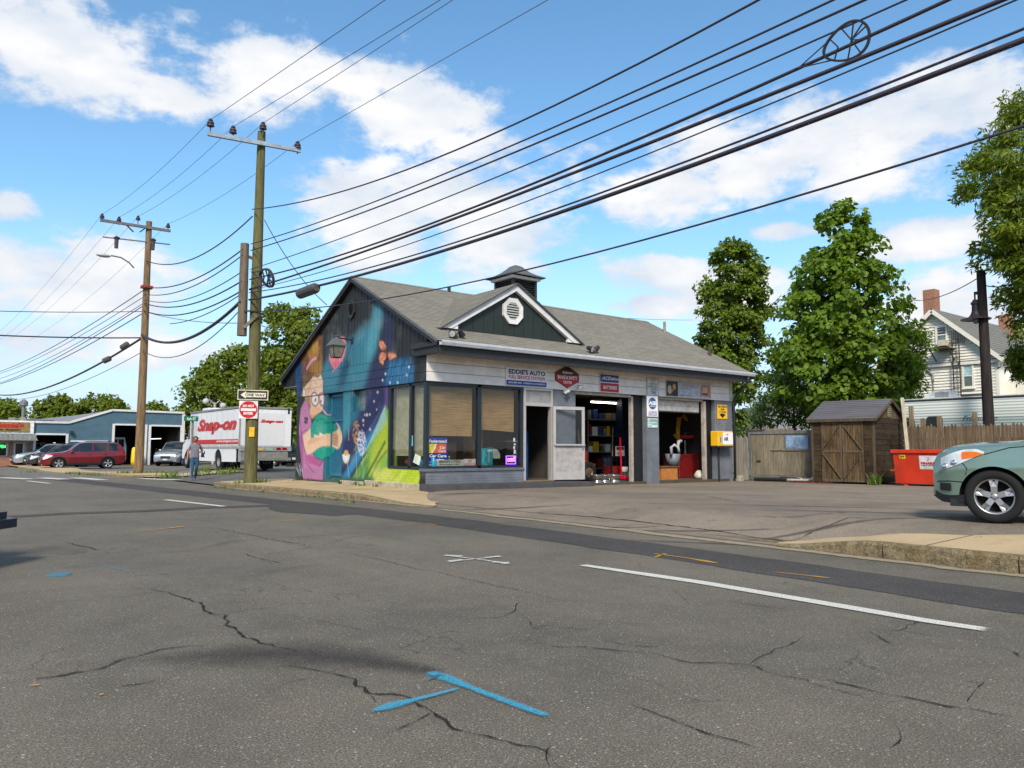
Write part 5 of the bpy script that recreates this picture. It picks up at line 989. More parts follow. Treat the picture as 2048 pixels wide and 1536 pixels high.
for a in ((13.08, .80, 13.41, .80), (13.08, 1.02, 13.41, 1.02), (13.08, .80, 13.08, 1.02), (13.41, .80, 13.41, 1.02)): MB().tube([(a[0], yP - .012, a[1]), (a[2], yP - .012, a[3])], .008, 6).build('neon_tube', pur, t)
lettering('lettering', 'OPEN', (13.12, yP, .86), EXv, EZv, .25, .10, pnk, t, n=(0, -1, 0), lift=.012)
t = thing('poster', 'narrow teal poster in the window between the blind and the neon sign', 'poster', (12.2, YF + .10, .76)); MB().box(12.19, 12.40, YF + .10, YF + .108, .78, 1.23).build('panel', C8('teal_a', 30, 140, 148, var=.35, sc=9.), t); MB().box(12.405, 12.60, YF + .10, YF + .108, .77, 1.25).build('panel', C8('teal_b', 16, 110, 116, var=.35, sc=14.), t); MB().box(12.43, 12.47, YF + .094, YF + .1, .95, 1.1).build('stripe', gy, t)
lettering('lettering', 'CRYSTAL', (12.50, YF + .10, .86), (0, 0, 1), (-1, 0, 0), .3, .07, C8('teal_c', 150, 170, 176), t, n=(0, -1, 0), lift=.004, bold=.02); lettering('lettering', 'SPRINGS', (12.32, YF + .10, .82), (0, 0, 1), (-1, 0, 0), .36, .08, C8('teal_d', 110, 200, 200), t, n=(0, -1, 0), lift=.004, shear=.3); lettering('lettering', 'DRINK', (12.42, YF + .10, 1.14), EXv, EZv, .15, .06, ww, t, n=(0, -1, 0), lift=.004, bold=.02)
MB().lathe([(.045, -.003), (.045, .0)], 16, (12.55, YF + .098, 1.2), 'y').build('round_badge', C8('teal_d', 110, 200, 200), t)
for i, (zz, hh) in enumerate(((1.42, .1), (1.32, .05), (1.22, .07), (1.08, .12), (.95, .06))): solo(MB().box(13.30 + .02 * (i % 2), 13.36 + .02 * (i % 2), YF + .08, YF + .086, zz, zz + hh), 'sticker', ww, ['pale sticker highest up the window edge by the door', 'small pale sticker second from the top at the window edge by the door', 'pale sticker third from the top at the window edge by the door', 'largest pale sticker at the window edge by the door', 'pale sticker lowest on the window edge by the door'][i], 'sticker')
solo(MB().box(XM + .055, XM + .062, 17.66, 17.84, 1.28, 1.56), 'sticker', C8('sticker_blue', 120, 190, 214), 'pale blue sticker on the window post facing the street', 'sticker')
solo(MB().prism([(17.50, 1.08), (17.22, 1.0), (17.30, .78), (17.62, .86)], XM + .05, XM + .058, 'x'), 'notice', C8('notice_white', 206, 214, 200), 'tilted white paper notice low in the side window', 'notice')
def jug(x, y, z, s, label, col='jug_blue', c=(40, 140, 176)):
 t = thing('washer_jug', label, 'bottle', (x, y, z), group='washer fluid jugs in the corner window'); MB().lathe([(.0, 0), (.07 * s, 0), (.075 * s, .02), (.075 * s, .17 * s), (.06 * s, .22 * s), (.025 * s, .27 * s), (.025 * s, .29 * s), (0, .29 * s)], 12, (x, y, z)).build('jug', C8(col, *c, rough=.25), t, smooth=True); MB().lathe([(.03 * s, .285 * s), (.03 * s, .32 * s), (0, .32 * s)], 10, (x, y, z)).build('cap', ww, t)
for i in range(5): jug(XM + .30 + .03 * (i % 2), 17.00 + .155 * i, .70, 1.05, ['first', 'second', 'third', 'fourth', 'fifth'][i] + ' blue washer jug from the corner behind the side window')
for i in range(2): jug(11.22 + .16 * i, YF + .42, .70, 1., ['blue washer fluid jug just right of the blue poster', 'blue washer fluid jug above the hand-lettered sign'][i])
solo(MB().box(XM + .32, XM + .6, 17.95, 18.75, 1.02, 1.06), 'shelf_board', ped, 'wooden shelf board behind the side window', 'shelf'); solo(MB().sphere((XM + .45, 18.4, .86), .16, 12, 8, (1, 1.2, .8)), 'red_jug', C8('dull_red', 130, 50, 36), 'dull red rounded can under the shelf behind the side window', 'can')
for i, (x, y, z, sx, sz, l) in enumerate(((11.5, 18.2, .9, .5, .45, 'large cardboard carton behind the corner window'), (11.95, 18.5, .7, .3, .7, 'tall brown carton at the back of the corner window'), (12.9, 18.6, 1.0, .35, .8, 'brown carton stacked behind the neon sign window'), (12.75, 18.0, .7, .22, .42, 'small carton under the window by the door'))): solo(MB().box(x - sx, x + sx, y - .25, y + .25, .33, z + sz, .01), 'carton', card, l, 'box')
solo(MB().prism([(12.65, .95), (13.0, .95), (13.0, 1.08), (12.9, 1.2), (12.75, 1.22)], YF + .3, YF + .34, 'y'), 'paper_bag', C8('bag_grey', 150, 150, 140), 'crumpled grey bag behind the window by the neon sign', 'bag')
# office seen through the open door
t = thing('tool_cabinet', 'black cabinet with two upright handles just inside the open door', 'cabinet', (14.1, 18.2, .33)); MB().box(13.85, 14.45, 18.0, 18.5, .42, 1.42, .01).build('cabinet_body', blk, t); MB().box(13.82, 14.5, 17.98, 18.52, 1.42, 1.46).build('cabinet_top', gy, t)
for x in (14.08, 14.2): MB().tube([(x, 17.97, .95), (x, 17.97, 1.18)], .012, 6).build('handle', C8('steel', 170, 168, 164, metal=.8, rough=.3), t)
MB().box(13.83, 14.47, 17.99, 18.51, .33, .42).build('plinth', gy, t); solo(MB().box(14.5, 14.58, 17.9, 18.0, .34, 1.75), 'blue_panel', C8('panel_blue', 20, 84, 150), 'upright blue panel just inside the open door', 'panel')
# ------------------------------------------------------------------ things in the two garage bays
steel = C8('polished_steel', 190, 186, 180, metal=.9, rough=.22); rb = C8('tyre_rubber', 24, 24, 25, rough=.85); crd = C8('machine_red', 118, 26, 28, rough=.45, dirt=.3)
def rim(p, i):
 t = thing('steel_wheel', ['polished steel wheel lying flat, left of the three at the first bay', 'polished steel wheel lying flat, middle of the three at the first bay', 'polished steel wheel lying flat, right of the three at the first bay'][i], 'wheel', p)
 MB().lathe([(.15, .10), (.175, .115), (.19, .07), (.19, .16), (.205, .19), (.225, .2), (.225, .215), (.205, .22), (.19, .235)], 28, p).lathe([(.225, 0), (.225, .012), (.20, .02), (.18, .05), (.175, .12)], 28, p).build('barrel', steel, t, smooth=True); MB().lathe([(0, .1), (.15, .1)], 20, p).build('wheel_centre', steel, t)
for i, u in enumerate((1196, 1213, 1230)): q_ = ony(u, 958, YF + .25); rim((q_[0], YF + .30 + .05 * (i == 1), FL), i)
def floorx(u, y): return ony(u, 950, y)[0]
x = floorx(1175, 17.9); t = thing('old_tyre', 'tyre standing on edge by the open door leaf in the first bay', 'tyre', (x, 17.9, FL)); MB().lathe([(.17, -.09), (.27, -.1), (.31, -.07), (.31, .07), (.27, .1), (.17, .09), (.17, -.09)], 24, (x, 17.9, FL + .31), 'y').build('tyre', rb, t, smooth=True); MB().lathe([(.17, -.07), (.15, -.05), (.04, -.06), (0, -.06)], 20, (x, 17.9, FL + .31), 'y').build('rim', C8('rusty_rim', 120, 96, 76, metal=.5, rough=.5), t)
x = floorx(1158, 18.3); t = thing('red_cabinet', 'red tool cabinet half hidden behind the open door leaf', 'cabinet', (x, 18.3, FL)); MB().box(x - .35, x + .2, 18.1, 18.6, FL, FL + .98, .01).build('cabinet_body', C8('tool_red', 140, 22, 24, rough=.4), t)
for k in range(4): MB().box(x - .33, x + .18, 18.08, 18.1, FL + .08 + .22 * k, FL + .27 + .22 * k).build('drawer', C8('tool_red', 176, 22, 24), t)
x = floorx(1230, 18.6); t = thing('tool_cart', 'black shop cart with a red lower box and a for-sale card', 'cart', (x, 18.6, FL))
MB().box(x - .36, x + .36, 18.4, 18.9, .95, .99).build('cart_top', blk, t); MB().box(x - .3, x + .4, 18.45, 18.85, FL + .1, FL + .45, .01).build('red_box', crd, t)
for sx in (-.33, .33):
 for yy in (18.43, 18.87): MB().box(x + sx - .02, x + sx + .02, yy - .02, yy + .02, FL, .95).build('leg', blk, t)
MB().box(x - .2, x + .22, 18.36, 18.38, 1.0, 1.32).build('card', C8('card_sign', 206, 190, 180), t); lettering('lettering', 'FOR SALE', (x - .17, 18.36, 1.03), EXv, EZv, .34, .09, red, t, n=(0, -1, 0), bold=.02); MB().box(x - .17, x + .19, 18.352, 18.358, 1.2, 1.3).build('card_band', C8('brown_band', 96, 56, 34), t)
solo(MB().lathe([(0, 0), (.10, 0), (.125, .28), (.13, .28), (.10, .03), (0, .02)], 16, (x + .12, 18.28, FL + .15)), 'bucket', C8('bucket_white', 206, 202, 196), 'white plastic bucket in front of the shop cart', 'bucket', smooth=True)
solo(MB().tube([(x - .12, 18.6, .99), (x - .1, 18.6, 1.95)], .02, 8), 'rod', C8('pale_rod', 150, 146, 140), 'pale upright rod standing on the shop cart', 'rod')
x = floorx(1243, 18.0); t = thing('floor_jack', 'pink-red floor jack handle standing upright at the first bay', 'jack', (x, 18.0, FL)); pr = C8('jack_red', 196, 26, 60, rough=.4); MB().tube([(x, 18.0, FL + .15), (x - .05, 18.0, 1.62)], .028, 8).build('handle', pr, t); MB().box(x - .1, x + .12, 17.75, 18.3, FL + .03, FL + .16, .02).build('jack_body', pr, t)
for i, (dx, l, c) in enumerate(((.12, 'blue', (40, 90, 130)), (.28, 'grey', (130, 126, 124)), (.4, 'brown', (110, 70, 60)))): solo(MB().lathe([(0, 0), (.07, 0), (.07, .22), (.03, .28), (.03, .34), (0, .34)], 12, (x + dx, 17.75, FL)), 'jug', C8('jug_' + l, *c), l + ' jug on the floor beside the first bay frame', 'bottle', smooth=True)
solo(MB().tube([(x + .12, 17.7, 1.75), (x + .16, 17.66, 1.5), (x + .2, 17.7, 1.25)], [.03, .09, .05], 8), 'hanging_towel', C8('towel_white', 190, 190, 186), 'white rag hanging beside the red jack handle', 'rag'); solo(MB().box(x + .28, x + .5, 17.6, 17.68, 1.45, 1.8, .03), 'gloves', C8('glove_beige', 176, 164, 130), 'beige work gloves hanging at the first bay frame', 'gloves')
# blue two-post lift
x = floorx(1248, 20.2); t = thing('vehicle_lift', 'dark blue lift post standing at the back of the first bay', 'lift', (x, 20.2, FL)); lb = C8('lift_blue', 18, 40, 66, rough=.45); MB().box(x - .17, x + .17, 20.1, 20.4, FL, 3.2, .01).build('post', lb, t); MB().beam((x, 20.1, .75), (x - .9, 19.4, .72), .1, .1).build('arm', lb, t); MB().box(x - .3, x + .3, 20.0, 20.5, FL, FL + .03).build('base_plate', lb, t)
# second bay: tyre changer, bucket, crate
x = floorx(1372, 18.3); t = thing('tyre_changer', 'tyre changing machine with yellow arm and red table in the second bay', 'machine', (x, 18.3, FL))
MB().box(x - .55, x + .25, 18.15, 18.9, FL, FL + .85, .02).build('cabinet', crd, t); MB().box(x + .45, x + 1.25, 18.1, 18.7, FL, FL + .88, .02).build('side_cabinet', crd, t); MB().cyl((x + .1, 18.4, FL + .85), (x + .1, 18.4, 1.55), .045).build('column', steel, t); MB().lathe([(0, 1.62), (.30, 1.62), (.33, 1.66), (.30, 1.74), (.1, 1.76), (0, 1.76)], 24, (x + .12, 18.4, 0)).build('turntable', C8('table_red', 196, 52, 36, rough=.4), t, smooth=False)
MB().tube([(x - .28, 18.4, 1.35), (x - .30, 18.4, 2.0), (x - .2, 18.4, 2.35), (x + .05, 18.4, 2.45), (x + .22, 18.4, 2.3)], [.07, .08, .085, .08, .06], 10).build('arm', C8('arm_yellow', 196, 140, 24, rough=.5, dirt=.4), t, smooth=False); MB().tube([(x - .5, 18.4, 1.75), (x - .3, 18.4, 1.6), (x - .1, 18.4, 1.5)], .05, 8).build('bead_arm', C8('arm_ochre', 170, 130, 60), t)
for k in range(4): MB().box(x + .02 + .07 * k, x + .06 + .07 * k, 18.3, 18.36, 1.76, 1.84).build('clamp', steel, t)
x = floorx(1346, 17.9); solo(MB().lathe([(0, 0), (.19, 0), (.26, .42), (.27, .42), (.2, .03), (0, .02)], 18, (x, 17.9, .65)), 'bucket', C8('bucket_grey', 116, 122, 130, rough=.5), 'large grey bucket in front of the tyre machine in the second bay', 'bucket', smooth=True)
solo(MB().tube([(x - .3, 17.7, 1.05), (x - .3, 17.7, 1.3), (x - .15, 17.7, 1.38), (x + .05, 17.7, 1.3), (x + .1, 17.7, 1.12)], .05, 8).tube([(x + .05, 17.72, 1.3), (x + .12, 17.72, 1.5), (x + .25, 17.72, 1.52)], .06, 8), 'hose_coil', C8('coil_pale', 170, 172, 176), 'pale coiled hoses piled on the grey bucket', 'hose', smooth=True)
x = floorx(1330, 17.6); t = thing('crate', 'low plywood crate on the floor of the second bay', 'crate', (x, 17.6, FL)); pw = C8('plywood', 176, 112, 56, rough=.7, dirt=.3); MB().box(x - .42, x + .42, 17.4, 17.44, FL, FL + .42).build('front_panel', pw, t); MB().box(x - .42, x - .38, 17.44, 18.0, FL, FL + .42).build('side_panel', pw, t); MB().box(x + .38, x + .42, 17.44, 18.0, FL, FL + .42).build('side_panel', pw, t); MB().box(x - .46, x + .46, 17.36, 18.04, FL + .42, FL + .45).build('lid', C8('plywood_dark', 110, 84, 60), t)
solo(MB().lathe([(0, .0), (.16, .02), (.18, .14), (.1, .26), (.05, .3), (0, .3)], 14, (floorx(1398, 17.3), 17.3, FL)), 'white_can', C8('can_white', 196, 192, 180), 'small white can on the floor in front of the tyre machine', 'can', smooth=True)
solo(MB().box(floorx(1308, 20), floorx(1420, 20), 22.8, 22.9, FL, 1.5), 'workbench', C8('bench_dark', 60, 50, 44, dirt=.5), 'dark workbench along the back of the second bay', 'bench')
def shelving(x0, y, label, seed):
 rg = random.Random(seed); t = thing('parts_shelf', label, 'shelf', (x0, y, FL))
 for k in range(4): MB().box(x0, x0 + 2.2, y, y + .4, .5 + .6 * k, .53 + .6 * k).build('shelf_board', gy, t)
 for dx in (0, 2.16): MB().box(x0 + dx, x0 + dx + .04, y, y + .04, FL, 2.6).build('upright', gy, t)
 for k in range(4):
  x = x0 + .06
  while x < x0 + 2.0: w = rg.uniform(.12, .3); h = rg.uniform(.15, .42); MB().box(x, x + w, y + .03, y + .35, .53 + .6 * k, .53 + .6 * k + h, .006).build('storage_box', rg.choice((card, crd, C8('bin_blue', 40, 70, 120), ww, ye, C8('bin_green', 60, 96, 70), gy)), t); x += w + rg.uniform(.01, .12)
shelving(16.0, 21.8, 'metal shelf of boxes at the back of the first bay', 3); shelving(19.6, 20.6, 'metal shelf of boxes at the back of the second bay', 4)
x = floorx(1168, 18.9); solo(MB().tube([(x, 19.2, 1.9), (x + .1, 19.2, 1.3), (x - .05, 19.2, .9), (x + .2, 19.2, .75)], .03, 6), 'air_hose', ye, 'yellow air hose hanging in the first bay', 'hose', smooth=True)
# ------------------------------------------------------------------ weathered wood
def woodmat(name, dark, light, ax='z', sc=1., grime=.5, bot=None):
 q = NT(name); s3 = {'z': (9, 9, .7), 'y': (9, .7, 9), 'x': (.7, 9, 9)}[ax]; v = q.coord('World', tuple(x * sc for x in s3)); g = q.noise(v, 2.2, 6, .7, .6); w = q.coord('World'); b = q.noise(w, 1.1, 4, .65)
 rp = q.nd('ShaderNodeObjectInfo').outputs['Random']; c = q.mix(q.rng(g, .28, .72), dark, light); c = q.mix(q.rng(rp, 0, 1, 0, .35), c, tuple(x * .6 for x in dark)); c = q.mix(q.rng(b, .48, .74, 0, grime), c, tuple(x * .35 for x in dark))
 q.fin(c, .9, 0, .15); q.bump(g, .5, .01); return q.m
MAT_W1 = woodmat('weathered_plank', (.14, .118, .085), (.36, .305, .215)); MAT_W2 = woodmat('shed_brown', (.028, .019, .012), (.10, .066, .04), 'y', grime=.75); MAT_W3 = woodmat('shed_side', (.022, .016, .011), (.085, .058, .036), 'x', grime=.85); MAT_W4 = woodmat('shed_trim', (.06, .043, .028), (.17, .125, .08)); MAT_W5 = woodmat('shed_door', (.04, .027, .015), (.18, .115, .058), grime=.7)
MAT_WB = woodmat('fence_brown', (.085, .055, .032), (.225, .16, .10), grime=.4); MAT_WP = woodmat('pale_post', (.3, .26, .19), (.55, .49, .37), grime=.3); MAT_WGY = woodmat('gate_grey', (.11, .11, .11), (.25, .25, .25))
# ---- gate panel between the station and the shed
GX = 24.35
t = thing('wooden_gate', 'weathered wooden gate panel with a blue poster between station and shed', 'gate', (GX, 15.8, .12))
z0g = .30; y0g, y1g = 14.48, 17.05
nb_ = 9
for k in range(nb_):
 a, b = y0g + .1 + (y1g - y0g - .2) * k / nb_, y0g + .1 + (y1g - y0g - .2) * (k + 1) / nb_; MB().box(GX, GX + .022 + .004 * (k % 2), a + .006, b - .006, z0g + .02, 1.78, .004).build('plank', MAT_W1, t)
for a in ((GX - .03, GX + .0, y0g, y0g + .1, z0g, 1.9), (GX - .03, GX + .0, y1g - .1, y1g, z0g, 1.9)): MB().box(*a).build('frame_post', MAT_WGY, t)
MB().box(GX - .03, GX, y0g + .1, y1g - .1, 1.79, 1.9).build('top_rail', MAT_WGY, t); MB().box(GX - .035, GX - .001, y0g + .12, 16.1, 1.20, 1.25).build('mid_rail', MAT_W1, t); MB().box(GX - .03, GX, y0g + .1, y1g - .1, z0g - .05, z0g + .015).build('bottom_rail', MAT_WGY, t)
MB().box(GX - .03, GX + .15, 15.3, 16.25, 1.905, 1.97).build('cap_board', MAT_W1, t); MB().box(GX - .05, GX + .1, 16.4, 17.1, 1.905, 1.94).build('cap_board', MAT_W4, t); MB().box(GX - .02, GX + .02, 16.55, 16.7, .78, .84).build('hinge', dk, t)
tp = solo(MB().box(GX - .045, GX - .037, 14.62, 15.5, 1.26, 1.72), 'poster', M('poster_sky', (.22, .32, .46), var=.5, sc=3.), 'faded blue landscape poster fixed to the weathered gate', 'poster')
for y in (17.12, 17.32, 17.52, 17.72): solo(MB().prism([(y - .09, .12), (y + .09, .12), (y + .09, 1.62 + .1 * random.random()), (y, 1.75), (y - .09, 1.62)], GX - .1, GX - .07, 'x'), 'fence_board', woodmat('peeling_board%d' % int(y * 100), (.2, .18, .15), (.42, .39, .33)), ['pale peeling picket next to the gate hinge side', 'pale peeling picket second from the gate', 'pale peeling picket third from the gate', 'pale peeling picket nearest the station downspout'][int(round((y - 17.12) / .2))], 'picket')
solo(MB().box(23.3, 23.55, 16.7, 16.95, .08, .3, .03), 'concrete_block', C8('block', 150, 144, 134, bump=.5), 'pale concrete block at the foot of the downspout', 'block')
# junk on the ground in front of the gate
jk = C8('junk_grey', 120, 120, 124, metal=.6, rough=.4)
solo(MB().tube([(23.75, 15.6, .16), (23.7, 15.3, .3), (23.7, 14.7, .3), (23.75, 14.4, .16)], .04, 8), 'bent_pipe', jk, 'bent grey metal pipe lying in front of the gate', 'pipe', smooth=True); solo(MB().tube([(23.6, 16.3, .18), (23.55, 15.0, .2)], .06, 8), 'exhaust_pipe', rb, 'long black exhaust pipe on the ground at the gate', 'pipe'); solo(MB().box(23.35, 23.5, 13.2, 14.8, .11, .16), 'red_plank', C8('dull_plank', 120, 60, 56), 'dull red plank on the ground in front of the shed', 'plank'); solo(MB().beam((23.4, 14.9, .22), (23.35, 14.1, .24), .05, .05), 'pale_bar', C8('pale_bar', 190, 184, 170), 'short pale bar on the ground by the shed corner', 'bar')
# ---- brown garden shed
sh = thing('garden_shed', 'dark brown wooden shed with crossed double doors and grey gable roof', 'shed', (23.95, 12.15, .12), math.radians(6))
SW, SD, SH_, SP = 2.0, 2.5, 2.12, 2.72     # local: x depth (away), y width (to the left in the picture)
for k in range(12):
 z = .06 + k * .172
 for a, b in ((.02, .30), (1.68, 1.98)): MB().box(-.02 - .004, .02, a, b, z, z + .166, .004).build('siding_board', MAT_W2, sh, world=False)
 MB().box(.03, SD, -.022, .018, z, z + .166, .004).build('siding_board', MAT_W3, sh, world=False)
for i in range(7):
 x0 = .15 + .31 * i; xm = abs(x0 + .15 - SD / 2); MB().prism([(x0, 2.13), (x0 + .3, 2.13), (x0 + .3, 2.13 + max(.03, (SP - 2.13) * (1 - abs(x0 + .3 - SD / 2) / (SD / 2)))), (x0, 2.13 + max(.03, (SP - 2.13) * (1 - abs(x0 - SD / 2) / (SD / 2))))], -.03, .01, 'y').build('gable_board', MAT_W4, sh, world=False)
for a in ((-.035, .02, -.03, .05), (-.035, .02, SW - .05, SW + .02)): MB().box(a[0], a[1], a[2], a[3], .04, SH_).build('corner_board', MAT_W4, sh, world=False)
MB().box(.02, SD, SW - .02, SW, .05, SH_).build('wall', MAT_W3, sh, world=False); MB().box(SD - .02, SD, .02, SW - .02, .05, SH_).build('wall', MAT_W3, sh, world=False)
for y0 in (.31, 1.0):
 d = MB().box(-.03, .01, y0, y0 + .67, .08, 2.02).build('door', MAT_W5, sh, world=False)
 for k in range(4): MB().box(-.042, -.03, y0 + .02 + .16 * k, y0 + .17 + .16 * k, .1, 2.0, .003).build('plank', MAT_W5, d, world=False)
 for a in ((y0, y0 + .67, 1.93, 2.02), (y0, y0 + .67, 1.02, 1.1), (y0, y0 + .67, .08, .16)): MB().box(-.06, -.043, *a).build('door_rail', MAT_W4, d, world=False)
 for a in ((y0, y0 + .07), (y0 + .6, y0 + .67)): MB().box(-.058, -.043, a[0], a[1], .16, 1.93).build('door_stile', MAT_W4, d, world=False)
 yi, yo = (y0 + .62, y0 + .05) if y0 < .9 else (y0 + .05, y0 + .62)
 MB().beam((-.055, yi, 1.9), (-.055, yo, 1.12), .02, .08, (1, 0, 0)).build('door_brace', MAT_W4, d, world=False); MB().beam((-.055, yo, .98), (-.055, yi, .2), .02, .08, (1, 0, 0)).build('door_brace', MAT_W4, d, world=False)
MAT_SS = shingle('shed_shingles', srgb(96, 94, 98)); rs = MB()
for s_, nrm in ((1, (-.44, 0, .9)), (-1, (.44, 0, .9))):
 f = lambda t, y, s_=s_: ((-.15 if s_ > 0 else SD + .12) + t * ((SD / 2 + .15) if s_ > 0 else -(SD / 2 + .12)), y, 2.10 + t * (SP + .06 - 2.10)); courses(rs, 10, (lambda t: f(t, SW + .14)) if s_ > 0 else (lambda t: f(t, -.14)), (lambda t: f(t, -.14)) if s_ > 0 else (lambda t: f(t, SW + .14)), nrm, .014)
rsh = rs.build('roof', MAT_SS, sh, world=False)
for p, q_ in (((-.16, -.13, 2.06), (SD / 2, -.13, SP + .0)), ((SD + .12, -.13, 2.06), (SD / 2, -.13, SP + .0)), ((-.14, -.13, 2.06), (-.14, SW + .13, 2.06))): MB().beam(p, q_, .03, .09).build('roof_trim', MAT_W4, rsh, world=False)
vt = MB().box(SD / 2 - .14, SD / 2 + .14, -.045, -.031, 2.20, 2.54).build('gable_vent', C8('vent_cream', 150, 140, 116), sh, world=False)
for k in range(5): MB().box(SD / 2 - .11, SD / 2 + .11, -.055, -.046, 2.235 + .06 * k, 2.255 + .06 * k).build('slat', C8('vent_slit', 60, 54, 46), vt, world=False)
# ---- red dumpster
rd = C8('dumpster_red', 196, 52, 26, rough=.5, var=.14, sc=2., dirt=.35); DXX, DY0, DY1 = 23.70, 9.25, 11.46
dp = thing('dumpster', 'orange-red steel waste skip with a white company plate beside the shed', 'skip', (DXX, (DY0 + DY1) / 2, .13))
zb, ztp = .22, 1.18
MB().add([(DXX + .12, DY0, zb), (DXX + .12, DY1 - .0, zb), (DXX + 1.25, DY1, zb), (DXX + 1.25, DY0, zb), (DXX, DY0, ztp), (DXX, DY1, ztp), (DXX + 1.35, DY1, ztp), (DXX + 1.35, DY0, ztp), (DXX + .03, DY0 + .03, ztp), (DXX + .03, DY1 - .03, ztp), (DXX + 1.32, DY1 - .03, ztp), (DXX + 1.32, DY0 + .03, ztp), (DXX + .15, DY0 + .03, .4), (DXX + .15, DY1 - .03, .4), (DXX + 1.22, DY1 - .03, .4), (DXX + 1.22, DY0 + .03, .4)],
  [(0, 4, 5, 1), (1, 5, 6, 2), (2, 6, 7, 3), (3, 7, 4, 0), (0, 1, 2, 3), (4, 8, 9, 5), (5, 9, 10, 6), (6, 10, 11, 7), (7, 11, 8, 4), (8, 12, 13, 9), (9, 13, 14, 10), (10, 14, 15, 11), (11, 15, 12, 8), (12, 15, 14, 13)]).build('skip_body', rd, dp)
for a in ((DXX - .04, DXX + .03, DY0 - .03, DY1 + .06), (DXX + 1.32, DXX + 1.40, DY0 - .03, DY1 + .06)): MB().box(*a, ztp - .05, ztp + .06, .01).build('top_rim', rd, dp)
for a in ((DY0 - .04, DY0 + .03), (DY1 + .0, DY1 + .07)): MB().box(DXX + .03, DXX + 1.32, *a, ztp - .045, ztp + .055).build('top_rim', rd, dp)
MB().box(DXX + .05, DXX + .15, DY1 - .02, DY1 + .12, .58, .64).build('lift_pocket', rd, dp)
for y in (DY0 + .2, DY1 - .35): MB().box(DXX + .14, DXX + .26, y, y + .12, .13, .22).build('foot', rd, dp)
tilt = lambda z: DXX + .12 * (1 - (z - zb) / (ztp - zb)) - .006
def plate(mat, y0, y1, z0, z1, name, dd=0.): return MB().add([(tilt(z0) - dd, y1, z0), (tilt(z0) - dd, y0, z0), (tilt(z1) - dd, y0, z1), (tilt(z1) - dd, y1, z1)], [(0, 1, 2, 3)]).build(name, mat, dp)
plate(C8('plate_white', 206, 202, 200, dirt=.2), 10.18, 10.70, .66, 1.06, 'company_plate'); plate(C8('sticker_yellow', 232, 200, 40), 11.10, 11.28, .97, 1.08, 'size_sticker')
sl2 = Vector((tilt(1.) - tilt(.5), 0, .5)).normalized()
def dl_(s_, y1, w, z, h, mat, **k): lettering('lettering', s_, (tilt(z) - .004, y1, z), (0, -1, 0), tuple(sl2), w, h, mat, dp, n=(-1, 0, 0), lift=.003, **k)
dl_('PINARD', 10.66, .43, .80, .075, C8('ink_crimson', 186, 24, 60), bold=.05); dl_('WASTE SYSTEMS', 10.66, .42, .75, .035, blk, bold=.03); dl_('1-800-675-7533', 10.61, .34, .68, .03, gy); dl_('2yd', 11.265, .14, .99, .075, blk, bold=.03)
for i in range(3): MB().add([(tilt(.93) - .004, 10.47 - .02 * i, .90 + .03 * i), (tilt(.93) - .004, 10.43 - .02 * i, .93 + .03 * i), (tilt(.96) - .005, 10.45 - .02 * i, .96 + .02 * i)], [(0, 1, 2)]).build('logo_stripe', C8('ink_crimson', 186, 24, 60), dp)
# leaning pale pole and fence posts
solo(MB().beam((25.4, 11.75, .2), (25.9, 12.15, 2.95), .11, .06), 'leaning_post', MAT_WP, 'pale square post leaning between the shed and the red skip', 'post')
# ---- picket fence behind the skip
fa, fb2 = np.array([27.2, 12.75]), np.array([28.9, 4.5]); fl = np.linalg.norm(fb2 - fa); fd = (fb2 - fa) / fl; npk = 82
fn = thing('picket_fence', 'tall brown picket fence with pointed boards behind the red skip', 'fence', (27.2, 12.75, .1))
pw_ = fl / npk; pkm = []
for v_ in range(5):
 h = 1.98 + .03 * (v_ % 3) - .02; mbk = MB(); hw_ = pw_ * .46; mbk.prism([(-hw_, .1), (hw_, .1), (hw_, h - .07), (hw_ * .3, h), (-hw_ * .3, h), (-hw_, h - .07)], -.01, .012, 'x'); me = bpy.data.meshes.new('picket'); me.from_pydata(mbk.v, [], mbk.f); me.materials.append(MAT_WB); pkm.append(me)
ang = math.atan2(fd[1], fd[0]) - pi / 2
for k in range(npk):
 p = fa + fd * (k + .5) * pw_; o = link('picket', pkm[random.randrange(5)], fn); o.location = (p[0] - 27.2 + random.uniform(-.006, .006), p[1] - 12.75, random.uniform(-.02, .02)); o.rotation_euler = (0, 0, ang + random.uniform(-.04, .04))
for z in (.6, 1.6): MB().beam((fa[0] + .06, fa[1], z), (fb2[0] + .06, fb2[1], z), .05, .09).build('rail', MAT_WB, fn)
for u, hh in ((1820, 2.75), (1843, 2.32), (1876, 2.38), (1947, 2.48)):
 d = ray(u, 860);
 k = (fa[0] * fd[1] - fa[1] * fd[0]) / (d[0] * fd[1] - d[1] * fd[0]); x, y = d[0] * k, d[1] * k; MB().box(x + .08, x + .2, y - .06, y + .06, .1, hh).build('post', woodmat('post_%d' % u, (.16, .115, .07), (.33, .25, .16)), fn)
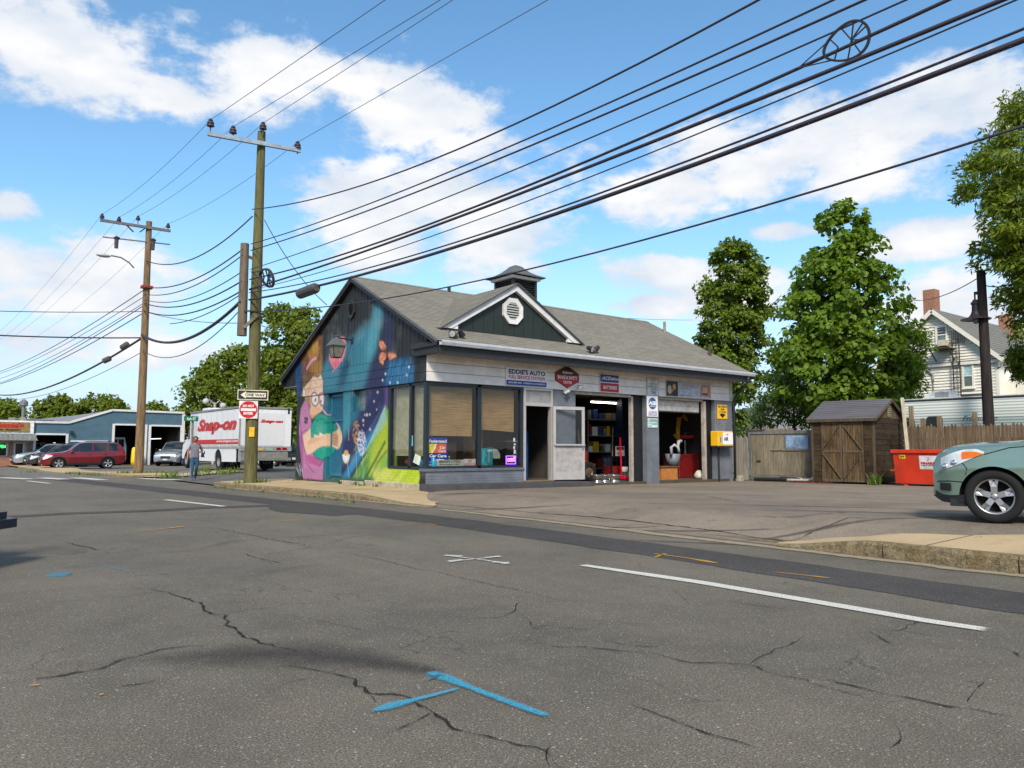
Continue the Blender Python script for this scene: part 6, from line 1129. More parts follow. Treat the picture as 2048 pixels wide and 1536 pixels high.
# ---- travel trailer behind the fence
RX = 30.6; RY0, RY1 = 5.0, 14.35; RZ0, RZ1 = .75, 3.12
rv = thing('travel_trailer', 'long pale green-grey travel trailer parked behind the picket fence', 'trailer', (RX, 10, .1))
def rvmat():
 q = NT('trailer_skin'); sx = q.nd('ShaderNodeSeparateXYZ'); q.L.new(q.nd('ShaderNodeNewGeometry').outputs['Position'], sx.inputs[0]); z = sx.outputs[2]
 c = q.mix(q.rng(z, 2.42, 2.45), srgb(150, 162, 158), srgb(192, 198, 190)); c = q.mix(q.rng(z, 2.70, 2.72), c, srgb(206, 210, 202)); q.fin(c, .45, 0, .4)
 w = q.math('SINE', q.math('MULTIPLY', z, 2 * pi / .105)); q.bump(w, .55, .010); return q.m
MB().box(RX, RX + 2.4, RY0, RY1, RZ0, RZ1 - .02).build('trailer_body', rvmat(), rv); MB().box(RX - .03, RX + 2.43, RY0 - .05, RY1 + .05, RZ1 - .02, RZ1 + .05, .02).build('roof_edge', C8('rv_trim', 52, 54, 60), rv)
MB().box(RX + .1, RX + 2.3, RY0, RY1, RZ1 + .05, RZ1 + .09).build('roof', C8('rv_roof', 200, 200, 196), rv)
def rrect(y0, y1, z0, z1, r=.12): return [(y0 + r * (1 - math.cos(a)) if 0 else c0 + r * math.cos(a), c1 + r * math.sin(a)) for c0, c1, aa in (((y1 - r), (z0 + r), -pi / 2), ((y1 - r), (z1 - r), 0), ((y0 + r), (z1 - r), pi / 2), ((y0 + r), (z0 + r), pi)) for a in (aa, aa + pi / 4, aa + pi / 2)]
for (ua, va), (ub, vb) in (((1852, 833), (1886, 866)), ((1800, 836), (1830, 868))):
 a, b = onx(ua, va, RX - .02), onx(ub, vb, RX - .02); f = MB().prism(rrect(b[1], a[1], b[2], a[2]), RX - .025, RX + .0, 'x').build('window', C8('rv_window_frame', 40, 44, 46), rv); MB().prism(rrect(b[1] + .05, a[1] - .05, b[2] + .05, a[2] - .05), RX - .029, RX - .025, 'x').build('pane', C8('dark_glass', 30, 44, 46, rough=.1, spec=.7), f)
a, b = onx(1925, 845, RX), onx(1995, 833, RX); lettering('lettering', 'Friendship', (RX - .004, a[1], a[2]), (0, -1, 0), (0, 0, 1), a[1] - b[1], .24, C8('script_dark', 60, 66, 74), rv, n=(-1, 0, 0), shear=.45)
a = onx(1880, 800, RX + .8); ac = MB().prism([(a[1] - .5, RZ1 + .09), (a[1] + .5, RZ1 + .09), (a[1] + .42, RZ1 + .22), (a[1] + .15, RZ1 + .38), (a[1] - .5, RZ1 + .40)][::1], RX + .5, RX + 1.2, 'x').build('air_conditioner', C8('ac_white', 214, 214, 210), rv)
for k in range(7): MB().box(RX + .49, RX + .5, a[1] - .45, a[1] + .05, RZ1 + .14 + .03 * k, RZ1 + .152 + .03 * k).build('grille_slat', gy, ac)
a = onx(1945, 790, RX + .6); MB().prism([(a[1] - .35, RZ1 + .09), (a[1] + .35, RZ1 + .09), (a[1] + .28, RZ1 + .2), (a[1] - .28, RZ1 + .2)], RX + .4, RX + .9, 'x').build('roof_hatch', C8('hatch_dark', 64, 66, 74), rv)
for y in (9.0, 9.9): MB().lathe([(0, -.1), (.3, -.1), (.34, 0), (.3, .1), (0, .1)], 20, (RX + .2, y, .44), 'x').build('wheel', rb, rv)
# ---- dark lamp post behind the fence
a = onx(1978, 850, 29.6); px_, py_ = 29.6, a[1]; lp_ = thing('lamp_post', 'dark brown pole with a bell-shaped lamp behind the picket fence', 'lamp post', (px_, py_, .1)); brn = woodmat('pole_dark', (.02, .016, .016), (.06, .05, .046))
ztop = onx(1971, 540, 29.6)[2]; MB().tube([(px_, py_, .05), (px_ + .0, py_ + .02, ztop)], [.19, .14], 16).build('pole', brn, lp_)
c = onx(1953, 640, 29.6); y_l, z_l = c[1], c[2]; dkm = C8('lamp_iron', 40, 32, 34, rough=.5)
MB().beam((px_ - .05, py_ - .0, z_l + .95), (px_ - .05, y_l, z_l + .95), .1, .1).build('arm', dkm, lp_); MB().tube([(px_ - .05, y_l, z_l + 1.0), (px_ - .05, y_l, z_l + .7)], .03, 8).build('stem', dkm, lp_)
hd = MB().lathe([(.0, .75), (.07, .72), (.09, .66), (.14, .62), (.14, .56), (.11, .54), (.12, .30), (.17, .18), (.24, .10), (.48, .03), (.48, .0), (.2, .04), (0, .06)], 24, (px_ - .05, y_l, z_l - .0)).build('lamp_hood', dkm, lp_, smooth=False); MB().lathe([(.1, .03), (.11, -.05), (.07, -.12), (0, -.15)], 14, (px_ - .05, y_l, z_l)).build('lamp_glass', C8('lamp_clear', 120, 124, 124, rough=.1), hd, smooth=True)
# ---- white clapboard house
HX, HY, HWd, HZr, HZe = 45., 19.15, 3.35, 9.15, 6.15
hs_ = thing('white_house', 'white clapboard house with grey gable roof, brick chimneys and fire escape', 'house', (HX, HY, 0)); cw = C8('clapboard_white', 226, 222, 210, rough=.6, var=.05)
hs2 = (HZr - HZe) / HWd; k = 0; z = .6
mbc = MB(); bd = []
while z < HZr - .35:
 w_ = HWd - .3 if z < HZe - .3 else min(HWd - .3, (HZr - .3 - z - .16) / hs2)
 if w_ > .1: MB().add([(HX, HY + w_, z), (HX, HY - w_, z), (HX, HY - w_, z + .16), (HX, HY + w_, z + .16), (HX - .05, HY + w_, z), (HX - .05, HY - w_, z)], [(4, 5, 2, 3), (0, 1, 5, 4)]).build('clapboard', cw, hs_)
 z += .16
MB().prism([(HY - HWd + .3, 0), (HY + HWd - .3, 0), (HY + HWd - .3, HZe - .2), (HY, HZr - .2), (HY - HWd + .3, HZe - .2)], HX + .005, HX + 14, 'x').build('wall', cw, hs_)
mr = MB()
for s_ in (1, -1): courses(mr, 18, (lambda t, s_=s_: (HX - .35 if s_ < 0 else HX + 14.3, HY + s_ * (HWd + .15) * (1 - t), HZe - .1 + (HZr - HZe + .1) * t)), (lambda t, s_=s_: (HX + 14.3 if s_ < 0 else HX - .35, HY + s_ * (HWd + .15) * (1 - t), HZe - .1 + (HZr - HZe + .1) * t)), (0, s_ * .67, .74), .02)
rfh = mr.build('roof', shingle('house_shingles', srgb(120, 118, 112)), hs_)
for s_ in (1, -1): MB().beam((HX - .33, HY + s_ * (HWd + .12), HZe - .22), (HX - .33, HY, HZr - .14), .06, .22).build('rake_board', cw, rfh); MB().beam((HX - .15, HY + s_ * (HWd + .05), HZe - .25), (HX - .15, HY, HZr - .19), .36, .03).build('rake_soffit', cw, rfh)
MB().box(HX - .16, HX - .03, HY - HWd, HY + HWd, HZe - .28, HZe - .12).build('belt_board', cw, hs_); MB().box(HX - .15, HX - .02, HY - HWd - .02, HY + HWd, HZe - .12, HZe - .06).build('belt_cap', C8('lead_grey', 110, 110, 112), hs_)
for s_ in (1, -1): MB().box(HX - .05, HX + .0, HY + s_ * (HWd - .3) - .08, HY + s_ * (HWd - .3) + .08, .1, HZe - .3).build('corner_board', cw, hs_)
def brickm(name, sc=1.):
 q = NT(name); sx = q.nd('ShaderNodeSeparateXYZ'); q.L.new(q.nd('ShaderNodeNewGeometry').outputs['Position'], sx.inputs[0]); cb = q.nd('ShaderNodeCombineXYZ'); q.L.new(q.math('ADD', sx.outputs[0], sx.outputs[1]), cb.inputs[0]); q.L.new(sx.outputs[2], cb.inputs[1]); b = q.nd('ShaderNodeTexBrick'); q.L.new(cb.outputs[0], b.inputs['Vector']); b.inputs['Scale'].default_value = 1.; b.inputs['Brick Width'].default_value = .22 * sc; b.inputs['Row Height'].default_value = .075 * sc; b.inputs['Mortar Size'].default_value = .009
 b.inputs['Color1'].default_value = (.26, .085, .04, 1); b.inputs['Color2'].default_value = (.36, .13, .06, 1); b.inputs['Mortar'].default_value = (.33, .28, .23, 1); q.fin(b.outputs['Color'], .9, 0, .2); q.bump(b.outputs['Color'], .5, .01); return q.m
MAT_BK = brickm('chimney_brick'); c = onx(1864, 640, HX + .6); MB().box(HX + .3, HX + .95, c[1] - .32, c[1] + .32, 7.6, onx(1864, 580, HX + .6)[2]).build('chimney', MAT_BK, rfh); c = onx(2013, 640, HX + 9); MB().box(HX + 8.7, HX + 9.3, c[1] - .36, c[1] + .36, 7.4, onx(2013, 630, HX + 9)[2]).build('chimney', MAT_BK, rfh)
def sash(x, y0, y1, z0, z1, parent, top=(150, 190, 196), bot=(96, 110, 108)):
 w = MB()
 for a in ((y0 - .1, y0, z0 - .1, z1 + .1), (y1, y1 + .1, z0 - .1, z1 + .1), (y0, y1, z1, z1 + .1), (y0, y1, z0 - .1, z0), (y0, y1, (z0 + z1) / 2 - .03, (z0 + z1) / 2 + .03)): w.box(x - .09, x - .02, *a)
 f = w.build('window', cw, parent); MB().box(x - .045, x - .035, y0, y1, (z0 + z1) / 2 + .03, z1).build('pane', C8('pane_%d' % top[0], *top, rough=.12, spec=.7), f); MB().box(x - .055, x - .045, y0, y1, z0, (z0 + z1) / 2 - .03).build('pane', C8('pane_%d' % bot[0], *bot, rough=.12, spec=.7), f); MB().box(x - .14, x - .02, y0 - .14, y1 + .14, z0 - .16, z0 - .1).build('sill', cw, f); return f
a, b = onx(1928, 732, HX), onx(1946, 772, HX); sash(HX, b[1], a[1], b[2], a[2], hs_); a, b = onx(1801, 744, HX), onx(1819, 790, HX); sash(HX, b[1], a[1], b[2], a[2], hs_, (70, 84, 88), (60, 72, 74)); a, b = onx(1875, 656, HX), onx(1893, 684, HX); sash(HX, b[1], a[1], b[2], a[2], hs_, (46, 44, 62), (96, 98, 98))
c = onx(1884, 688, HX - .3); MB().box(HX - .4, HX - .05, c[1] - .22, c[1] + .22, c[2] - .1, c[2] + .22).build('window_air_conditioner', C8('ac_cream', 190, 182, 160), hs_)
fe = C8('iron', 62, 54, 50, rough=.7)
b0 = onx(1883, 692, HX - .4); MB().box(HX - .9, HX - .03, b0[1] - .55, b0[1] + .5, b0[2] - .2, b0[2] - .14).build('fire_escape_platform', fe, hs_)
for dy in (-.5, .45): MB().beam((HX - .85, b0[1] + dy, b0[2] - .17), (HX - .05, b0[1] + dy, b0[2] - .8), .05, .05).build('fire_escape_brace', fe, hs_)
c0, c1 = onx(1910, 672, HX - .25), onx(1916, 800, HX - .25)
for dy in (-.17, .17): MB().beam((HX - .25, c0[1] + dy, c1[2]), (HX - .25, c0[1] + dy, c0[2]), .05, .05).build('ladder_rail', fe, hs_)
for k in range(13): z = c1[2] + (c0[2] - c1[2]) * (k + .5) / 13; MB().beam((HX - .25, c0[1] - .17, z), (HX - .25, c0[1] + .17, z), .035, .035).build('rung', fe, hs_)
for k in range(9): y = onx(1900 + 3.6 * k, 675, HX - .1)[1]; MB().beam((HX - .1, y, onx(1900, 690, HX)[2]), (HX - .1, y, onx(1900, 662, HX)[2]), .02, .02).build('guard_bar', fe, hs_)
dn = onx(1866, 760, HX - .08); MB().tube([(HX - .08, dn[1] + .3, HZe - .35), (HX - .08, dn[1], HZe - .7), (HX - .08, dn[1], 3.5)], .06, 8).build('drainpipe', C8('pipe_grey', 150, 152, 154), hs_)
MB().box(HX + 1, HX + 9, HY - HWd - 3.2, HY - HWd + .3, 0, HZe - 1.2).build('side_wing', cw, hs_)
# ---- two house roofs seen small between the trees
def far_house(label, x, y, w, d, ze, zr, col, roofc):
 h = thing('far_house', label, 'house', (x, y, 0)); MB().box(x, x + d, y - w, y + w, 0, ze).build('wall', C8('fh_%d' % col[0], *col), h); MB().prism([(y - w - .3, ze), (y + w + .3, ze), (y, zr)], x - .3, x + d + .3, 'x').build('roof', C8('fr_%d' % roofc[0], *roofc, rough=.9), h); MB().box(x - .03, x, y - .4, y + .4, 1.2, 2.6).build('window', C8('fw', 50, 60, 66, rough=.2), h)
c = onx(1552, 830, 50); far_house('small white house with grey roof far behind the wooden gate', 50, c[1], 2.2, 6, 4.0, 5.6, (206, 206, 204), (112, 110, 112)); c = onx(1492, 850, 42); far_house('grey-roofed shed house glimpsed between station and trees', 42, c[1], 1.6, 5, 2.4, 3.9, (190, 190, 188), (126, 126, 128))
# ------------------------------------------------------------------ vehicles
def carpaint(name, col, metal=.35, rough=.28):
 if name in MATS: return MATS[name]
 q = NT(name); v = q.coord('Object'); n = q.noise(v, 2.5, 3, .5); q.fin(q.mix(q.rng(n, .3, .7), tuple(x * .94 for x in col), tuple(min(1, x * 1.05) for x in col)), rough, metal, .5); q.p.inputs['Coat Weight'].default_value = .8; q.p.inputs['Coat Roughness'].default_value = .05; MATS[name] = q.m; return q.m
cglass = C8('car_glass', 20, 26, 28, rough=.05, spec=.8, var=.1); blackp = C8('black_plastic', 30, 30, 32, rough=.6); chrome = C8('chrome', 200, 200, 200, metal=1., rough=.12, var=.03); alloy = C8('alloy', 160, 160, 162, metal=.7, rough=.38, var=.05); well = C8('wheel_well', 12, 12, 12, rough=.9); lampred = C8('tail_red', 150, 12, 14, rough=.2); lampclr = C8('head_clear', 196, 200, 204, rough=.12, spec=.7); amber = C8('amber', 222, 110, 22, rough=.2)
def pch(X, Yv):
 """smooth monotone interpolation through control points"""
 X = np.array(X, float); Yv = np.array(Yv, float); h = np.diff(X); dl = np.diff(Yv) / h; d = np.zeros(len(X))
 for i in range(1, len(X) - 1):
  if dl[i - 1] * dl[i] > 0: w1, w2 = 2 * h[i] + h[i - 1], h[i] + 2 * h[i - 1]; d[i] = (w1 + w2) / (w1 / dl[i - 1] + w2 / dl[i])
 d[0], d[-1] = dl[0], dl[-1]
 def f(x):
  x = np.clip(np.asarray(x, float), X[0], X[-1]); i = np.clip(np.searchsorted(X, x) - 1, 0, len(X) - 2); t = (x - X[i]) / h[i]
  return (1 + 2 * t) * (1 - t) ** 2 * Yv[i] + t * (1 - t) ** 2 * h[i] * d[i] + t * t * (3 - 2 * t) * Yv[i + 1] + t * t * (t - 1) * h[i] * d[i + 1]
 return f
def wheel(t, x, y, R, rr, w, side, style=5, name='wheel'):
 """side: +1 outer face towards +y"""
 ty = MB().lathe([(rr, -w / 2), (R * .93, -w / 2), (R * .985, -w * .38), (R, -w * .2), (R, w * .2), (R * .985, w * .38), (R * .93, w / 2), (rr, w / 2), (rr, -w / 2)], 36, (x, y, R), 'y').build(name, rb, t, world=False, smooth=True)
 o = w * .42 * side
 mb = MB().lathe([(rr + .004, o * 1.12), (rr * .97, o * 1.12), (rr * .90, o * .8), (rr * .88, -o * .9)], 32, (x, y, R), 'y'); mb.build('rim', alloy, ty, world=False, smooth=True)
 MB().lathe([(0, o * .05), (rr * .9, o * .05)], 24, (x, y, R), 'y').build('brake_disc', well, ty, world=False)
 for k in range(style):
  a = 2 * pi * k / style + .3; c, s_ = math.cos(a), math.sin(a); P = lambda r, b, h: (x + r * c - b * s_, y + h, R + r * s_ + b * c)
  wi, wo = rr * .16, rr * (.24 if style == 5 else .13); yo, yi = o * 1.0, o * .62
  fr = [P(rr * .12, -wi, o * .9), P(rr * .12, wi, o * .9), P(rr * .55, wi * 1.0, yo), P(rr * .93, wo, yo), P(rr * .93, wo * .25, yo * .9), P(rr * .80, 0, yo * .8), P(rr * .93, -wo * .25, yo * .9), P(rr * .93, -wo, yo), P(rr * .55, -wi * 1.0, yo)]
  bk = [(p[0], y + yi, p[2]) for p in fr]; n = len(fr); MB().add(fr + bk, [tuple(range(n)), tuple(range(2 * n - 1, n - 1, -1))] + [(i, (i + 1) % n, n + (i + 1) % n, n + i) for i in range(n)]).build('spoke', alloy, ty, world=False)
 MB().lathe([(0, o * 1.06), (rr * .13, o * 1.04), (rr * .2, o * .9), (rr * .22, o * .6)], 18, (x, y, R), 'y').build('hub_cap', alloy, ty, world=False, smooth=True)
 for k in range(5): a = 2 * pi * (k + .5) / 5 + .3; MB().lathe([(0, o * 1.0), (rr * .035, o * .98), (rr * .035, o * .8)], 8, (x + rr * .19 * math.cos(a), y, R + rr * .19 * math.sin(a)), 'y').build('lug_nut', blackp, ty, world=False)
 return ty
class Car:
 """x forward, y left, z up; lofted body; side outline with wheel arches"""
 def __init__(s, t, P, paint):
  s.t, s.P = t, P; s.zb = pch(*P['belt']); s.zt = pch(*P['top']); s.w = pch(*P['width']); s.rw = pch(*P['roofw']); s.sill = pch(*P['sill'])
  s.wx = P['wheels']; s.aR = P['archR']; s.R = P['R']
  xs = set(np.linspace(P['belt'][0][0], P['belt'][0][-1], P.get('n', 90)))
  for wx in s.wx: xs |= {wx + s.aR * math.cos(a) for a in np.linspace(0, pi, 25)} | {wx - s.aR - .004, wx + s.aR + .004}
  s.xs = np.array(sorted(xs)); s.paint = paint
 def low(s, x):
  z = float(s.sill(x))
  for wx in s.wx:
   if abs(x - wx) < s.aR: z = max(z, s.R * .96 + math.sqrt(s.aR ** 2 - (x - wx) ** 2) - .0)
  return z
 def side_y(s, x, z):
  zl, zb = float(s.sill(x)), float(s.zb(x)); t = np.clip((z - zl) / (zb - zl + 1e-6), 0, 1); w = float(s.w(x))
  return w * (1 - .055 * (1 - t) ** 2.2 - .075 * max(0., t - .62) ** 1.5 / .38 ** 1.5 * 1.0) + .012 * math.exp(-((t - .60) / .10) ** 2)
 def green_y(s, x, z):
  zb, zt = float(s.zb(x)), float(s.zt(x)); t = np.clip((z - zb) / max(.02, zt - .05 - zb), 0, 1); yb = s.side_y(x, zb); return yb + (min(float(s.rw(x)), yb) - yb) * t
 def top_z(s, x, k):       # k 0 edge .. 1 centre
  zt = float(s.zt(x)); zb = float(s.zb(x)); e = min(.05, max(.012, (zt - zb) * .5)); return zt - e * (1 - k) ** 2.2
 def section(s, x):
  zl = s.low(x); zb = float(s.zb(x)); zt = float(s.zt(x)); pts = [(s.side_y(x, zl + (zb - zl) * k), zl + (zb - zl) * k) for k in np.linspace(0, 1, 11)]
  ze = s.top_z(x, 0); yr = min(float(s.rw(x)), s.side_y(x, zb) - .005)
  pts += [(s.side_y(x, zb) + (yr - s.side_y(x, zb)) * k, zb + (ze - zb) * k) for k in (.25, .5, .75, 1.)]
  pts += [(yr * (1 - k), s.top_z(x, k)) for k in (.12, .3, .55, .8, 1.)]
  return pts
 def body(s):
  S = [s.section(x) for x in s.xs]; n = len(S[0]); mb = MB()
  for sd_ in (1, -1):
   vs = [(x, sd_ * y, z) for x, sec in zip(s.xs, S) for y, z in sec]; fs = []
   for i in range(len(s.xs) - 1):
    for k in range(n - 1): f = (i * n + k, (i + 1) * n + k, (i + 1) * n + k + 1, i * n + k + 1); fs.append(f[::-1] if sd_ > 0 else f)
   mb.add(vs, fs)
  for i in (0, -1):
   sec = S[i]; x = s.xs[i]; P = [(x, y, z) for y, z in sec] + [(x, -y, z) for y, z in sec[-2::-1]]; mb.add(P, [tuple(range(len(P)))])
  o = mb.build('body', s.paint, s.t, world=False)
  bm = bmesh.new(); bm.from_mesh(o.data); bmesh.ops.remove_doubles(bm, verts=bm.verts, dist=.0008); bmesh.ops.recalc_face_normals(bm, faces=bm.faces); bm.to_mesh(o.data); bm.free()
  o.data.polygons.foreach_set('use_smooth', [True] * len(o.data.polygons)); o.data.set_sharp_from_angle(angle=math.radians(38)); s.o = o; return o
 def patch(s, name, xs, lo, hi, mat, off=.006, green=False, both=True, parent=None, nz=5):
  f = s.green_y if green else s.side_y
  for sd_ in ((1, -1) if both else (s.P['vis'],)):
   mb = MB(); lo_, hi_ = (pch(*q) if isinstance(q, tuple) else (lambda x, q=q: q) for q in (lo, hi)); X = np.linspace(xs[0], xs[1], 16)
   g = lambda x, t: (x, sd_ * (f(x, float(lo_(x)) + (float(hi_(x)) - float(lo_(x))) * t) + off), float(lo_(x)) + (float(hi_(x)) - float(lo_(x))) * t)
   mb.grid(g, X, np.linspace(0, 1, nz)); mb.build(name, mat, parent or s.t, world=False, smooth=True)
 def toppatch(s, name, x0, x1, k0, mat, off=.006):
  mb = MB(); X = np.linspace(x0, x1, 14); K = np.linspace(-1, 1, 13)
  def g(x, k): y = k * k0 * float(s.rw(x)); q = 1 - abs(k) * k0; return (x, y, s.top_z(x, q) + off)
  mb.grid(g, X, K); return mb.build(name, mat, s.t, world=False, smooth=True)
 def arch_trim(s, mat, w=.05):
  for wx in s.wx:
   for sd_ in (1, -1):
    mb = MB(); n = 26; vs = []
    for a in np.linspace(-.12, pi + .12, n):
     for r in (s.aR - .012, s.aR + w): x, z = wx + r * math.cos(a), s.R * .96 + r * math.sin(a); vs.append((x, sd_ * (s.side_y(x, z) + .012), z))
    mb.add(vs, [(2 * i, 2 * i + 1, 2 * i + 3, 2 * i + 2) for i in range(n - 1)]); mb.build('arch_trim', mat, s.t, world=False, smooth=True)
 def seam(s, xz, mat=None, w=.012, green=False):
  for sd_ in (1, -1):
   pts = [(x, sd_ * ((s.green_y if z > float(s.zb(x)) else s.side_y)(x, z) + .003), z) for x, z in xz]; MB().tube(pts, w / 2, 5).build('door_seam', mat or well, s.t, world=False)
 def wheels(s, rr, w=.22, style=5, inset=.015):
  for wx in s.wx:
   for sd_ in (1, -1): wheel(s.t, wx, sd_ * (s.side_y(wx, s.R * 1.6) - w / 2 - inset), s.R, rr, w, sd_, style)
  x0, x1 = s.xs[0] + .25, s.xs[-1] - .25; yy = float(s.w(0)) - .30; MB().box(x0, x1, -yy, yy, .22, .62).build('underbody', well, s.t, world=False)
  for wx in s.wx: MB().box(wx - s.aR - .02, wx + s.aR + .02, -yy + .02, yy - .02, .3, .86).build('wheel_housing', well, s.t, world=False)
def suv(label, loc, rz, paint, L_=4.6, Hh=1.7, Wd=1.84, R=.345, style=5, clad=True, grp='parked cars', wb=None, name='parked_car', vis=1, nose_round=.72, over=.92, nz=(0., 0.), seamx=True):
 t = thing(name, label, 'car', loc, rz, grp); h = L_ / 2; k = Hh / 1.7; wb = wb or L_ * .58; wf = h - over * L_ / 4.6; wr = wf - wb
 P = dict(belt=([-h, -h + .06, -h + .3, -.6, .55, 1.05, 1.6, h - .28, h - .06, h], [.95 * k, 1.08 * k, 1.10 * k, 1.05 * k, 1.02 * k, 1.0 * k, .97 * k, (.88 + nz[0] * .6) * k, (.78 + nz[0]) * k, (.66 + nz[0]) * k]),
   top=([-h, -h + .05, -h + .42, -h + 1.1, -.35, .15, 1.02, 1.35, h - .5, h - .1, h], [1.0 * k, 1.14 * k, 1.62 * k, 1.69 * k, 1.70 * k, 1.66 * k, 1.12 * k, 1.06 * k, (.98 + nz[1] * .6) * k, (.86 + nz[1]) * k, (.70 + nz[1]) * k]),
   width=([-h, -h + .12, -h + .6, 0, h - .75, h - .22, h - .05, h], [Wd * .42, Wd * .465, Wd * .495, Wd * .5, Wd * .495, Wd * .455, Wd * .39, Wd * .5 * nose_round]),
   roofw=([-h, -h + .4, -h + 1., 0, .2, 1.05, h - .4, h], [Wd * .40, Wd * .34, Wd * .36, Wd * .37, Wd * .37, Wd * .42, Wd * .40, Wd * .30]),
   sill=([-h, -h + .15, -h + .6, wr, 0, wf, h - .55, h - .15, h], [.46, .36, .30, .28, .27, .28, .30, .27, .34]), wheels=(wf, wr), archR=R + .055, R=R, vis=vis)
 c = Car(t, P, paint); c.body(); c.wheels(R * .66, .225, style)
 zb = lambda x: float(c.zb(x)); zt = lambda x: float(c.zt(x))
 def sidewin(x0, x1, e0=0., e1=0.):
  X = np.linspace(x0, x1, 7); c.patch('side_window', (x0, x1), (X, [zb(x) + .035 for x in X]), (X, [max(zb(x) + .045, min(zt(x) - .085, zb(x) + (.62 * k - .05))) for x in X]), cglass, .008, True)
 sidewin(-.42, .72); sidewin(-1.28, -.50); sidewin(-h + .50, -1.36)
 c.toppatch('windscreen', .24, 1.0, .93, cglass); c.toppatch('rear_window', -h + .10, -h + .36, .86, cglass)
 if clad: c.arch_trim(blackp); X = np.linspace(wr + R + .1, wf - R - .1, 5); c.patch('sill_trim', (X[0], X[-1]), (X, [float(c.sill(x)) + .0 for x in X]), (X, [float(c.sill(x)) + .15 for x in X]), blackp, .010)
 for x in (-.46, .76, -1.32 + .0): c.seam([(x + .02, zb(x) + .02), (x, .8 * k), (x + .03, .55), (x + .05, .36)] if x > -1 else [(x, zb(x)), (x + .02, .82 * k), (x + .22, .72)])
 for x in (-.28, -1.16):
  for sd_ in (1, -1): y = c.side_y(x, .9 * k) + .02; MB().box(x - .09, x + .09, sd_ * y - .015, sd_ * y + .015, .88 * k, .92 * k, .008).build('door_handle', paint, t, world=False)
 for sd_ in (1, -1): y = c.side_y(.75, 1.0 * k); m_ = MB().sphere((.74, sd_ * (y + .10), 1.07 * k), .11, 12, 8, (.7, 1., .7)).build('mirror', paint, t, world=False, smooth=True)
 # lamps, grille, plates, rails
 Xl = np.linspace(h - .62, h - .10, 6); c.patch('headlight', (Xl[0], Xl[-1]), (Xl, [(q + nz[0]) * k for q in (.80, .75, .70, .65, .61, .58)]), (Xl, [(q + nz[0]) * k for q in (.82, .855, .85, .825, .785, .73)]), lampclr, .012)
 Xt = np.linspace(-h + .03, -h + .32, 5); c.patch('tail_lamp', (Xt[0], Xt[-1]), (Xt, [.72 * k, .74 * k, .8 * k, .88 * k, .98 * k]), (Xt, [.90 * k, 1.02 * k, 1.08 * k, 1.08 * k, 1.06 * k]), lampred, .012)
 MB().box(h - .03, h + .012, -.36, .36, .50 * k, .68 * k, .02).build('grille', blackp, t, world=False); MB().box(h - .02, h + .02, -.55, .55, .30, .42, .02).build('lower_grille', blackp, t, world=False); MB().box(h + .01, h + .024, -.15, .15, .44, .56).build('number_plate', C8('plate_pale', 190, 196, 192), t, world=False); MB().box(-h - .02, -h + .0, -.15, .15, .78 * k, .9 * k).build('number_plate', C8('plate_pale', 190, 196, 192), t, world=False)
 MB().box(-h - .05, -h + .06, -Wd * .40, Wd * .40, .40, .58, .03).build('bumper', blackp if clad else paint, t, world=False)
 for sd_ in (1, -1): y = sd_ * Wd * .335; MB().tube([(-h + .65, y, zt(-h + .65) - .01), (-h + .8, y, zt(-h + .8) + .035), (-.3, y, zt(-.3) + .035), (-.12, y, zt(-.12) - .01)], .016, 6).build('roof_rail', blackp, t, world=False)
 return t, c
HZf = lambda x, y: Hf(x, y) + .008
# dark red SUV beyond the far sidewalk, nose to the left
def place_px(u, v, z): p = onz(u, v, z); return p[0], p[1]
x_, y_ = place_px(164, 937.5, -.145); suv('dark red estate car parked side-on in front of the blue repair shop', (x_, y_, HZf(x_, y_)), pi - .02, carpaint('paint_maroon', srgb(118, 20, 28)), 4.8, 1.76, 1.9, .365, 5, grp='cars parked at the repair shop')
pg, pw2, ps = carpaint('paint_charcoal', srgb(56, 58, 62)), carpaint('paint_white', srgb(222, 224, 228), 0., .3), carpaint('paint_silver', srgb(176, 182, 190), .6)
for (u, v, z, rz, pt, lb, L_, hh) in ((122, 934.5, -.15, pi + .12, pg, 'dark grey hatchback parked just behind the dark red car', 4.4, 1.6), (92, 932.5, -.15, pi + .15, ps, 'silver-white crossover parked left of the dark grey car', 4.5, 1.66), (60, 931, -.15, pi + .2, pw2, 'white pickup-style car at the left end of the parked row', 4.9, 1.75)):
 x_, y_ = place_px(u, v, z); suv(lb, (x_, y_, HZf(x_, y_)), rz, pt, L_, hh, 1.82, .34, 5, clad=pt is pg, grp='cars parked at the repair shop')
# silver pickup-like car behind the truck nose
x_, y_ = place_px(352, 930, -.1); suv('silver off-roader facing the street behind the white truck nose', (x_, y_, HZf(x_, y_)), -pi / 2 - .55, carpaint('paint_silver2', srgb(150, 156, 164), .5), 5.2, 1.9, 1.95, .39, 5, grp='cars parked at the repair shop', nose_round=.86)
x_, y_ = place_px(575, 936, .12); suv('black car mostly hidden behind the white truck tail', (x_ + 1.5, y_ + 5, Hf(x_, y_)), -pi / 2, carpaint('paint_black', srgb(24, 24, 28)), 4.6, 1.5, 1.8, .33, 5, clad=False)
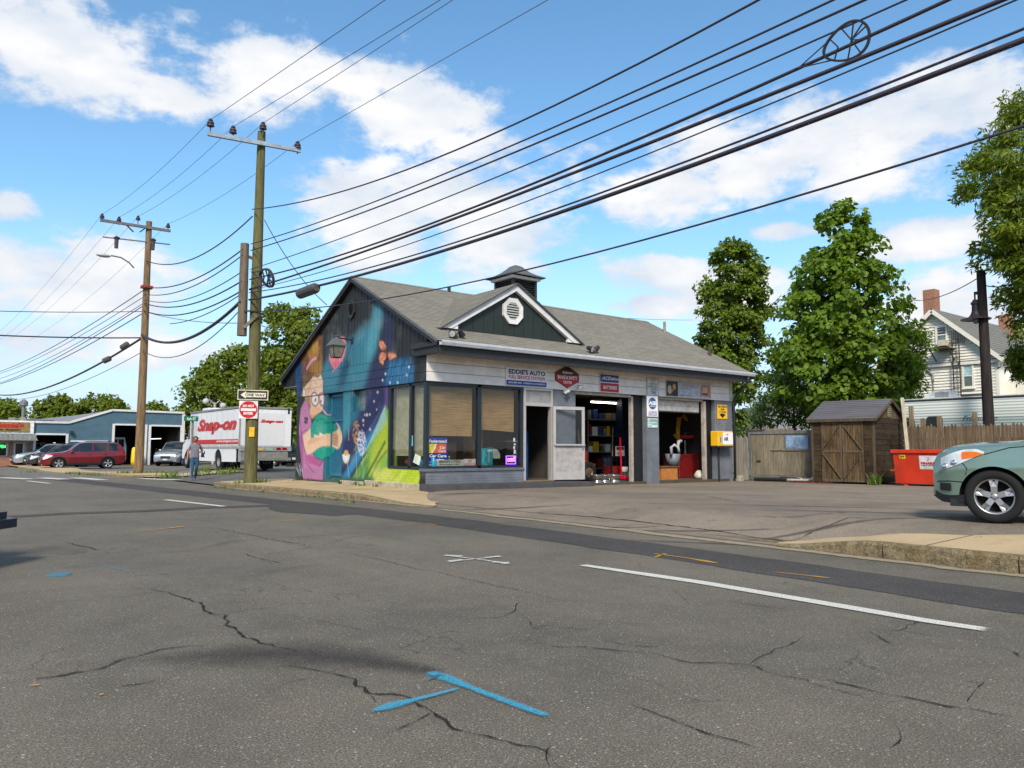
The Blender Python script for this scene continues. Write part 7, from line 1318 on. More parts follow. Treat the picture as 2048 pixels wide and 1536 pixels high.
# ---- green crossover entering at the right edge
fw = onz(1992, 1046, .275); FX, FY = fw[0], fw[1]
gpaint = carpaint('paint_sage', srgb(116, 140, 128), .35, .25)
ca = math.radians(106); Lg = 4.6; wfx = Lg / 2 - .71; off_y = .92 - .12
cx_ = FX - math.cos(ca) * wfx + math.sin(ca) * off_y; cy_ = FY - math.sin(ca) * wfx - math.cos(ca) * off_y
gt, gc = suv('sage green crossover car with alloy wheels entering at the right edge', (cx_, cy_, .272), ca, gpaint, Lg, 1.72, 1.8, .345, 5, clad=False, grp=None, name='car', nose_round=.76, over=.71, nz=(.09, .09))
hg = Lg / 2; Xa = np.linspace(hg - .60, hg - .36, 5); gc.patch('indicator', (Xa[0], Xa[-1]), (Xa, [.885, .862, .84, .83, .82]), (Xa, [.898, .915, .92, .92, .915]), amber, .016)
Xa = np.linspace(hg - .5, hg - .02, 6); gc.patch('bumper_lip', (Xa[0], Xa[-1]), (Xa, [float(gc.sill(x)) - .03 for x in Xa]), (Xa, [float(gc.sill(x)) + .07 for x in Xa]), blackp, .012); MB().box(hg - .42, hg - .2, .70, .80, .20, .30).build('mud_guard', blackp, gt, world=False)
for x_, z_, r_ in ((hg - .16, .72, .05), (hg - .27, .77, .045)):
 MB().sphere((x_, gc.side_y(x_, z_) + .012, z_), r_, 12, 8, (1, .35, .9)).build('lamp_projector', chrome, gt, world=False, smooth=True); MB().lathe([(r_ * .6, 0), (r_ * .75, .004)], 14, (x_, gc.side_y(x_, z_) + .018, z_), 'y').build('lamp_ring', blackp, gt, world=False)
gc.seam([(hg - .62, .885), (hg - .9, .975), (hg - 1.3, 1.01)]); gc.seam([(hg - .36, .78), (hg - .42, .70), (hg - .40, .62)]); gc.seam([(hg - .05, .52), (hg - .2, .53), (hg - .36, .52)])
gc.patch('fog_lamp', (hg - .22, hg - .08), .40, .50, blackp, .012)
# ---- navy bumper of a vehicle at the left edge
t = thing('pickup_tail', 'dark navy vehicle bumper poking in at the left edge of the road', 'vehicle', (-.3, 9.0, 0)); nv = C8('navy_plastic', 34, 44, 60, rough=.45)
e = onz(34, 1046, .42); d0 = ray(34, 1046); bx, by = e[0], e[1]; rt = Vector((_r0[0], _r0[1], 0)); fwv = Vector((_f0[0], _f0[1], 0)); P = lambda a, b, z: tuple(Vector((bx, by, 0)) + rt * a + fwv * b + Vector((0, 0, z)))
def obox(a0, a1, b0, b1, z0, z1): return MB().add([P(a0, b0, z0), P(a1, b0, z0), P(a1, b1, z0), P(a0, b1, z0), P(a0, b0, z1), P(a1, b0, z1), P(a1, b1, z1), P(a0, b1, z1)], [(3, 2, 1, 0), (4, 5, 6, 7), (0, 1, 5, 4), (1, 2, 6, 5), (2, 3, 7, 6), (3, 0, 4, 7)])
obox(-.5, 0., -1.9, 0., .38, .47).build('bumper', nv, t); obox(-.5, -.09, -1.85, -.03, .472, .54).build('step_pad', nv, t); obox(-2.4, -.4, -1.85, -.1, .42, 1.0).build('truck_bed', nv, t)
for b in (-1.6, -.25): c = P(-1.0, b, .38); MB().cyl(P(-1.0, b - .1, .38), P(-1.0, b + .1, .38), .38, n=20).build('wheel', rb, t)
# ------------------------------------------------------------------ white tool truck
TX0, TX1, TYR = 11.3, 13.68, 33.85; TYF = 41.3; TZ0 = Hf(12, 36) + .008
tr = thing('box_truck', 'white box truck with big red lettering parked across the side street', 'truck', ((TX0 + TX1) / 2, 37.5, TZ0)); tw = C8('truck_white', 226, 226, 228, rough=.35, var=.03, dirt=.12); tg = C8('truck_grey', 150, 152, 154, rough=.45); zz = lambda h: TZ0 + h
ztopT = onx(487, 812, TX0)[2]; zlow = onx(487, 925, TX0)[2]; zband1 = onx(470, 884, TX0)[2]; zband0 = onx(470, 892, TX0)[2]
MB().box(TX0, TX1, TYR, TYF, zz(1.05), ztopT - .08, .03).build('box_body', tw, tr)
for k in range(18): y = TYR + .3 + k * .4; MB().box(TX0 - .004, TX0 + .0, y, y + .012, zz(1.1), ztopT - .1).build('panel_joint', tg, tr) if k % 2 else None
MB().box(TX0 - .02, TX1 + .02, TYR - .02, TYF, ztopT - .08, ztopT + .02, .015).build('roof_rail', C8('rail_grey', 130, 132, 136), tr)
MB().box(TX0 + .4, TX0 + 1.4, TYF - 1.6, TYF - .6, ztopT + .02, ztopT + .2, .03).build('roof_unit', tw, tr)
# skirt with rear wheel arch
yw = 36.6; zs0, zs1 = zz(.42), zz(1.05); Rw = .43
pts = [(TYR + .35, zs0 + .02), (yw - .56, zs0)] + [(yw + .56 * math.cos(a), zz(.43) + .56 * math.sin(a)) for a in np.linspace(pi, 0, 14)] + [(yw + .56, zs0), (TYF - .6, zs0), (TYF - .2, zs0 + .1), (TYF, zs1), (TYR + .35, zs1)]
MB().prism(pts, TX0 - .005, TX0 + .04, 'x').build('side_skirt', tw, tr); MB().prism(pts, TX1 - .04, TX1 + .005, 'x').build('side_skirt', tw, tr)
MB().box(TX0 + .045, TX1 - .045, TYR + .4, TYF - .3, zz(.6), zz(1.04)).build('chassis', well, tr)
MB().box(TX0 - .012, TX0 - .006, TYR + .05, TYF - .4, zz(1.0), zz(1.12)).build('grey_band', tg, tr)
MB().box(TX0 - .01, TX0 - .001, TYR + .02, TYF - .3, zz(1.22), zz(1.44)).build('red_stripe', C8('truck_red', 196, 24, 36, rough=.4, var=.03), tr)
rdk = C8('truck_red', 196, 24, 36)
a, b = onx(395, 868, TX0), onx(474, 842, TX0); ycl, ycr = a[1], b[1]; la = onx(437, 872, TX0)
def side_text(s_, y0, y1, z0, z1, mat, **k): lettering('lettering', s_, (TX0 - .012, y0, z0), (0, -1, 0), (0, 0, 1), y0 - y1, z1 - z0, mat, tr, n=(-1, 0, 0), lift=.004, **k)
z_a, z_b = onx(437, 868, TX0)[2], onx(437, 836, TX0)[2]; side_text('Snap-on', ycl, ycr, z_a, z_b, rdk, shear=.35, bold=.06)
a, b = onx(433, 886, TX0), onx(476, 880, TX0); side_text('www.snapon.com', a[1], b[1], zz(1.27), zz(1.39), ww, bold=.02); a, b = onx(398, 890, TX0), onx(484, 889, TX0); side_text('Hand Tools  Power Tools  Diagnostics', a[1], b[1], zz(1.14), zz(1.2), gy)
a, b = onx(388, 878, TX0), onx(400, 877, TX0); side_text('Andy Neil', a[1], b[1], zz(1.5), zz(1.56), navy)
MB().box(TX0 - .012, TX0 - .004, 38.6, 38.75, zz(.75), zz(.9)).build('fuel_cap', blackp, tr)
# rear end
RYp = TYR
MB().box(TX0 + .03, TX1 - .03, TYR - .02, TYR - .0, zz(1.12), ztopT - .12).build('rear_panel', tw, tr); MB().box(TX0 + .08, TX1 - .35, TYR - .034, TYR - .021, zz(1.15), zz(2.62), .004).build('roll_door', C8('truck_white2', 220, 219, 220, rough=.4, var=.02), tr)
a, b = ony(520, 848, RYp), ony(566, 840, RYp); lettering('lettering', 'Snap-on', (a[0], TYR - .036, a[2] + .02), EXv, EZv, b[0] - a[0], .19, rdk, tr, n=(0, -1, 0), shear=.35, bold=.06)
MB().box(TX0 + .0, TX0 + .12, TYR - .03, TYR - .0, zz(.45), ztopT - .1).build('corner_post', tg, tr); MB().box(TX0 + .02, TX1, TYR - .05, TYR - .0, zz(.92), zz(1.11)).build('lamp_bar', tg, tr); MB().box(TX0 + .1, TX1 - .1, TYR - .28, TYR + .1, zz(.5), zz(.62)).build('rear_bumper', C8('bumper_grey', 130, 128, 122, rough=.6), tr); MB().box(TX0 + .15, TX1 - .15, TYR - .02, TYR + .1, zz(.62), zz(.92)).build('bumper_frame', C8('bumper_grey', 130, 128, 122), tr)
for x in (TX1 - .7, TX1 - .42): MB().box(x, x + .2, TYR - .065, TYR - .05, zz(.97), zz(1.07)).build('tail_lamp', lampred, tr)
MB().box(TX1 - 1.15, TX1 - .85, TYR - .06, TYR - .05, zz(.93), zz(1.06)).build('number_plate', C8('plate_green', 150, 176, 160), tr); MB().box(TX1 - 1.5, TX1 - 1.3, TYR - .06, TYR - .05, zz(.95), zz(1.04)).build('warning_label', ye, tr); MB().box(TX1 - .2, TX1 - .12, TYR - .04, TYR - .02, zz(2.6), zz(2.85)).build('marker_lamp', blackp, tr)
for x0 in (TX0 + .12, TX1 - .72): MB().box(x0, x0 + .6, yw - .95 if x0 < 12 else yw - .95, yw - .93 if x0 < 12 else yw - .93, zz(.08), zz(.6)).build('mud_flap', blackp, tr); lettering('lettering', 'LDV', (x0 + .12, yw - .955, zz(.3)), EXv, EZv, .36, .13, C8('flap_white', 150, 150, 150), tr, n=(0, -1, 0), bold=.03)
def truck_wheel(x, y, side):
 ty = MB().lathe([(.24, -.14), (.40, -.14), (.43, -.08), (.43, .08), (.40, .14), (.24, .14), (.24, -.14)], 28, (x, y, zz(.43)), 'x').build('wheel', rb, tr, smooth=True); o = -.12 * side; MB().lathe([(0, o * .3), (.07, o * .5), (.10, o * .2), (.18, o * .25), (.235, o * 1.1), (.245, o * 1.15)][::1], 24, (x, y, zz(.43)), 'x').build('rim', alloy, ty, smooth=True)
for x, s_ in ((TX0 + .17, 1), (TX1 - .17, -1)): truck_wheel(x, yw, s_); truck_wheel(x, 41.9, s_)
# nose: sloping white bonnet and cab front
MB().prism([(TYF, zz(.45)), (TYF, zz(2.3)), (TYF + .35, zz(2.1)), (TYF + .8, zz(1.45)), (TYF + 1.5, zz(1.25)), (TYF + 1.65, zz(.9)), (TYF + 1.65, zz(.5)), (TYF + 1.15, zz(.5))] + [(41.9 + .56 * math.cos(a), zz(.43) + .56 * math.sin(a)) for a in np.linspace(.1, pi - .1, 10)], TX0 + .1, TX1 - .1, 'x').build('cab', tw, tr)
MB().prism([(TYF + .1, zz(1.5)), (TYF + .1, zz(2.15)), (TYF + .3, zz(2.05)), (TYF + .68, zz(1.5))], TX0 + .085, TX0 + .1, 'x').build('cab_window', cglass, tr)
# ------------------------------------------------------------------ utility poles
def polemat(name, dark, light): return woodmat(name, dark, light, 'z', .8, grime=.35)
PNX, PNY = 8.45, 24.1
pn = thing('utility_pole', 'greenish wooden utility pole with pale crossarm standing on the corner sidewalk', 'utility pole', (PNX, PNY, .12))
def atp(u, v, x=PNX, y=PNY):      # height where the sight line passes the pole
 d = ray(u, v); k = (x * d[0] + y * d[1]) / (d[0] ** 2 + d[1] ** 2); return CAMH + d[2] * k
zt = atp(515, 262); MB().tube([(PNX, PNY, .05), (PNX, PNY, zt * .5), (PNX + .02, PNY + .03, zt)], [.205, .175, .125], 18).build('pole', polemat('pole_green', (.085, .082, .035), (.20, .185, .085)), pn)
insm = C8('insulator', 70, 62, 64, rough=.3)
def insulator(parent, p, s=1.):
 MB().tube([(p[0], p[1], p[2] - .12 * s), (p[0], p[1], p[2] + .08 * s)], .02 * s, 6).lathe([(.05 * s, .05 * s), (.11 * s, .07 * s), (.11 * s, .11 * s), (.07 * s, .12 * s), (.10 * s, .15 * s), (.10 * s, .19 * s), (.05 * s, .21 * s), (.07 * s, .25 * s), (.03 * s, .30 * s), (0, .31 * s)], 14, p).build('insulator', insm, parent)
# crossarm runs across the street line (x), nearly square to the wires
def arm_pt(u, v, x0, y0, ydir=0.0): d = ray(u, v); k = (y0) / d[1]; return _C + d * k
a0, a1 = arm_pt(415, 265, PNX, PNY - .15), arm_pt(601, 303, PNX, PNY - .15); zc = (a0[2] + a1[2]) / 2
MB().beam((a0[0], PNY - .15, a0[2] - .03), (a1[0], PNY - .15, a1[2] + .03), .10, .13).build('crossarm', C8('fibre_arm', 150, 166, 184, rough=.5), pn)
TOPN = []
for u, v in ((421, 252), (466, 266), (526, 258), (595, 296)): p = arm_pt(u, v, PNX, PNY - .15); insulator(pn, (p[0], PNY - .15, p[2] - .08), 1.05); TOPN.append((p[0], PNY - .15, p[2] + .2))
# old cut-off pole strapped beside it
d = ray(487, 570); sx_, sy_ = None, None; k = (PNX * d[0] + PNY * d[1]) / (d[0] ** 2 + d[1] ** 2); SXp, SYp = d[0] * k, d[1] * k
sp_ = thing('pole_stub', 'cut-off grey old pole section hanging beside the greenish utility pole', 'pole', (SXp, SYp, 4)); MB().tube([(SXp, SYp, atp(492, 672, SXp, SYp)), (SXp, SYp, atp(484, 487, SXp, SYp))], [.15, .13], 14).build('pole_section', polemat('stub_grey', (.10, .075, .055), (.24, .19, .14)), sp_)
zb_ = atp(500, 640); MB().beam((SXp, SYp - .17, atp(490, 657, SXp, SYp)), (PNX, PNY - .2, atp(512, 632)), .09, .09).build('timber_brace', MAT_W1, sp_); MB().beam((SXp, SYp, atp(490, 510, SXp, SYp)), (PNX, PNY, atp(505, 520)), .08, .08).build('timber_brace', MAT_W4, sp_); MB().beam((SXp, SYp - .15, atp(485, 623, SXp, SYp)), (PNX, PNY - .2, atp(508, 624)), .05, .05).build('clamp', dk, sp_)
# signs on the near pole
def pole_sign(name, label, u0, v0, u1, v1, off=.23):
 d = ray((u0 + u1) / 2, (v0 + v1) / 2); nrm = Vector((-d[0], -d[1], 0)).normalized(); right = Vector((-nrm.y, nrm.x, 0)); c = Vector((PNX, PNY, 0)) + nrm * off
 return c, nrm, right
def facing_panel(t, c, n_, r_, zc, w, h, mat, name, lift=0., shape=None):
 u_ = Vector((0, 0, 1)); o = c + u_ * zc + n_ * lift; P = shape or [(-w / 2, -h / 2), (w / 2, -h / 2), (w / 2, h / 2), (-w / 2, h / 2)]; k = len(P)
 fr = [o + r_ * a + u_ * b for a, b in P]; bk = [p - n_ * .004 for p in fr]; MB().add([tuple(p) for p in fr + bk], [tuple(range(k)), tuple(range(2 * k - 1, k - 1, -1))] + [(i, k + i, k + (i + 1) % k, (i + 1) % k) for i in range(k)]).build(name, mat, t)
def facing_text(t, c, n_, r_, s_, x0, z0, w, h, mat, lift, **k): o = c + r_ * x0 + Vector((0, 0, 1)) * z0; lettering('lettering', s_, tuple(o), tuple(r_), (0, 0, 1), w, h, mat, t, n=tuple(n_), lift=lift, **k)
c, n_, r_ = pole_sign('', '', 480, 780, 536, 802); px_m = 24.2 / FOC; zc = atp(508, 791)
t = thing('road_sign', 'black ONE WAY sign with a white left arrow on the utility pole', 'sign', (c.x, c.y, zc)); w, h = 58 * px_m, 20 * px_m
facing_panel(t, c, n_, r_, zc, w, h, C8('sign_pale', 206, 200, 176, rough=.4), 'panel'); facing_panel(t, c, n_, r_, zc, w - .05, h - .05, C8('sign_dark', 42, 40, 44, rough=.4), 'black_field', .003)
facing_panel(t, c, n_, r_, zc, 0, 0, C8('sign_cream', 214, 206, 176), 'arrow', .006, [(-.40 * w, .0), (-.23 * w, -.36 * h), (-.23 * w, -.22 * h), (.42 * w, -.22 * h), (.42 * w, .22 * h), (-.23 * w, .22 * h), (-.23 * w, .36 * h)]); facing_text(t, c, n_, r_, 'ONE WAY', -.25 * w, zc - .14 * h, .64 * w, .28 * h, blk, .009, bold=.03)
zc = atp(499, 820); t = thing('road_sign', 'red and white DO NOT ENTER sign below the one-way sign', 'sign', (c.x, c.y, zc)); w = 35 * px_m; c2 = c - r_ * .12
facing_panel(t, c2, n_, r_, zc, w, w, C8('sign_pale2', 216, 206, 204, rough=.4), 'panel'); facing_panel(t, c2, n_, r_, zc, 0, 0, C8('sign_red3', 186, 26, 38, rough=.4), 'red_disc', .004, [(.48 * w * math.cos(2 * pi * k / 32), .48 * w * math.sin(2 * pi * k / 32)) for k in range(32)]); facing_panel(t, c2, n_, r_, zc, .82 * w, .15 * w, C8('sign_pale2', 216, 206, 204), 'white_bar', .007)
facing_text(t, c2, n_, r_, 'DO NOT', -.30 * w, zc + .14 * w, .60 * w, .14 * w, ww, .007, bold=.03); facing_text(t, c2, n_, r_, 'ENTER', -.25 * w, zc - .28 * w, .50 * w, .14 * w, ww, .007, bold=.03)
t = thing('pole_tag', 'small yellow reflector plate on the utility pole below the signs', 'plate', (c.x, c.y, atp(505, 864))); facing_panel(t, c, n_, r_, atp(505, 864), 10 * px_m, 19 * px_m, C8('tag_yellow', 226, 170, 30), 'panel', -.01)
# ---- far pole with crossarm and street lamp
d = ray(277, 946); kk = 37.4 / d[1]; PFX, PFY = d[0] * kk, 37.4
def atf(u, v): return atp(u, v, PFX, PFY)
pf = thing('utility_pole', 'tall brown utility pole with street lamp beyond the side street', 'utility pole', (PFX, PFY, 0)); zt2 = atf(272, 440); MB().tube([(PFX, PFY, -.1), (PFX, PFY, zt2 * .5), (PFX - .02, PFY, zt2)], [.20, .165, .125], 16).build('pole', polemat('pole_tan', (.12, .075, .04), (.30, .20, .11)), pf)
f0, f1 = arm_pt(200, 440, PFX, PFY - .14), arm_pt(341, 462, PFX, PFY - .14); MB().beam((f0[0], PFY - .14, f0[2]), (f1[0], PFY - .14, f1[2]), .09, .12).build('crossarm', C8('arm_grey', 110, 104, 108, rough=.8), pf)
TOPF = []
for u, v in ((204, 438), (238, 444), (276, 442), (336, 457)): p = arm_pt(u, v, PFX, PFY - .14); insulator(pf, (p[0], PFY - .14, p[2] - .02), .9); TOPF.append((p[0], PFY - .14, p[2] + .22))
for u0, v0, u1, v1 in ((252, 449, 267, 464), (292, 455, 280, 464)): p, q_ = arm_pt(u0, v0, PFX, PFY - .14), arm_pt(u1, v1, PFX, PFY - .14); MB().beam((p[0], PFY - .14, p[2]), (q_[0], PFY - .14, q_[2]), .05, .05).build('arm_brace', dk, pf)
p, q_ = arm_pt(206, 474, PFX, PFY - .1), arm_pt(340, 489, PFX, PFY - .1); MB().beam((p[0], PFY - .1, p[2]), (q_[0], PFY - .1, q_[2]), .05, .05).build('lower_arm', C8('arm_grey', 110, 104, 108), pf)
for u, v in ((233, 484), (306, 488)): p = arm_pt(u, v, PFX, PFY - .1); MB().lathe([(0, -.3), (.08, -.28), (.09, .1), (.14, .2), (.05, .25), (0, .3)], 10, tuple(p)).build('fuse_cutout', insm, pf)
lp0 = arm_pt(268, 534, PFX, PFY); pts = [arm_pt(u, v, PFX, PFY) for u, v in ((268, 536), (258, 525), (242, 515), (222, 511))]; MB().tube([tuple(p) for p in pts], .035, 8).build('lamp_arm', C8('galv', 130, 130, 132, metal=.5), pf); p = arm_pt(207, 511, PFX, PFY); MB().sphere(tuple(p), .3, 12, 8, (1.0, .5, .28)).build('lamp_head', C8('lamp_pale', 176, 176, 172), pf, smooth=True)
MB().box(PFX - .25, PFX + .22, PFY - .25, PFY + .1, atf(275, 576), atf(275, 571)).build('red_marker', C8('marker_red', 150, 50, 50), pf)
# ------------------------------------------------------------------ overhead wires (each one a curve of its own)
wm = C8('cable_black', 56, 50, 60, rough=.6, var=.1); wm2 = C8('wire_grey', 84, 84, 92, rough=.5, var=.1)
WL = set()
def wire(pts, r, label, mat=None, n=6, grp=None, twist=0.):
 return tag(MB().tube(pts, r * .9, n).build('overhead_cable' if r > .012 else 'overhead_wire', mat or wm, smooth=True), label, 'cable' if r > .012 else 'wire', grp or 'overhead wires along the street')
def fit_wire(px, X, y0, y1, r, label, deg=2, **k):
 """wire in the vertical plane x=X: fit z(y) to sight lines, then run it from y0 to y1"""
 P = np.array([onx(u, v, X) for u, v in px]); cf = np.polyfit(P[:, 1], P[:, 2], deg); ys = np.linspace(y0, y1, 40); return wire([(X, y, float(np.polyval(cf, y))) for y in ys], r, label, **k)
XW = PNX - .22
Yb = -14.
fit_wire([(520, 418), (700, 375), (955, 285), (1110, 210), (1290, 125), (1448, 35), (1512, 0)], XW, PNY, Yb, .018, 'topmost twisted service cable sweeping from the near pole over the lot', 2)
for nm, px, r in (('upper of the two black cables from just below the pole stub top', [(510, 486), (650, 440), (820, 373), (940, 330), (1448, 101), (1665, 0)], .016), ('lower of the two black cables from just below the pole stub top', [(510, 498.6), (685, 440), (800, 395), (973, 330), (1448, 126), (1726, 0)], .018),
    ('black cable passing over the top of the wheel-shaped cable loop', [(510, 536), (700, 469), (1055, 330), (1448, 160.5), (1810, 0)], .013), ('thick purple-black cable threading the middle of the wheel-shaped loop', [(560, 546), (700, 500.5), (1000, 400), (1150, 330), (1448, 202), (1896, 0)], .023),
    ('thick double cable just under the wheel-shaped loop', [(510, 575), (700, 515), (900, 435), (1200, 330), (1448, 227), (1999, 0)], .028), ('thin wire under the wheel-shaped loop', [(510, 579), (700, 523), (1000, 427), (1240, 330), (1448, 247.5), (2025, 0)], .011),
    ('black cable just above the thick lashed bundle', [(500, 585), (700, 546), (1150, 404), (1448, 293), (2048, 58.6)], .0165), ('thickest lashed cable bundle crossing the whole picture', [(500, 600), (700, 553), (1150, 420), (1448, 305), (2048, 78)], .035), ('lowest single cable passing in front of the roof and cupola', [(513, 622.6), (700, 607), (875, 580), (975, 556), (1448, 435), (2048, 252)], .015)):
 fit_wire(px, XW, PNY, Yb, r, nm, 3 if 'lowest' in nm else 2)
# top wires near pole: towards the camera side and to the far pole
for i, (p, ue) in enumerate(zip(TOPN, (770, 880, 905, 1095))):
 e = onx(ue, 0, p[0]); ys = np.linspace(p[1], e[1] - 8, 24); z = [p[2] + (e[2] - p[2]) * (y - p[1]) / (e[1] - p[1]) for y in ys]; nm = ['leftmost', 'second', 'third', 'rightmost'][i]
 wire([(p[0], y, q_) for y, q_ in zip(ys, z)], .009, f'{nm} thin power wire rising from the pale crossarm insulators', wm2)
 q2 = TOPF[i]; wire([(p[0] + (q2[0] - p[0]) * s_, p[1] + (q2[1] - p[1]) * s_, p[2] + (q2[2] - p[2]) * s_ - 1.0 * s_ * (1 - s_)) for s_ in np.linspace(0, 1, 16)], .008, f'{nm} thin power wire between the two pole crossarms', wm2)
 e2 = (q2[0] - 1.3, q2[1] + 40, q2[2] - 1.2); wire([(q2[0] + (e2[0] - q2[0]) * s_, q2[1] + (e2[1] - q2[1]) * s_, q2[2] + (e2[2] - q2[2]) * s_ - 2. * s_ * (1 - s_)) for s_ in np.linspace(0, 1, 14)], .007, f'{nm} thin power wire running on beyond the far pole', wm2)
def span(a, b, sag, r, label, mat=None): return wire([tuple(np.array(a) + (np.array(b) - np.array(a)) * s_ - np.array([0, 0, 4 * sag * s_ * (1 - s_)])) for s_ in np.linspace(0, 1, 20)], r, label, mat)
# near pole / stub to far pole
names = ['first', 'second', 'third', 'fourth', 'fifth']
for i, (va, vb, r) in enumerate(((500.5, 574, .024), (512, 589, .02), (545, 600, .018), (564, 607, .026), (583.5, 622, .026))): span((SXp - .1, SYp - .1, atp(482, va, SXp, SYp)), (PFX - .1, PFY - .15, atf(280, vb)), .45, r, f'{names[i]} cable from the top between pole stub and far pole')
span((SXp - .1, SYp - .1, atp(480, 604, SXp, SYp)), (PFX - .15, PFY - .2, atf(280, 671)), .75, .06, 'thick sagging cable bundle between the pole stub and far pole'); span((SXp - .1, SYp, atp(480, 621.6, SXp, SYp)), (PFX - .1, PFY - .2, atf(278, 702)), .8, .018, 'lowest cable between the pole stub and far pole'); span((PNX - .2, PNY, atp(497, 433)), (PFX - .1, PFY - .15, atf(282, 522)), .7, .024, 'twisted service cable between the near pole and street lamp pole')
span((SXp - .1, SYp, atp(480, 590, SXp, SYp)), tuple(np.array([PFX + .2, PFY - 3.5, atf(320, 668)])), .2, .018, 'short slack cable dropping from the pole stub to the thick bundle')
# beyond the far pole, down to the left
for i, (va, ve, r) in enumerate(((578, 743, .022), (592, 747, .016), (605, 757, .016), (610, 766, .022), (625, 768, .024))): e = onx(0, ve, PFX - 2.6); span((PFX - .1, PFY + .1, atf(270, va)), tuple(e), .35, r, f'{names[i]} cable from the top running down left beyond the far pole')
e = onx(0, 790, PFX - 2.4); span((PFX - .15, PFY + .1, atf(268, 677)), tuple(e), .75, .055, 'thick cable bundle running down left beyond the far pole'); e = onx(0, 798, PFX - 2.4); span((PFX - .1, PFY, atf(268, 704)), tuple(e), .7, .016, 'lowest cable running down left beyond the far pole')
e = ony(-40, 621, PFY); span((PFX - .15, PFY, atf(270, 622)), tuple(e), .05, .018, 'level wire from the far pole out of the picture at left'); e = ony(-40, 669, PFY + 1); span((PFX - .15, PFY, atf(270, 675)), tuple(e), .05, .035, 'level cable lower down from the far pole out of the picture at left')
# service drops
p = onx(655, 607, XL); span((PNX + .15, PNY - .1, atp(524, 440)), (XL - .02, p[1], p[2] - .05), .25, .016, 'service drop from the near pole to the station roof edge'); p = onx(617, 661, XL); span((PNX + .2, PNY, atp(514, 650)), (XL, p[1], p[2]), .1, .014, 'pale service wire from the near pole to the station back eave', wm2); span((PFX + .1, PFY, atf(284, 624)), (PNX - .2, PNY + .2, atp(500, 645)), .15, .014, 'thin wire between the far pole and the timber brace')
# cable boxes and loops hung on the wires
def closure(p, q_, r, label): tag(MB().tube([p, tuple(np.array(p) * .9 + np.array(q_) * .1), tuple(np.array(p) * .1 + np.array(q_) * .9), q_], [r * .6, r, r, r * .7], 12).build('cable_splice_case', C8('case_grey', 74, 72, 70, rough=.6), smooth=False), label, 'splice case')
a, b = onx(597, 589, XW - .05), onx(634, 575, XW - .05); closure(tuple(a), tuple(b), .14, 'grey splice case hanging on the thick bundle right of the near pole');
for u0, v0, u1, v1, l in ((242, 697, 257, 687, 'dark splice case on the bundle nearest the far pole'), (206, 723, 221, 716, 'dark splice case hanging lower left on the bundle')): d0 = ray((u0 + u1) / 2, v0); k0 = (PFY + 2.2 if u0 > 230 else PFY + 5) / d0[1]; closure(tuple(_C + ray(u0, v0) * k0), tuple(_C + ray(u1, v1) * k0), .14, l)
def snowshoe(u0, v0, u1, v1, label, big):
 a, b = Vector(onx(u0, v0, XW - .02)), Vector(onx(u1, v1, XW - .02)); ax = (b - a); Ln = ax.length; ax.normalize(); nx = Vector((1, 0, .25)).normalized(); up = ax.cross(nx).normalized(); t = thing('cable_loop', label, 'cable loop', tuple((a + b) / 2)); n = 40; w = Ln * big
 f = lambda s_: a + ax * (Ln * (.5 - .5 * math.cos(s_))) + up * (w * math.sin(s_) * (.62 + .38 * (.5 - .5 * math.cos(s_))))
 P = [f(2 * pi * k / n) for k in range(n)]; th_ = Ln * .028
 mb = MB()
 for k in range(n): mb.beam(P[k], P[(k + 1) % n], th_ * 1.6, th_ * 2.0, nx)
 mb.build('rim', dk, t); c = a + ax * Ln * .62
 for s_ in (.9, 1.5, 2.1, 2.6, 4.2, 4.8, 5.4, 3.5, 2.85): MB().beam(c if 1.2 < s_ < 5.2 else c - ax * Ln * .3, f(s_), th_ * .8, th_ * 1.1, nx).build('spoke', dk, t)
 MB().tube([tuple(a - ax * Ln * .55), tuple(a + ax * Ln * .12 + up * w * .45)], th_ * .5, 6).build('lead_cable', wm, t); MB().tube([tuple(a - ax * Ln * .7), tuple(a + ax * Ln * .2 - up * w * .5)], th_ * .5, 6).build('lead_cable', wm, t)
snowshoe(1648, 108, 1738, 62, 'wheel-shaped cable loop frame high on the wires at upper right', .44); snowshoe(520, 550, 547, 560, 'small wheel-shaped cable loop frame just right of the near pole', .26)
# wires at the right: lamp post to house and eave
a = onx(1962, 552, 29.6); b = onx(1820, 600, HX - 2); span(tuple(a), tuple(b), .3, .02, 'thin wire from the dark lamp post to behind the broad-leaved tree'); b = onx(2060, 540, 33); span((px_, py_, ztop - .5), tuple(b), .3, .02, 'thin wire from the dark lamp post into the right-hand tree')
a, b = ony(1150, 628, 32), ony(1385, 640, 34); span(tuple(a), tuple(b), .1, .014, 'thin wire beyond the station roof ridge', wm2)
# ------------------------------------------------------------------ blue repair shop across the side street
BY = 66.; Z0 = -.12
def bx(u): return ony(u, 880, BY)[0]
def bz(v, u=200): return ony(u, v, BY)[2]
def clap(name, col, row=.2):
 q = NT(name); sx = q.nd('ShaderNodeSeparateXYZ'); q.L.new(q.nd('ShaderNodeNewGeometry').outputs['Position'], sx.inputs[0]); w = q.math('FRACT', q.math('DIVIDE', sx.outputs[2], row)); n = q.noise(q.coord('World'), 2, 4, .6); q.fin(q.mix(q.rng(n, .3, .7), tuple(x * .9 for x in col), tuple(x * 1.08 for x in col)), .6, 0, .3); q.bump(w, 1., .05); return q.m
sb = thing('repair_shop', 'low blue clapboard repair shop with white trim and open garage doors', 'building', (12, BY, Z0)); bl = clap('shop_blue', srgb(92, 122, 140))
xl, xr = bx(66), bx(366); xa, xb_ = bx(136), bx(222); zt1, zt2_ = bz(846, 100), bz(824, 300)
D1 = (bx(68), bx(135), bz(870, 100)); D2 = (bx(225), bx(292), bz(851, 260)); D3 = (bx(298), bx(363), bz(853, 330))
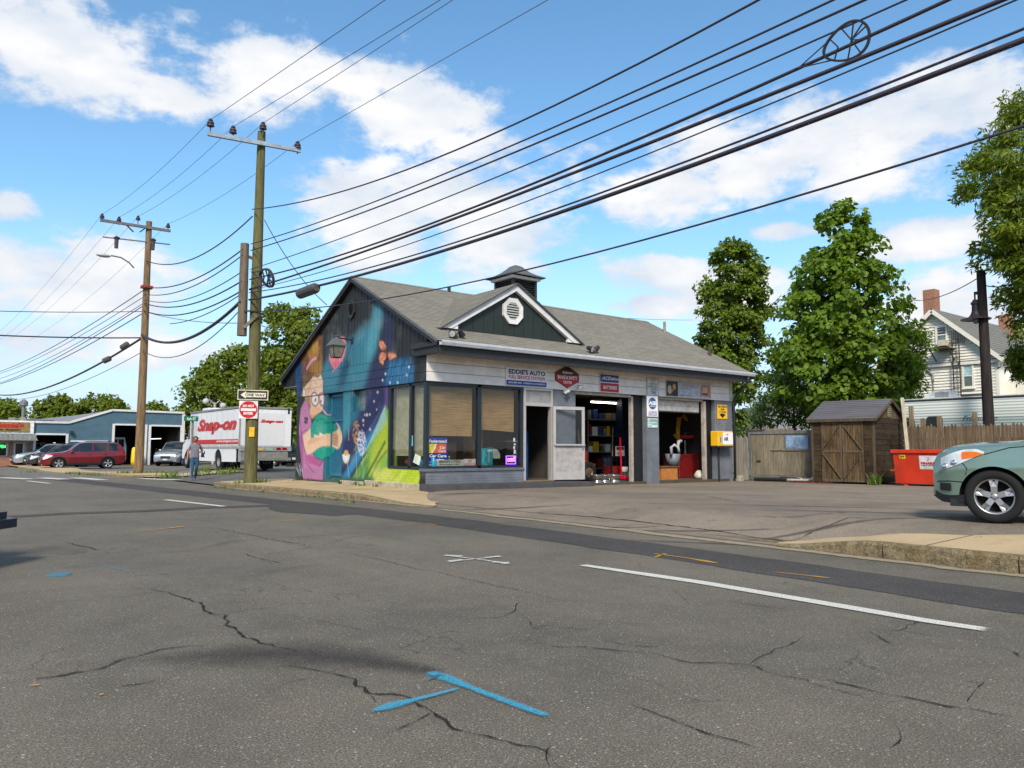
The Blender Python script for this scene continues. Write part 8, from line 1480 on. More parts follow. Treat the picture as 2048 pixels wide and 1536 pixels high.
# wall strips between the doors, butt jointed
roofline = lambda x: float(np.interp(x, [xl, xa, xb_, xr], [zt1, zt1, zt2_, bz(827, 366)]))
edges = [(xl, D1[0], None), (D1[0], D1[1], D1[2]), (D1[1], xb_, None), (xb_, D2[0], None), (D2[0], D2[1], D2[2]), (D2[1], D3[0], None), (D3[0], D3[1], D3[2]), (D3[1], xr, None)]
for a, b, z in edges:
 cuts = [a] + [x for x in (xa,) if a < x < b] + [b]
 for p, q_ in zip(cuts[:-1], cuts[1:]): MB().prism([(p, Z0 if z is None else z), (q_, Z0 if z is None else z), (q_, roofline(q_)), (p, roofline(p))], BY, BY + .25, 'y').build('wall', bl, sb)
for p, q_ in ((xl, xa), (xa, xb_), (xb_, xr)): MB().beam((p, BY - .05, roofline(p) + .06), (q_, BY - .05, roofline(q_) + .06), .12, .16).build('roof_trim', wt, sb)
MB().box(xr - .14, xr + .08, BY - .06, BY - .005, Z0, roofline(xr)).build('corner_trim', wt, sb)
for a, b, z in (D1, D2, D3):
 MB().box(a - .05, a + .12, BY - .05, BY - .005, Z0, z + .1).build('door_trim', wt, sb); MB().box(b - .12, b + .05, BY - .05, BY - .005, Z0, z + .1).build('door_trim', wt, sb); MB().box(a + .12, b - .12, BY - .05, BY - .005, z - .0, z + .13).build('door_trim', wt, sb)
MB().add([(xl, BY, zt1 + .05), (xa, BY, zt1 + .05), (xb_, BY, zt2_ + .05), (xr, BY, roofline(xr) + .05), (xr, BY + 16, roofline(xr) + .2), (xb_, BY + 16, zt2_ + .2), (xa, BY + 16, zt1 + .8), (xl, BY + 16, zt1 + .8)], [(0, 1, 6, 7), (1, 2, 5, 6), (2, 3, 4, 5)]).build('roof', C8('flat_roof', 120, 122, 126, rough=.9), sb)
dkin = C8('shop_inside', 34, 32, 34); MB().box(xl + .1, xr - .1, BY + 9, BY + 9.2, Z0, 3).build('back_wall', dkin, sb); MB().box(xr - .3, xr - .05, BY + .25, BY + 9, Z0, 3).build('side_wall', dkin, sb); MB().box(xl + .1, xr - .1, BY + .3, BY + 9, Z0 - .02, Z0 + .03).build('floor', sl_, sb); MB().box(xl + .1, xr - .1, BY + .26, BY + 9, 2.98, 3.02).build('ceiling', dkin, sb)
tb2 = M('tube_dim', (1, .9, .8), emit=(1, .85, .75, 1.6)); MB().beam((D3[0] + .2, BY + 4, 1.95), (D3[1] - .6, BY + 4, 2.02), .03, .05).build('lit_tube', tb2, sb); MB().beam((D1[0] + 1.4, BY + 5, 1.55), (D1[1] - .1, BY + 5, 1.6), .03, .05).build('lit_tube', tb2, sb)
for k in range(6): x = D3[0] + .4 + .5 * k; MB().box(x, x + .25, BY + 6, BY + 6.5, Z0, 1.2 + .15 * (k % 3)).build('stored_panel', C8('stored_%d' % (k % 3), *((120, 110, 100), (150, 60, 50), (90, 100, 110))[k % 3]), sb)
MB().box(bx(139), bx(145), BY - .3, BY - .02, bz(868, 141), bz(862, 141)).build('wall_light', dk, sb); MB().box(bx(141), bx(216), BY - .06, BY - .005, bz(884, 180), bz(881, 180)).build('sign_strip', wt, sb)
t = thing('parked_van', 'white van standing inside the second garage door of the blue shop', 'van', (bx(242), BY + 2.5, Z0)); vx0, vx1 = bx(226), bx(262); MB().prism([(vx0, .3), (vx1, .3), (vx1, 1.3), (vx1 - .15, 2.05), (vx0 + .15, 2.05), (vx0, 1.3)], BY + 1.5, BY + 5, 'y').build('body', C8('van_white', 190, 196, 194), t)
for a, b in ((vx0 + .2, (vx0 + vx1) / 2 - .05), ((vx0 + vx1) / 2 + .05, vx1 - .2)): MB().box(a, b, BY + 1.47, BY + 1.5, 1.3, 1.9).build('rear_window', cglass, t)
for x in (vx0 + .3, vx1 - .3): MB().lathe([(0, -.1), (.3, -.1), (.34, 0), (.3, .1), (0, .1)], 16, (x, BY + 2, Z0 + .36), 'y').build('wheel', rb, t)
solo(MB().lathe([(0, 0), (.32, 0), (.34, .4), (.3, 1.25), (.2, 1.4), (0, 1.4)], 14, (bx(268), BY - .8, Z0)), 'yellow_bin', C8('bin_yellow', 226, 190, 40), 'yellow upright bin beside the second garage door of the blue shop', 'bin', smooth=True)
# left wing with the name board
lx0 = bx(-60); lw_ = thing('shop_office', 'shop office with a brown name board and grey metal awning at far left', 'building', (lx0, BY - .4, Z0)); zb0, zb1 = bz(866, 30), bz(841, 30)
MB().box(lx0, xl - .0, BY - .2, BY + 6, bz(868, 30), zb1).build('parapet', C8('parapet_white', 222, 222, 218), lw_); MB().box(lx0, xl - .3, BY - .28, BY - .21, zb0 + .1, zb1 - .12).build('name_board', C8('board_tan', 140, 112, 66, rough=.6), lw_)
e0, e1 = bx(-14), bx(45); lettering('lettering', "Homie's", (e0, BY - .29, bz(856, 20)), EXv, EZv, e1 - e0, bz(845, 20) - bz(856, 20), C8('board_red', 170, 34, 36), lw_, n=(0, -1, 0), bold=.06); lettering('lettering', 'Auto Repair', (bx(-20), BY - .29, bz(862, 20)), EXv, EZv, bx(40) - bx(-20), .16, blk, lw_, n=(0, -1, 0), bold=.04, shear=.2)
MB().add([(lx0, BY - .2, bz(867, 30)), (xl + .05, BY - .2, bz(867, 30)), (xl + .2, BY - 1.1, bz(881, 30)), (lx0, BY - 1.1, bz(881, 30))], [(0, 1, 2, 3), (3, 2, 1, 0)]).build('awning', C8('awning_grey', 150, 152, 150, rough=.5), lw_)
for k in range(14): x = lx0 + (xl - lx0) * k / 13; MB().beam((x, BY - .19, bz(867, 30) + .02), (x + .02, BY - 1.1, bz(881, 30) + .02), .03, .03).build('awning_rib', C8('awning_grey', 150, 152, 150), lw_)
MB().box(lx0, xl, BY + .2, BY + .4, Z0, bz(868, 30)).build('front_wall', C8('pale_front', 176, 172, 164), lw_)
for a, b in ((-30, 17), (29, 50)): f = MB().box(bx(a), bx(b), BY + .13, BY + .2, bz(912, 20), bz(886, 20)).build('window', wt, lw_); MB().box(bx(a) + .1, bx(b) - .1, BY + .1, BY + .13, bz(911, 20), bz(887, 20)).build('pane', cglass, f)
for u in (20, 56): MB().box(bx(u), bx(u + 5), BY + .05, BY + .2, Z0, bz(884, 20)).build('brick_pier', MAT_BK, lw_)
MB().box(lx0, xl, BY - .1, BY + .2, Z0, .5).build('brick_base', MAT_BK, lw_); lettering('lettering', 'OPEN', (bx(-6), BY + .09, bz(896, 5)), EXv, EZv, bx(12) - bx(-6), .22, M('neon_green', (.05, .6, .1), emit=(.05, .9, .15, 1.5)), lw_, n=(0, -1, 0), bold=.03)
MB().box(bx(55), bx(65), BY + 5, BY + 5.6, 3, bz(830, 60)).build('chimney', C8('chim_tan', 150, 140, 130), lw_); MB().cyl((bx(60), BY + 5.3, bz(830, 60)), (bx(60), BY + 5.3, bz(806, 60)), .12).build('flue', C8('galv', 130, 130, 132, metal=.5), lw_); MB().lathe([(.13, 0), (.3, .15), (.3, .4), (.1, .6), (0, .62)], 12, (bx(60), BY + 5.3, bz(808, 60))).build('flue_cap', C8('galv', 130, 130, 132), lw_); MB().box(lx0, bx(130), BY + 6, BY + 14, 2.8, bz(834, 60)).build('rear_block', C8('rear_dark', 74, 72, 78), lw_); MB().box(bx(28), bx(40), BY + 4, BY + 5, 3, bz(831, 30)).build('roof_unit', C8('unit_grey', 120, 116, 112), lw_)
# street name sign
p = ony(420, 840, 33.5); t = thing('street_name_sign', 'green Ash St name sign on a thin grey post', 'sign', (p[0] - .6, 33.6, 0)); x = ony(384, 880, 33.6)[0]; MB().cyl((x, 33.6, 0), (x, 33.6, ony(384, 832, 33.6)[2]), .045).build('post', C8('galv', 130, 130, 132), t); a, b = ony(368, 842, 33.5), ony(397, 833, 33.5); MB().box(a[0], b[0], 33.5, 33.52, a[2], b[2]).build('panel', C8('sign_green', 16, 110, 84, rough=.4), t); lettering('lettering', 'Ash ST', (a[0] + .1, 33.5, a[2] + .04), EXv, EZv, b[0] - a[0] - .2, .12, ww, t, n=(0, -1, 0), bold=.02, lift=.004)
# far street lamps over the truck
t = thing('street_lamp', 'twin-arm street lamp standing far behind the white truck', 'street lamp', (ony(430, 850, 60)[0], 60, 0)); c = ony(430, 805, 60); MB().cyl((c[0], 60, 0), (c[0], 60, c[2]), .1).build('post', C8('lamp_post_pale', 170, 160, 150), t)
for u, v in ((412, 803), (446, 812)): h_ = ony(u, v, 60); MB().tube([(c[0], 60, c[2] - .2), ((c[0] + h_[0]) / 2, 60, c[2] + .15), (h_[0], 60, h_[2] + .15)], .05, 6).build('arm', C8('lamp_post_pale', 170, 160, 150), t); MB().sphere((h_[0], 60, h_[2]), .25, 10, 8, (1, 1, 1)).build('lamp_head', C8('lamp_pale', 176, 176, 172), t, smooth=True)
t = thing('far_block', 'brick building glimpsed between blue shop and truck', 'building', (bx(372), 80, 0)); x0, x1 = ony(366, 880, 80)[0], ony(392, 880, 80)[0]; MB().box(x0, x1 + 5, 80, 86, 0, ony(380, 826, 80)[2]).build('wall', MAT_BK, t); MB().box(x0 + .2, x0 + 1.6, 79.95, 80, 1.0, 3.0).build('window', wt, t)
# ------------------------------------------------------------------ trees and plants
def leafmat(name, c0, c1, tr=.35):
 q = NT(name); r = q.nd('ShaderNodeNewGeometry').outputs['Random Per Island']; cb = q.noise(q.coord('World'), .9, 4, .6)
 c = q.mix(r, c0, c1); c = q.mix(q.rng(cb, .35, .68), tuple(x * .62 for x in c0), c) if 0 else q.mix(q.rng(cb, .3, .7, .0, .5), c, tuple(x * 1.45 for x in c1))
 q.fin(c, .5, 0, .3); tl_ = q.nd('ShaderNodeBsdfTranslucent'); cc = q.mix(1., c, (1.25, 1.35, .45), 'MULTIPLY'); q.L.new(cc, tl_.inputs[0]); mx = q.nd('ShaderNodeMixShader'); mx.inputs[0].default_value = tr; q.L.new(q.p.outputs[0], mx.inputs[1]); q.L.new(tl_.outputs[0], mx.inputs[2]); q.L.new(mx.outputs[0], q.out.inputs[0]); return q.m
def leaves(C, Nn, size, shape, rng, droop=.3):
 """leaf meshes at points C with outward vectors Nn"""
 n = len(C); up = np.array([0, 0, 1.]); a = Nn * .7 + rng.normal(0, .6, (n, 3)) + up * .45; a /= np.linalg.norm(a, axis=1, keepdims=True)           # leaf normal
 d = Nn * .8 + rng.normal(0, .7, (n, 3)) - up * droop; d -= a * (d * a).sum(1, keepdims=True); d /= np.linalg.norm(d, axis=1, keepdims=True) + 1e-9; b = np.cross(a, d); s = size * rng.uniform(.45, 1.35, (n, 1))
 if shape == 'heart':     # 7 points, folded along the rib
  prof = [(0, 0, 0), (.12, .36, .07), (.50, .40, .05), (1.0, 0, -.10), (.50, -.40, .05), (.12, -.36, .07), (.5, 0, -.02)]; faces = [(0, 1, 6), (1, 2, 6), (2, 3, 6), (3, 4, 6), (4, 5, 6), (5, 0, 6)]
 elif shape == 'narrow': prof = [(0, 0, 0), (.45, .17, .04), (1., 0, -.08), (.45, -.17, .04)]; faces = [(0, 1, 2), (0, 2, 3)]
 else: prof = [(0, 0, 0), (.45, .36, .06), (1., 0, -.06), (.45, -.36, .06)]; faces = [(0, 1, 2), (0, 2, 3)]
 V = np.stack([C + s * (p[0] * d + p[1] * b + p[2] * a) for p in prof], 1).reshape(-1, 3); k = len(prof); F_ = (np.arange(n)[:, None, None] * k + np.array(faces)[None]).reshape(-1, 3); return V, F_
def rows_tree(name, label, D, rows, leaf, nleaf, ncl, shape, mat, trunk_u=None, trunk_r=.16, base_z=0., group=None, seed=1, bark=None, clr=.9, depth=.85, droop=.3, fill=.55, trunk_top=.85, ground_off=0.):
 rng = np.random.default_rng(seed); rv_ = np.array(rows, float); vs = rv_[:, 0]
 um = trunk_u or (rv_[:, 1].mean() + rv_[:, 2].mean()) / 2
 def P(u, v, dd): d = ray(u, v); k = (D + dd) / (d @ _f0); return _C + d * k
 c0 = P(um, 899, 0); t = thing(name, label, name.split('_')[-1], (c0[0], c0[1], base_z), group=group)
 wts = rv_[:, 2] - rv_[:, 1] + 6; cen = []
 vv = np.linspace(vs[0], vs[-1], 60); ww_ = np.interp(vv, vs, wts); ww_ /= ww_.sum()
 for i in range(ncl):
  v = rng.choice(vv, p=ww_) + rng.uniform(-4, 4); uL, uR = np.interp(v, vs, rv_[:, 1]), np.interp(v, vs, rv_[:, 2]); hw = (uR - uL) / 2; um_ = (uL + uR) / 2
  a = rng.uniform(0, 2 * pi); r = math.sqrt(rng.uniform(fill ** 2, 1)) if rng.random() < .8 else rng.uniform(0, fill); r *= .92
  mpx = D / FOC; cen.append((P(um_ + hw * r * math.cos(a), v, hw * r * math.sin(a) * depth * mpx), max(.3, hw * mpx)))
 per = nleaf // ncl; Cs, Ns = [], []; mid = P(um, vs.mean(), 0)
 for c, hw in cen:
  R = clr * rng.uniform(.6, 1.25); q = rng.normal(0, 1, (per, 3)); q /= np.linalg.norm(q, axis=1, keepdims=True); rad = R * rng.uniform(.25, 1., (per, 1)) ** .6; off = q * rad * np.array([1, 1, .55]); off[:, 2] -= .18 * (off[:, 0] ** 2 + off[:, 1] ** 2) / R
  Cs.append(c + off); ax = np.array([um and 0, 0, 0.]); out = (c + off) - np.array([mid[0], mid[1], c[2] - .5]); out /= np.linalg.norm(out, axis=1, keepdims=True) + 1e-9; Ns.append(q * .5 + out * .7)
 Cs, Ns = np.concatenate(Cs), np.concatenate(Ns); V, F_ = leaves(Cs, Ns, leaf, shape, rng, droop); fastmesh('crown', V, F_, mat, t)
 bk = bark or woodmat('bark', (.035, .028, .022), (.11, .09, .07)) if 'bark' not in MATS else MATS['bark']; MATS['bark'] = bk
 ztop = P(um, vs[0] + (vs[-1] - vs[0]) * (1 - trunk_top), 0)[2]; zc = np.linspace(base_z - .1, ztop, 7); tp = [(c0[0] + rng.normal(0, .05), c0[1] + rng.normal(0, .05), z) for z in zc]
 MB().tube(tp, list(np.linspace(trunk_r, trunk_r * .15, 7)), 10).build('trunk', bk, t, smooth=True)
 mb = MB(); sel = rng.choice(len(cen), min(len(cen), 46), replace=False)
 for i in sel:
  c = np.array(cen[i][0]); hd = np.hypot(c[0] - c0[0], c[1] - c0[1]); zs = min(ztop * .97, max(base_z + (ztop - base_z) * .22, c[2] - hd * .75)); k = (zs - base_z) / (ztop - base_z); r0 = trunk_r * (1 - .85 * k) * .42; p0 = np.array([c0[0], c0[1], zs]); m_ = (p0 + c) / 2 + rng.normal(0, .12, 3) + np.array([0, 0, -.08 * hd]); mb.tube([p0, m_, c], [max(.012, r0), max(.01, r0 * .6), .008], 6)
  for _ in range(3): e = c + rng.normal(0, clr * .5, 3); mb.tube([tuple(m_ * .3 + c * .7), tuple(e)], [max(.008, r0 * .3), .005], 5)
 mb.build('limbs', bk, t, smooth=True, kind=None); return t
LM1 = leafmat('leaf_catalpa', (.066, .128, .011), (.14, .215, .018)); LM2 = leafmat('leaf_maple', (.06, .108, .012), (.14, .19, .016)); LM3 = leafmat('leaf_ash', (.066, .11, .008), (.15, .19, .012)); LM4 = leafmat('leaf_far', (.066, .105, .008), (.14, .175, .012)); LM5 = leafmat('leaf_sumac', (.06, .12, .018), (.125, .185, .03))
rows_tree('broadleaf_tree', 'tall conical tree with large heart-shaped leaves behind the shed', 34, [(405, 1682, 1708), (425, 1648, 1722), (455, 1632, 1745), (480, 1622, 1770), (510, 1605, 1762), (540, 1585, 1790), (575, 1572, 1800), (610, 1550, 1822), (650, 1552, 1842), (690, 1535, 1856), (740, 1532, 1846), (790, 1545, 1832), (822, 1590, 1800)], .22, 23000, 270, 'heart', LM1, 1690, .2, .1, 'trees behind the station', 3, clr=.62, droop=.75)
rows_tree('maple_tree', 'slim dark green maple rising behind the right end of the station roof', 44, [(490, 1452, 1482), (515, 1425, 1520), (560, 1400, 1535), (610, 1390, 1542), (660, 1388, 1540), (705, 1392, 1535), (745, 1405, 1528), (790, 1430, 1520)], .24, 21000, 190, 'plain', LM2, 1462, .2, 0., 'trees behind the station', 5, clr=.62)
rows_tree('overhanging_tree', 'leafy tree overhanging the picture from the right edge', 27, [(168, 2040, 2140), (215, 1985, 2220), (270, 1940, 2260), (330, 1893, 2290), (385, 1905, 2300), (430, 1915, 2310), (480, 1935, 2310), (520, 1952, 2300), (560, 1985, 2290), (620, 2003, 2280), (660, 2012, 2260)], .24, 40000, 300, 'narrow', LM3, 2190, .24, 0., 'trees behind the station', 8, clr=.55)
rows_tree('overhanging_tree', 'low leafy bough at the right edge beside the white house', 30, [(690, 2020, 2120), (715, 2012, 2150), (740, 2022, 2140), (765, 2038, 2120)], .22, 6000, 60, 'narrow', LM3, 2110, .1, 0., 'trees behind the station', 9, clr=.45)
rows_tree('sumac_shrub', 'yellow-green shrub thicket behind the wooden gate', 38, [(690, 1560, 1625), (720, 1540, 1660), (750, 1520, 1680), (785, 1505, 1670), (820, 1495, 1650), (850, 1490, 1640)], .26, 6500, 90, 'narrow', LM5, 1590, .09, 0., 'shrubs along the fence', 11, clr=.6)
rows_tree('sumac_shrub', 'hanging shrub foliage between the broad tree and the white house', 39, [(665, 1800, 1850), (695, 1785, 1862), (730, 1770, 1858), (765, 1765, 1845), (800, 1765, 1835)], .24, 5200, 70, 'narrow', LM5, 1800, .08, 0., 'shrubs along the fence', 12, clr=.55)
rows_tree('climbing_vine', 'thin vine climbing behind the downspout at the station corner', 30.5, [(790, 1474, 1484), (830, 1472, 1486), (870, 1470, 1485), (920, 1470, 1482)], .15, 900, 30, 'plain', LM5, 1478, .03, .1, None, 13, clr=.22)
rows_tree('roadside_tree', 'broad green tree behind the white truck', 66, [(700, 455, 505), (720, 400, 540), (750, 370, 560), (785, 345, 570), (820, 335, 572), (850, 345, 565), (872, 380, 560)], .34, 15000, 170, 'plain', LM4, 450, .3, 0., 'trees behind the truck', 15, clr=1.1)
rows_tree('roadside_tree', 'taller tree showing between the near pole and the station gable', 58, [(612, 545, 610), (632, 522, 640), (665, 510, 660), (710, 505, 670), (760, 505, 670), (810, 505, 660), (860, 510, 650)], .30, 16000, 170, 'plain', LM4, 580, .3, 0., 'trees behind the truck', 16, clr=1.0)
for i, (lb, D_, rows) in enumerate((('leftmost small tree above the shop office roof', 95, [(805, -40, 28), (818, -45, 42), (838, -40, 45)]), ('round far tree left of the middle above the blue shop roof', 100, [(797, 100, 130), (810, 72, 142), (828, 66, 150), (842, 70, 148)]), ('widest far tree above the blue shop roof', 100, [(792, 190, 225), (806, 155, 250), (824, 145, 262), (842, 145, 262)]), ('tiny far tree right of the far pole', 110, [(812, 298, 318), (822, 288, 328), (834, 286, 330)]))): rows_tree('far_tree', lb, D_, rows, .5, 3200, 40, 'plain', LM4, None, .25, 0., 'far trees above the repair shop', 20 + i, clr=1.2)
# a far wooded rise closes the view all round
def woods():
 rng = np.random.default_rng(44); n = 15000; a = rng.uniform(-.35, 1.9, n) ; r = rng.uniform(150, 190, n); hgt = 5 + 2.2 * np.sin(a * 37) + 1.6 * np.sin(a * 83 + 1) + 1.2 * np.sin(a * 151 + 2); z = rng.uniform(0, 1, n) ** .7 * hgt; C = np.stack([np.sin(a) * r, np.cos(a) * r, z], 1); Nn = np.stack([-np.sin(a), -np.cos(a), np.full(n, .4)], 1); V, F_ = leaves(C, Nn, 1.9, 'plain', rng, .2); o = fastmesh('far_woods', V, F_, LM4, kind='stuff'); tag(o, 'low wooded skyline far behind the buildings', 'woods')
woods()
# ---- weeds and grass in the cracks
def tufts(spots, label, name='weeds', h=.16, seed=3, mat=None):
 rng = np.random.default_rng(seed); V, F_ = [], []; k = 0
 for x, y, r, n, hh in spots:
  for _ in range(n):
   px, py = x + rng.normal(0, r), y + rng.normal(0, r * .6); z = max(Hf(px, py), 0) + .02 if name == 'weeds' else Hf(px, py); a = rng.uniform(0, 2 * pi); H_ = hh * rng.uniform(.4, 1.2); ln = rng.uniform(.1, .7) * H_; w = .012 + .02 * rng.random(); dx, dy = math.cos(a), math.sin(a)
   V += [(px - dy * w, py + dx * w, z), (px + dy * w, py - dx * w, z), (px + dx * ln * .5 + dy * w * .7, py + dy * ln * .5 - dx * w * .7, z + H_ * .65), (px + dx * ln, py + dy * ln, z + H_)]; F_ += [(k, k + 1, k + 2), (k, k + 2, k + 3)]; k += 4
 o = fastmesh(name, np.array(V), np.array(F_), mat or LM5, kind='stuff'); return tag(o, label, 'weeds')
G3 = lambda u, v, z=.14: tuple(onz(u, v, z)[:2])
sp = [(PNX - .35, PNY - .1, .12, 40, .24), (PNX + .3, PNY, .15, 50, .28), (PNX, PNY - .3, .2, 40, .16)] + [(*G3(u, v), .10, 10, .08) for u, v in ((440, 968), (470, 972), (520, 976), (600, 984), (670, 990), (700, 995), (545, 963), (585, 962), (570, 960), (640, 985))] + [(10.32, y, .08, 14, .13) for y in (19.4, 20.1, 20.6, 21.6, 23.9, 24.8)]
tufts(sp, 'weeds and grass growing round the near pole and along the left sidewalk kerb', seed=4)
sp = [(*G3(u, v, .2), .06, 20, .05) for u, v in ((1690, 1067), (1800, 1072), (1850, 1074), (1880, 1077), (1905, 1080), (1950, 1078), (1985, 1081), (2020, 1084), (1960, 1076), (2035, 1083))]
for i in range(26): u = RNG.uniform(1700, 2048); sp.append((*G3(u, 1068 + (u - 1690) * .048, .2), .06, 8, .035))
tufts(sp, 'thin grass along the back edge of the right-hand sidewalk', seed=5)
sp = [(PFX + dx, PFY + dy, .25, 40, .2) for dx, dy in ((-.4, -.2), (.2, -.3), (.5, 0), (-.7, 0), (.9, -.1))] + [(*G3(u, v, .05), .2, 30, .26) for u, v in ((400, 952), (420, 950), (440, 952), (455, 953), (410, 946), (470, 950), (330, 955), (345, 954))] + [(*G3(u, v, 0), .25, 20, .15) for u, v in ((140, 949), (165, 951), (185, 952), (60, 946), (240, 950))]
tufts(sp, 'grass and weeds round the far pole and far street corner', seed=6)
sp = [(23.75, 12.0, .12, 50, .35), (23.7, 12.1, .1, 30, .25), (23.3, 17.1, .15, 50, .4), (23.5, 17.4, .1, 40, .6), (24.1, 14.3, .1, 20, .2)]
tufts(sp, 'leafy weeds at the shed corner and beside the station', seed=7)
# leaf litter specks and grit on road edges
def litter():
 rng = np.random.default_rng(9); C = []
 for _ in range(130): u, v = rng.uniform(650, 2040), rng.uniform(975, 1085); p = onz(u, v, .15); C.append((p[0], p[1]))
 V, F_ = [], []
 for i, (x, y) in enumerate(C):
  a = rng.uniform(0, 2 * pi); s = rng.uniform(.006, .014); z = Hf(x, y) + .013; V += [(x + s * math.cos(a + q) * (1 if k % 2 else .6), y + s * math.sin(a + q) * (1 if k % 2 else .6), z + rng.uniform(0, .006)) for k, q in enumerate((0, 1.5, 3.1, 4.7))]; F_.append((4 * i, 4 * i + 1, 4 * i + 2, 4 * i + 3))
 tag(fastmesh('litter', np.array(V), np.array(F_), C8('litter_tan', 170, 150, 110, var=.4), kind='stuff'), 'small bits of grit and dry leaf on the paving', 'litter')
litter()
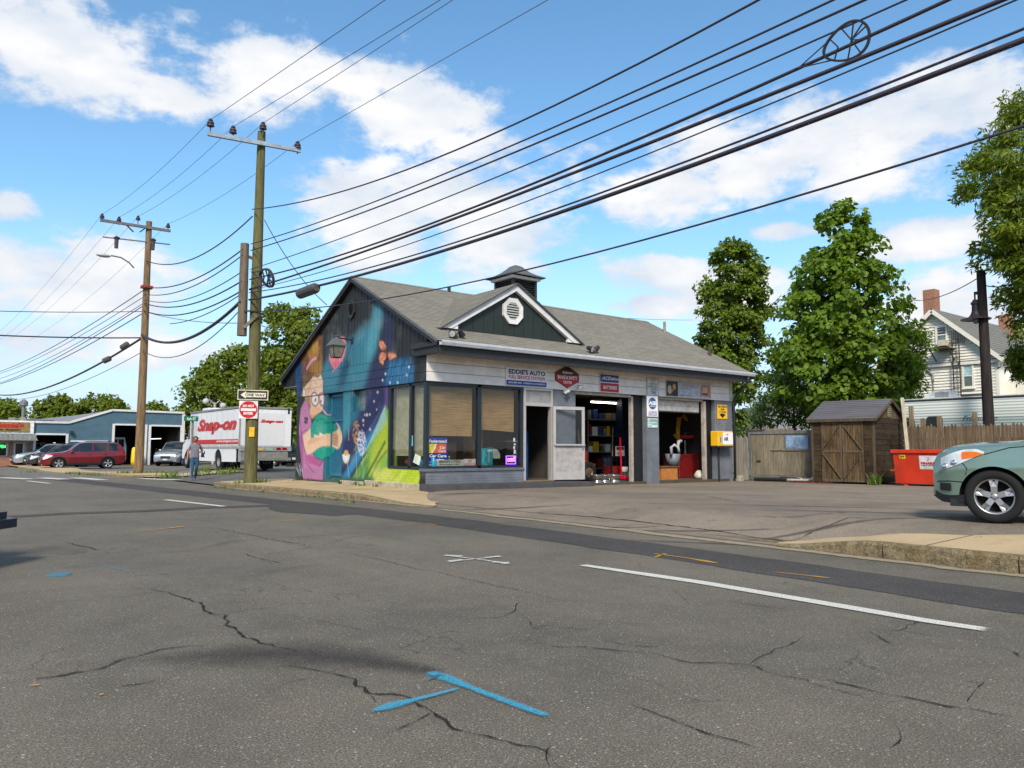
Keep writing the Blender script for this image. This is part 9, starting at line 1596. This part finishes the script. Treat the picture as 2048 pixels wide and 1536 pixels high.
# ------------------------------------------------------------------ woman walking across the side street
def person():
 p = onz(388, 961, 0.01); t = thing('person', 'woman in grey T-shirt and blue jeans walking across the side street', 'person', (p[0], p[1], Hf(p[0], p[1]) + .008), math.radians(-12))
 J = dict(pel=(0, 0, .90), sp=(0, .0, 1.04), ch=(0, 0, 1.22), nk=(0, 0, 1.36), nk2=(0, -.01, 1.43), sR=(-.15, 0, 1.31), eR=(-.235, .03, 1.08), wR=(-.25, -.06, .86), sL=(.15, 0, 1.31), eL=(.25, .05, 1.10), wL=(.19, -.15, 1.06), hR=(-.085, 0, .86), kR=(-.085, -.10, .48), aR=(-.07, -.08, .09), tR=(-.075, -.24, .04), hL=(.085, 0, .86), kL=(.075, -.02, .47), aL=(.05, .16, .13), tL=(.05, .06, .05), pR=(-.255, -.08, .79), pL=(.13, -.20, 1.05))
 R = dict(pel=(.15, .11), sp=(.135, .10), ch=(.145, .105), nk=(.055, .055), nk2=(.05, .05), sR=(.062, .06), eR=(.042, .042), wR=(.028, .028), sL=(.062, .06), eL=(.042, .042), wL=(.028, .028), hR=(.092, .09), kR=(.06, .06), aR=(.04, .04), tR=(.035, .028), hL=(.092, .09), kL=(.06, .06), aL=(.04, .04), tL=(.035, .028), pR=(.034, .02), pL=(.03, .02))
 E_ = [('pel', 'sp'), ('sp', 'ch'), ('ch', 'nk'), ('nk', 'nk2'), ('ch', 'sR'), ('sR', 'eR'), ('eR', 'wR'), ('wR', 'pR'), ('ch', 'sL'), ('sL', 'eL'), ('eL', 'wL'), ('wL', 'pL'), ('pel', 'hR'), ('hR', 'kR'), ('kR', 'aR'), ('aR', 'tR'), ('pel', 'hL'), ('hL', 'kL'), ('kL', 'aL'), ('aL', 'tL')]
 for side, base, dr in (('R', 'pR', (0, -.02, -1)), ('L', 'pL', (-1, -.3, -.2))):
  b = Vector(J[base]); d = Vector(dr).normalized(); sdv = Vector((0, 1, 0)) if side == 'R' else Vector((0, 0, 1))
  for k in range(5):
   f = b + sdv * (.022 * (k - 1.5)) + d * (.02 if k < 4 else -.02); tip = f + d * (.055 + .012 * (k in (1, 2))) + Vector((0, -.01, 0)) if k < 4 else b + sdv * -.05 + d * .03; J[f'{side}f{k}'] = tuple(f if k < 4 else tip); R[f'{side}f{k}'] = (.009, .009); E_.append((base, f'{side}f{k}'))
   if k < 4: J[f'{side}g{k}'] = tuple(tip); R[f'{side}g{k}'] = (.008, .008); E_.append((f'{side}f{k}', f'{side}g{k}'))
 keys = list(J); me = bpy.data.meshes.new('body'); me.from_pydata([J[k] for k in keys], [(keys.index(a), keys.index(b)) for a, b in E_], []); o = bpy.data.objects.new('body', me); COL.objects.link(o)
 sk = o.modifiers.new('skin', 'SKIN'); sk.use_smooth_shade = True
 for i, k in enumerate(keys): v = me.skin_vertices[0].data[i]; v.radius = R[k]; v.use_root = (k == 'pel')
 ss = o.modifiers.new('sub', 'SUBSURF'); ss.levels = 2; ss.render_levels = 2
 dg_ = bpy.context.evaluated_depsgraph_get(); m2 = bpy.data.meshes.new_from_object(o.evaluated_get(dg_)); bpy.data.objects.remove(o)
 # head joined into the same continuous mesh
 bm = bmesh.new(); bm.from_mesh(m2); hd = bmesh.ops.create_uvsphere(bm, u_segments=20, v_segments=14, radius=1.)
 for v in hd['verts']:
  x, y, z = v.co; f = 1 - .22 * max(0, -z); nose = .022 * math.exp(-((x / .18) ** 2 + ((z + .12) / .22) ** 2)) if y < 0 else 0; eye = -.010 * math.exp(-(((abs(x) - .36) / .16) ** 2 + ((z - .02) / .12) ** 2)) if y < 0 else 0; v.co = (x * .072 * f, y * .090 * f - .018 - nose - eye, z * .112 + 1.515)
 for sx in (-1, 1):
  e = bmesh.ops.create_uvsphere(bm, u_segments=8, v_segments=6, radius=1.)
  for v in e['verts']: v.co = (v.co.x * .012 + sx * .073, v.co.y * .02 - .005, v.co.z * .03 + 1.51)
 bm.to_mesh(m2); bm.free(); m2.name = 'body'
 for mt_ in (C8('skin', 150, 98, 72, rough=.55), C8('shirt_grey', 112, 110, 122, rough=.85, var=.2, sc=30.), C8('jeans', 40, 78, 104, rough=.85, var=.25, sc=20.), C8('shoe_red', 140, 66, 50, rough=.6)): m2.materials.append(mt_)
 for pl in m2.polygons:
  c = pl.center; x, y, z = c; arm = abs(x) > .175 and z > .7
  pl.material_index = 0 if z > 1.385 or (arm and z < 1.17) or (z > 1.0 and z < 1.16 and y < -.12) or (z > 1.33 and y < -.02 and abs(x) < .06) else 3 if z < .075 or (z < .12 and y > .1) else 2 if z < .86 else 1
  pl.use_smooth = True
  if z > .7 and z <= .86 and abs(x) > .2: pl.material_index = 0
 b = link('body', m2, t)
 hr = MB()
 for k in range(1): hr.sphere((0, .022, 1.55), .105, 16, 10, (.95, 1.0, 1.0))
 h_ = hr.sphere((0, .09, 1.50), .05, 10, 8).build('hair', C8('hair_dark', 48, 32, 28, rough=.5), t, world=False, smooth=True)
 for v in h_.data.vertices:
  if v.co.y < -.035 and v.co.z < 1.585: v.co.y = .0
 MB().box(-.035, .035, -.114, -.108, 1.455, 1.465).build('mouth', C8('lip', 130, 66, 60), t, world=False)
 for sx in (-1, 1): MB().sphere((sx * .026, -.098, 1.52), .011, 8, 6).build('eye', C8('eye_dark', 40, 30, 28), t, world=False)
 MB().box(-.10, .10, -.112, -.106, .885, .9).build('shirt_hem', C8('shirt_grey', 112, 110, 122), t, world=False) if 0 else None
 m = OM[t.name]; q = lambda a: tuple(m @ Vector(a)); bg = thing('handbag', 'dark shoulder bag held at the walking woman\'s side', 'bag', q((.26, -.06, .9)))
 MB().add([q(p_) for p_ in ((.20, -.16, .86), (.33, -.10, .86), (.33, .06, .86), (.20, .04, .86), (.22, -.13, 1.03), (.30, -.09, 1.03), (.30, .03, 1.03), (.22, .02, 1.03))], [(3, 2, 1, 0), (4, 5, 6, 7), (0, 1, 5, 4), (1, 2, 6, 5), (2, 3, 7, 6), (3, 0, 4, 7)]).build('bag_body', C8('bag_navy', 44, 44, 58, rough=.6), bg)
 MB().tube([q(p_) for p_ in ((.26, -.10, 1.02), (.20, -.10, 1.2), (.12, -.06, 1.36), (.12, .07, 1.34), (.22, .08, 1.15), (.26, .02, 1.02))], .012, 6).build('strap', C8('bag_navy', 44, 44, 58), bg)
person()
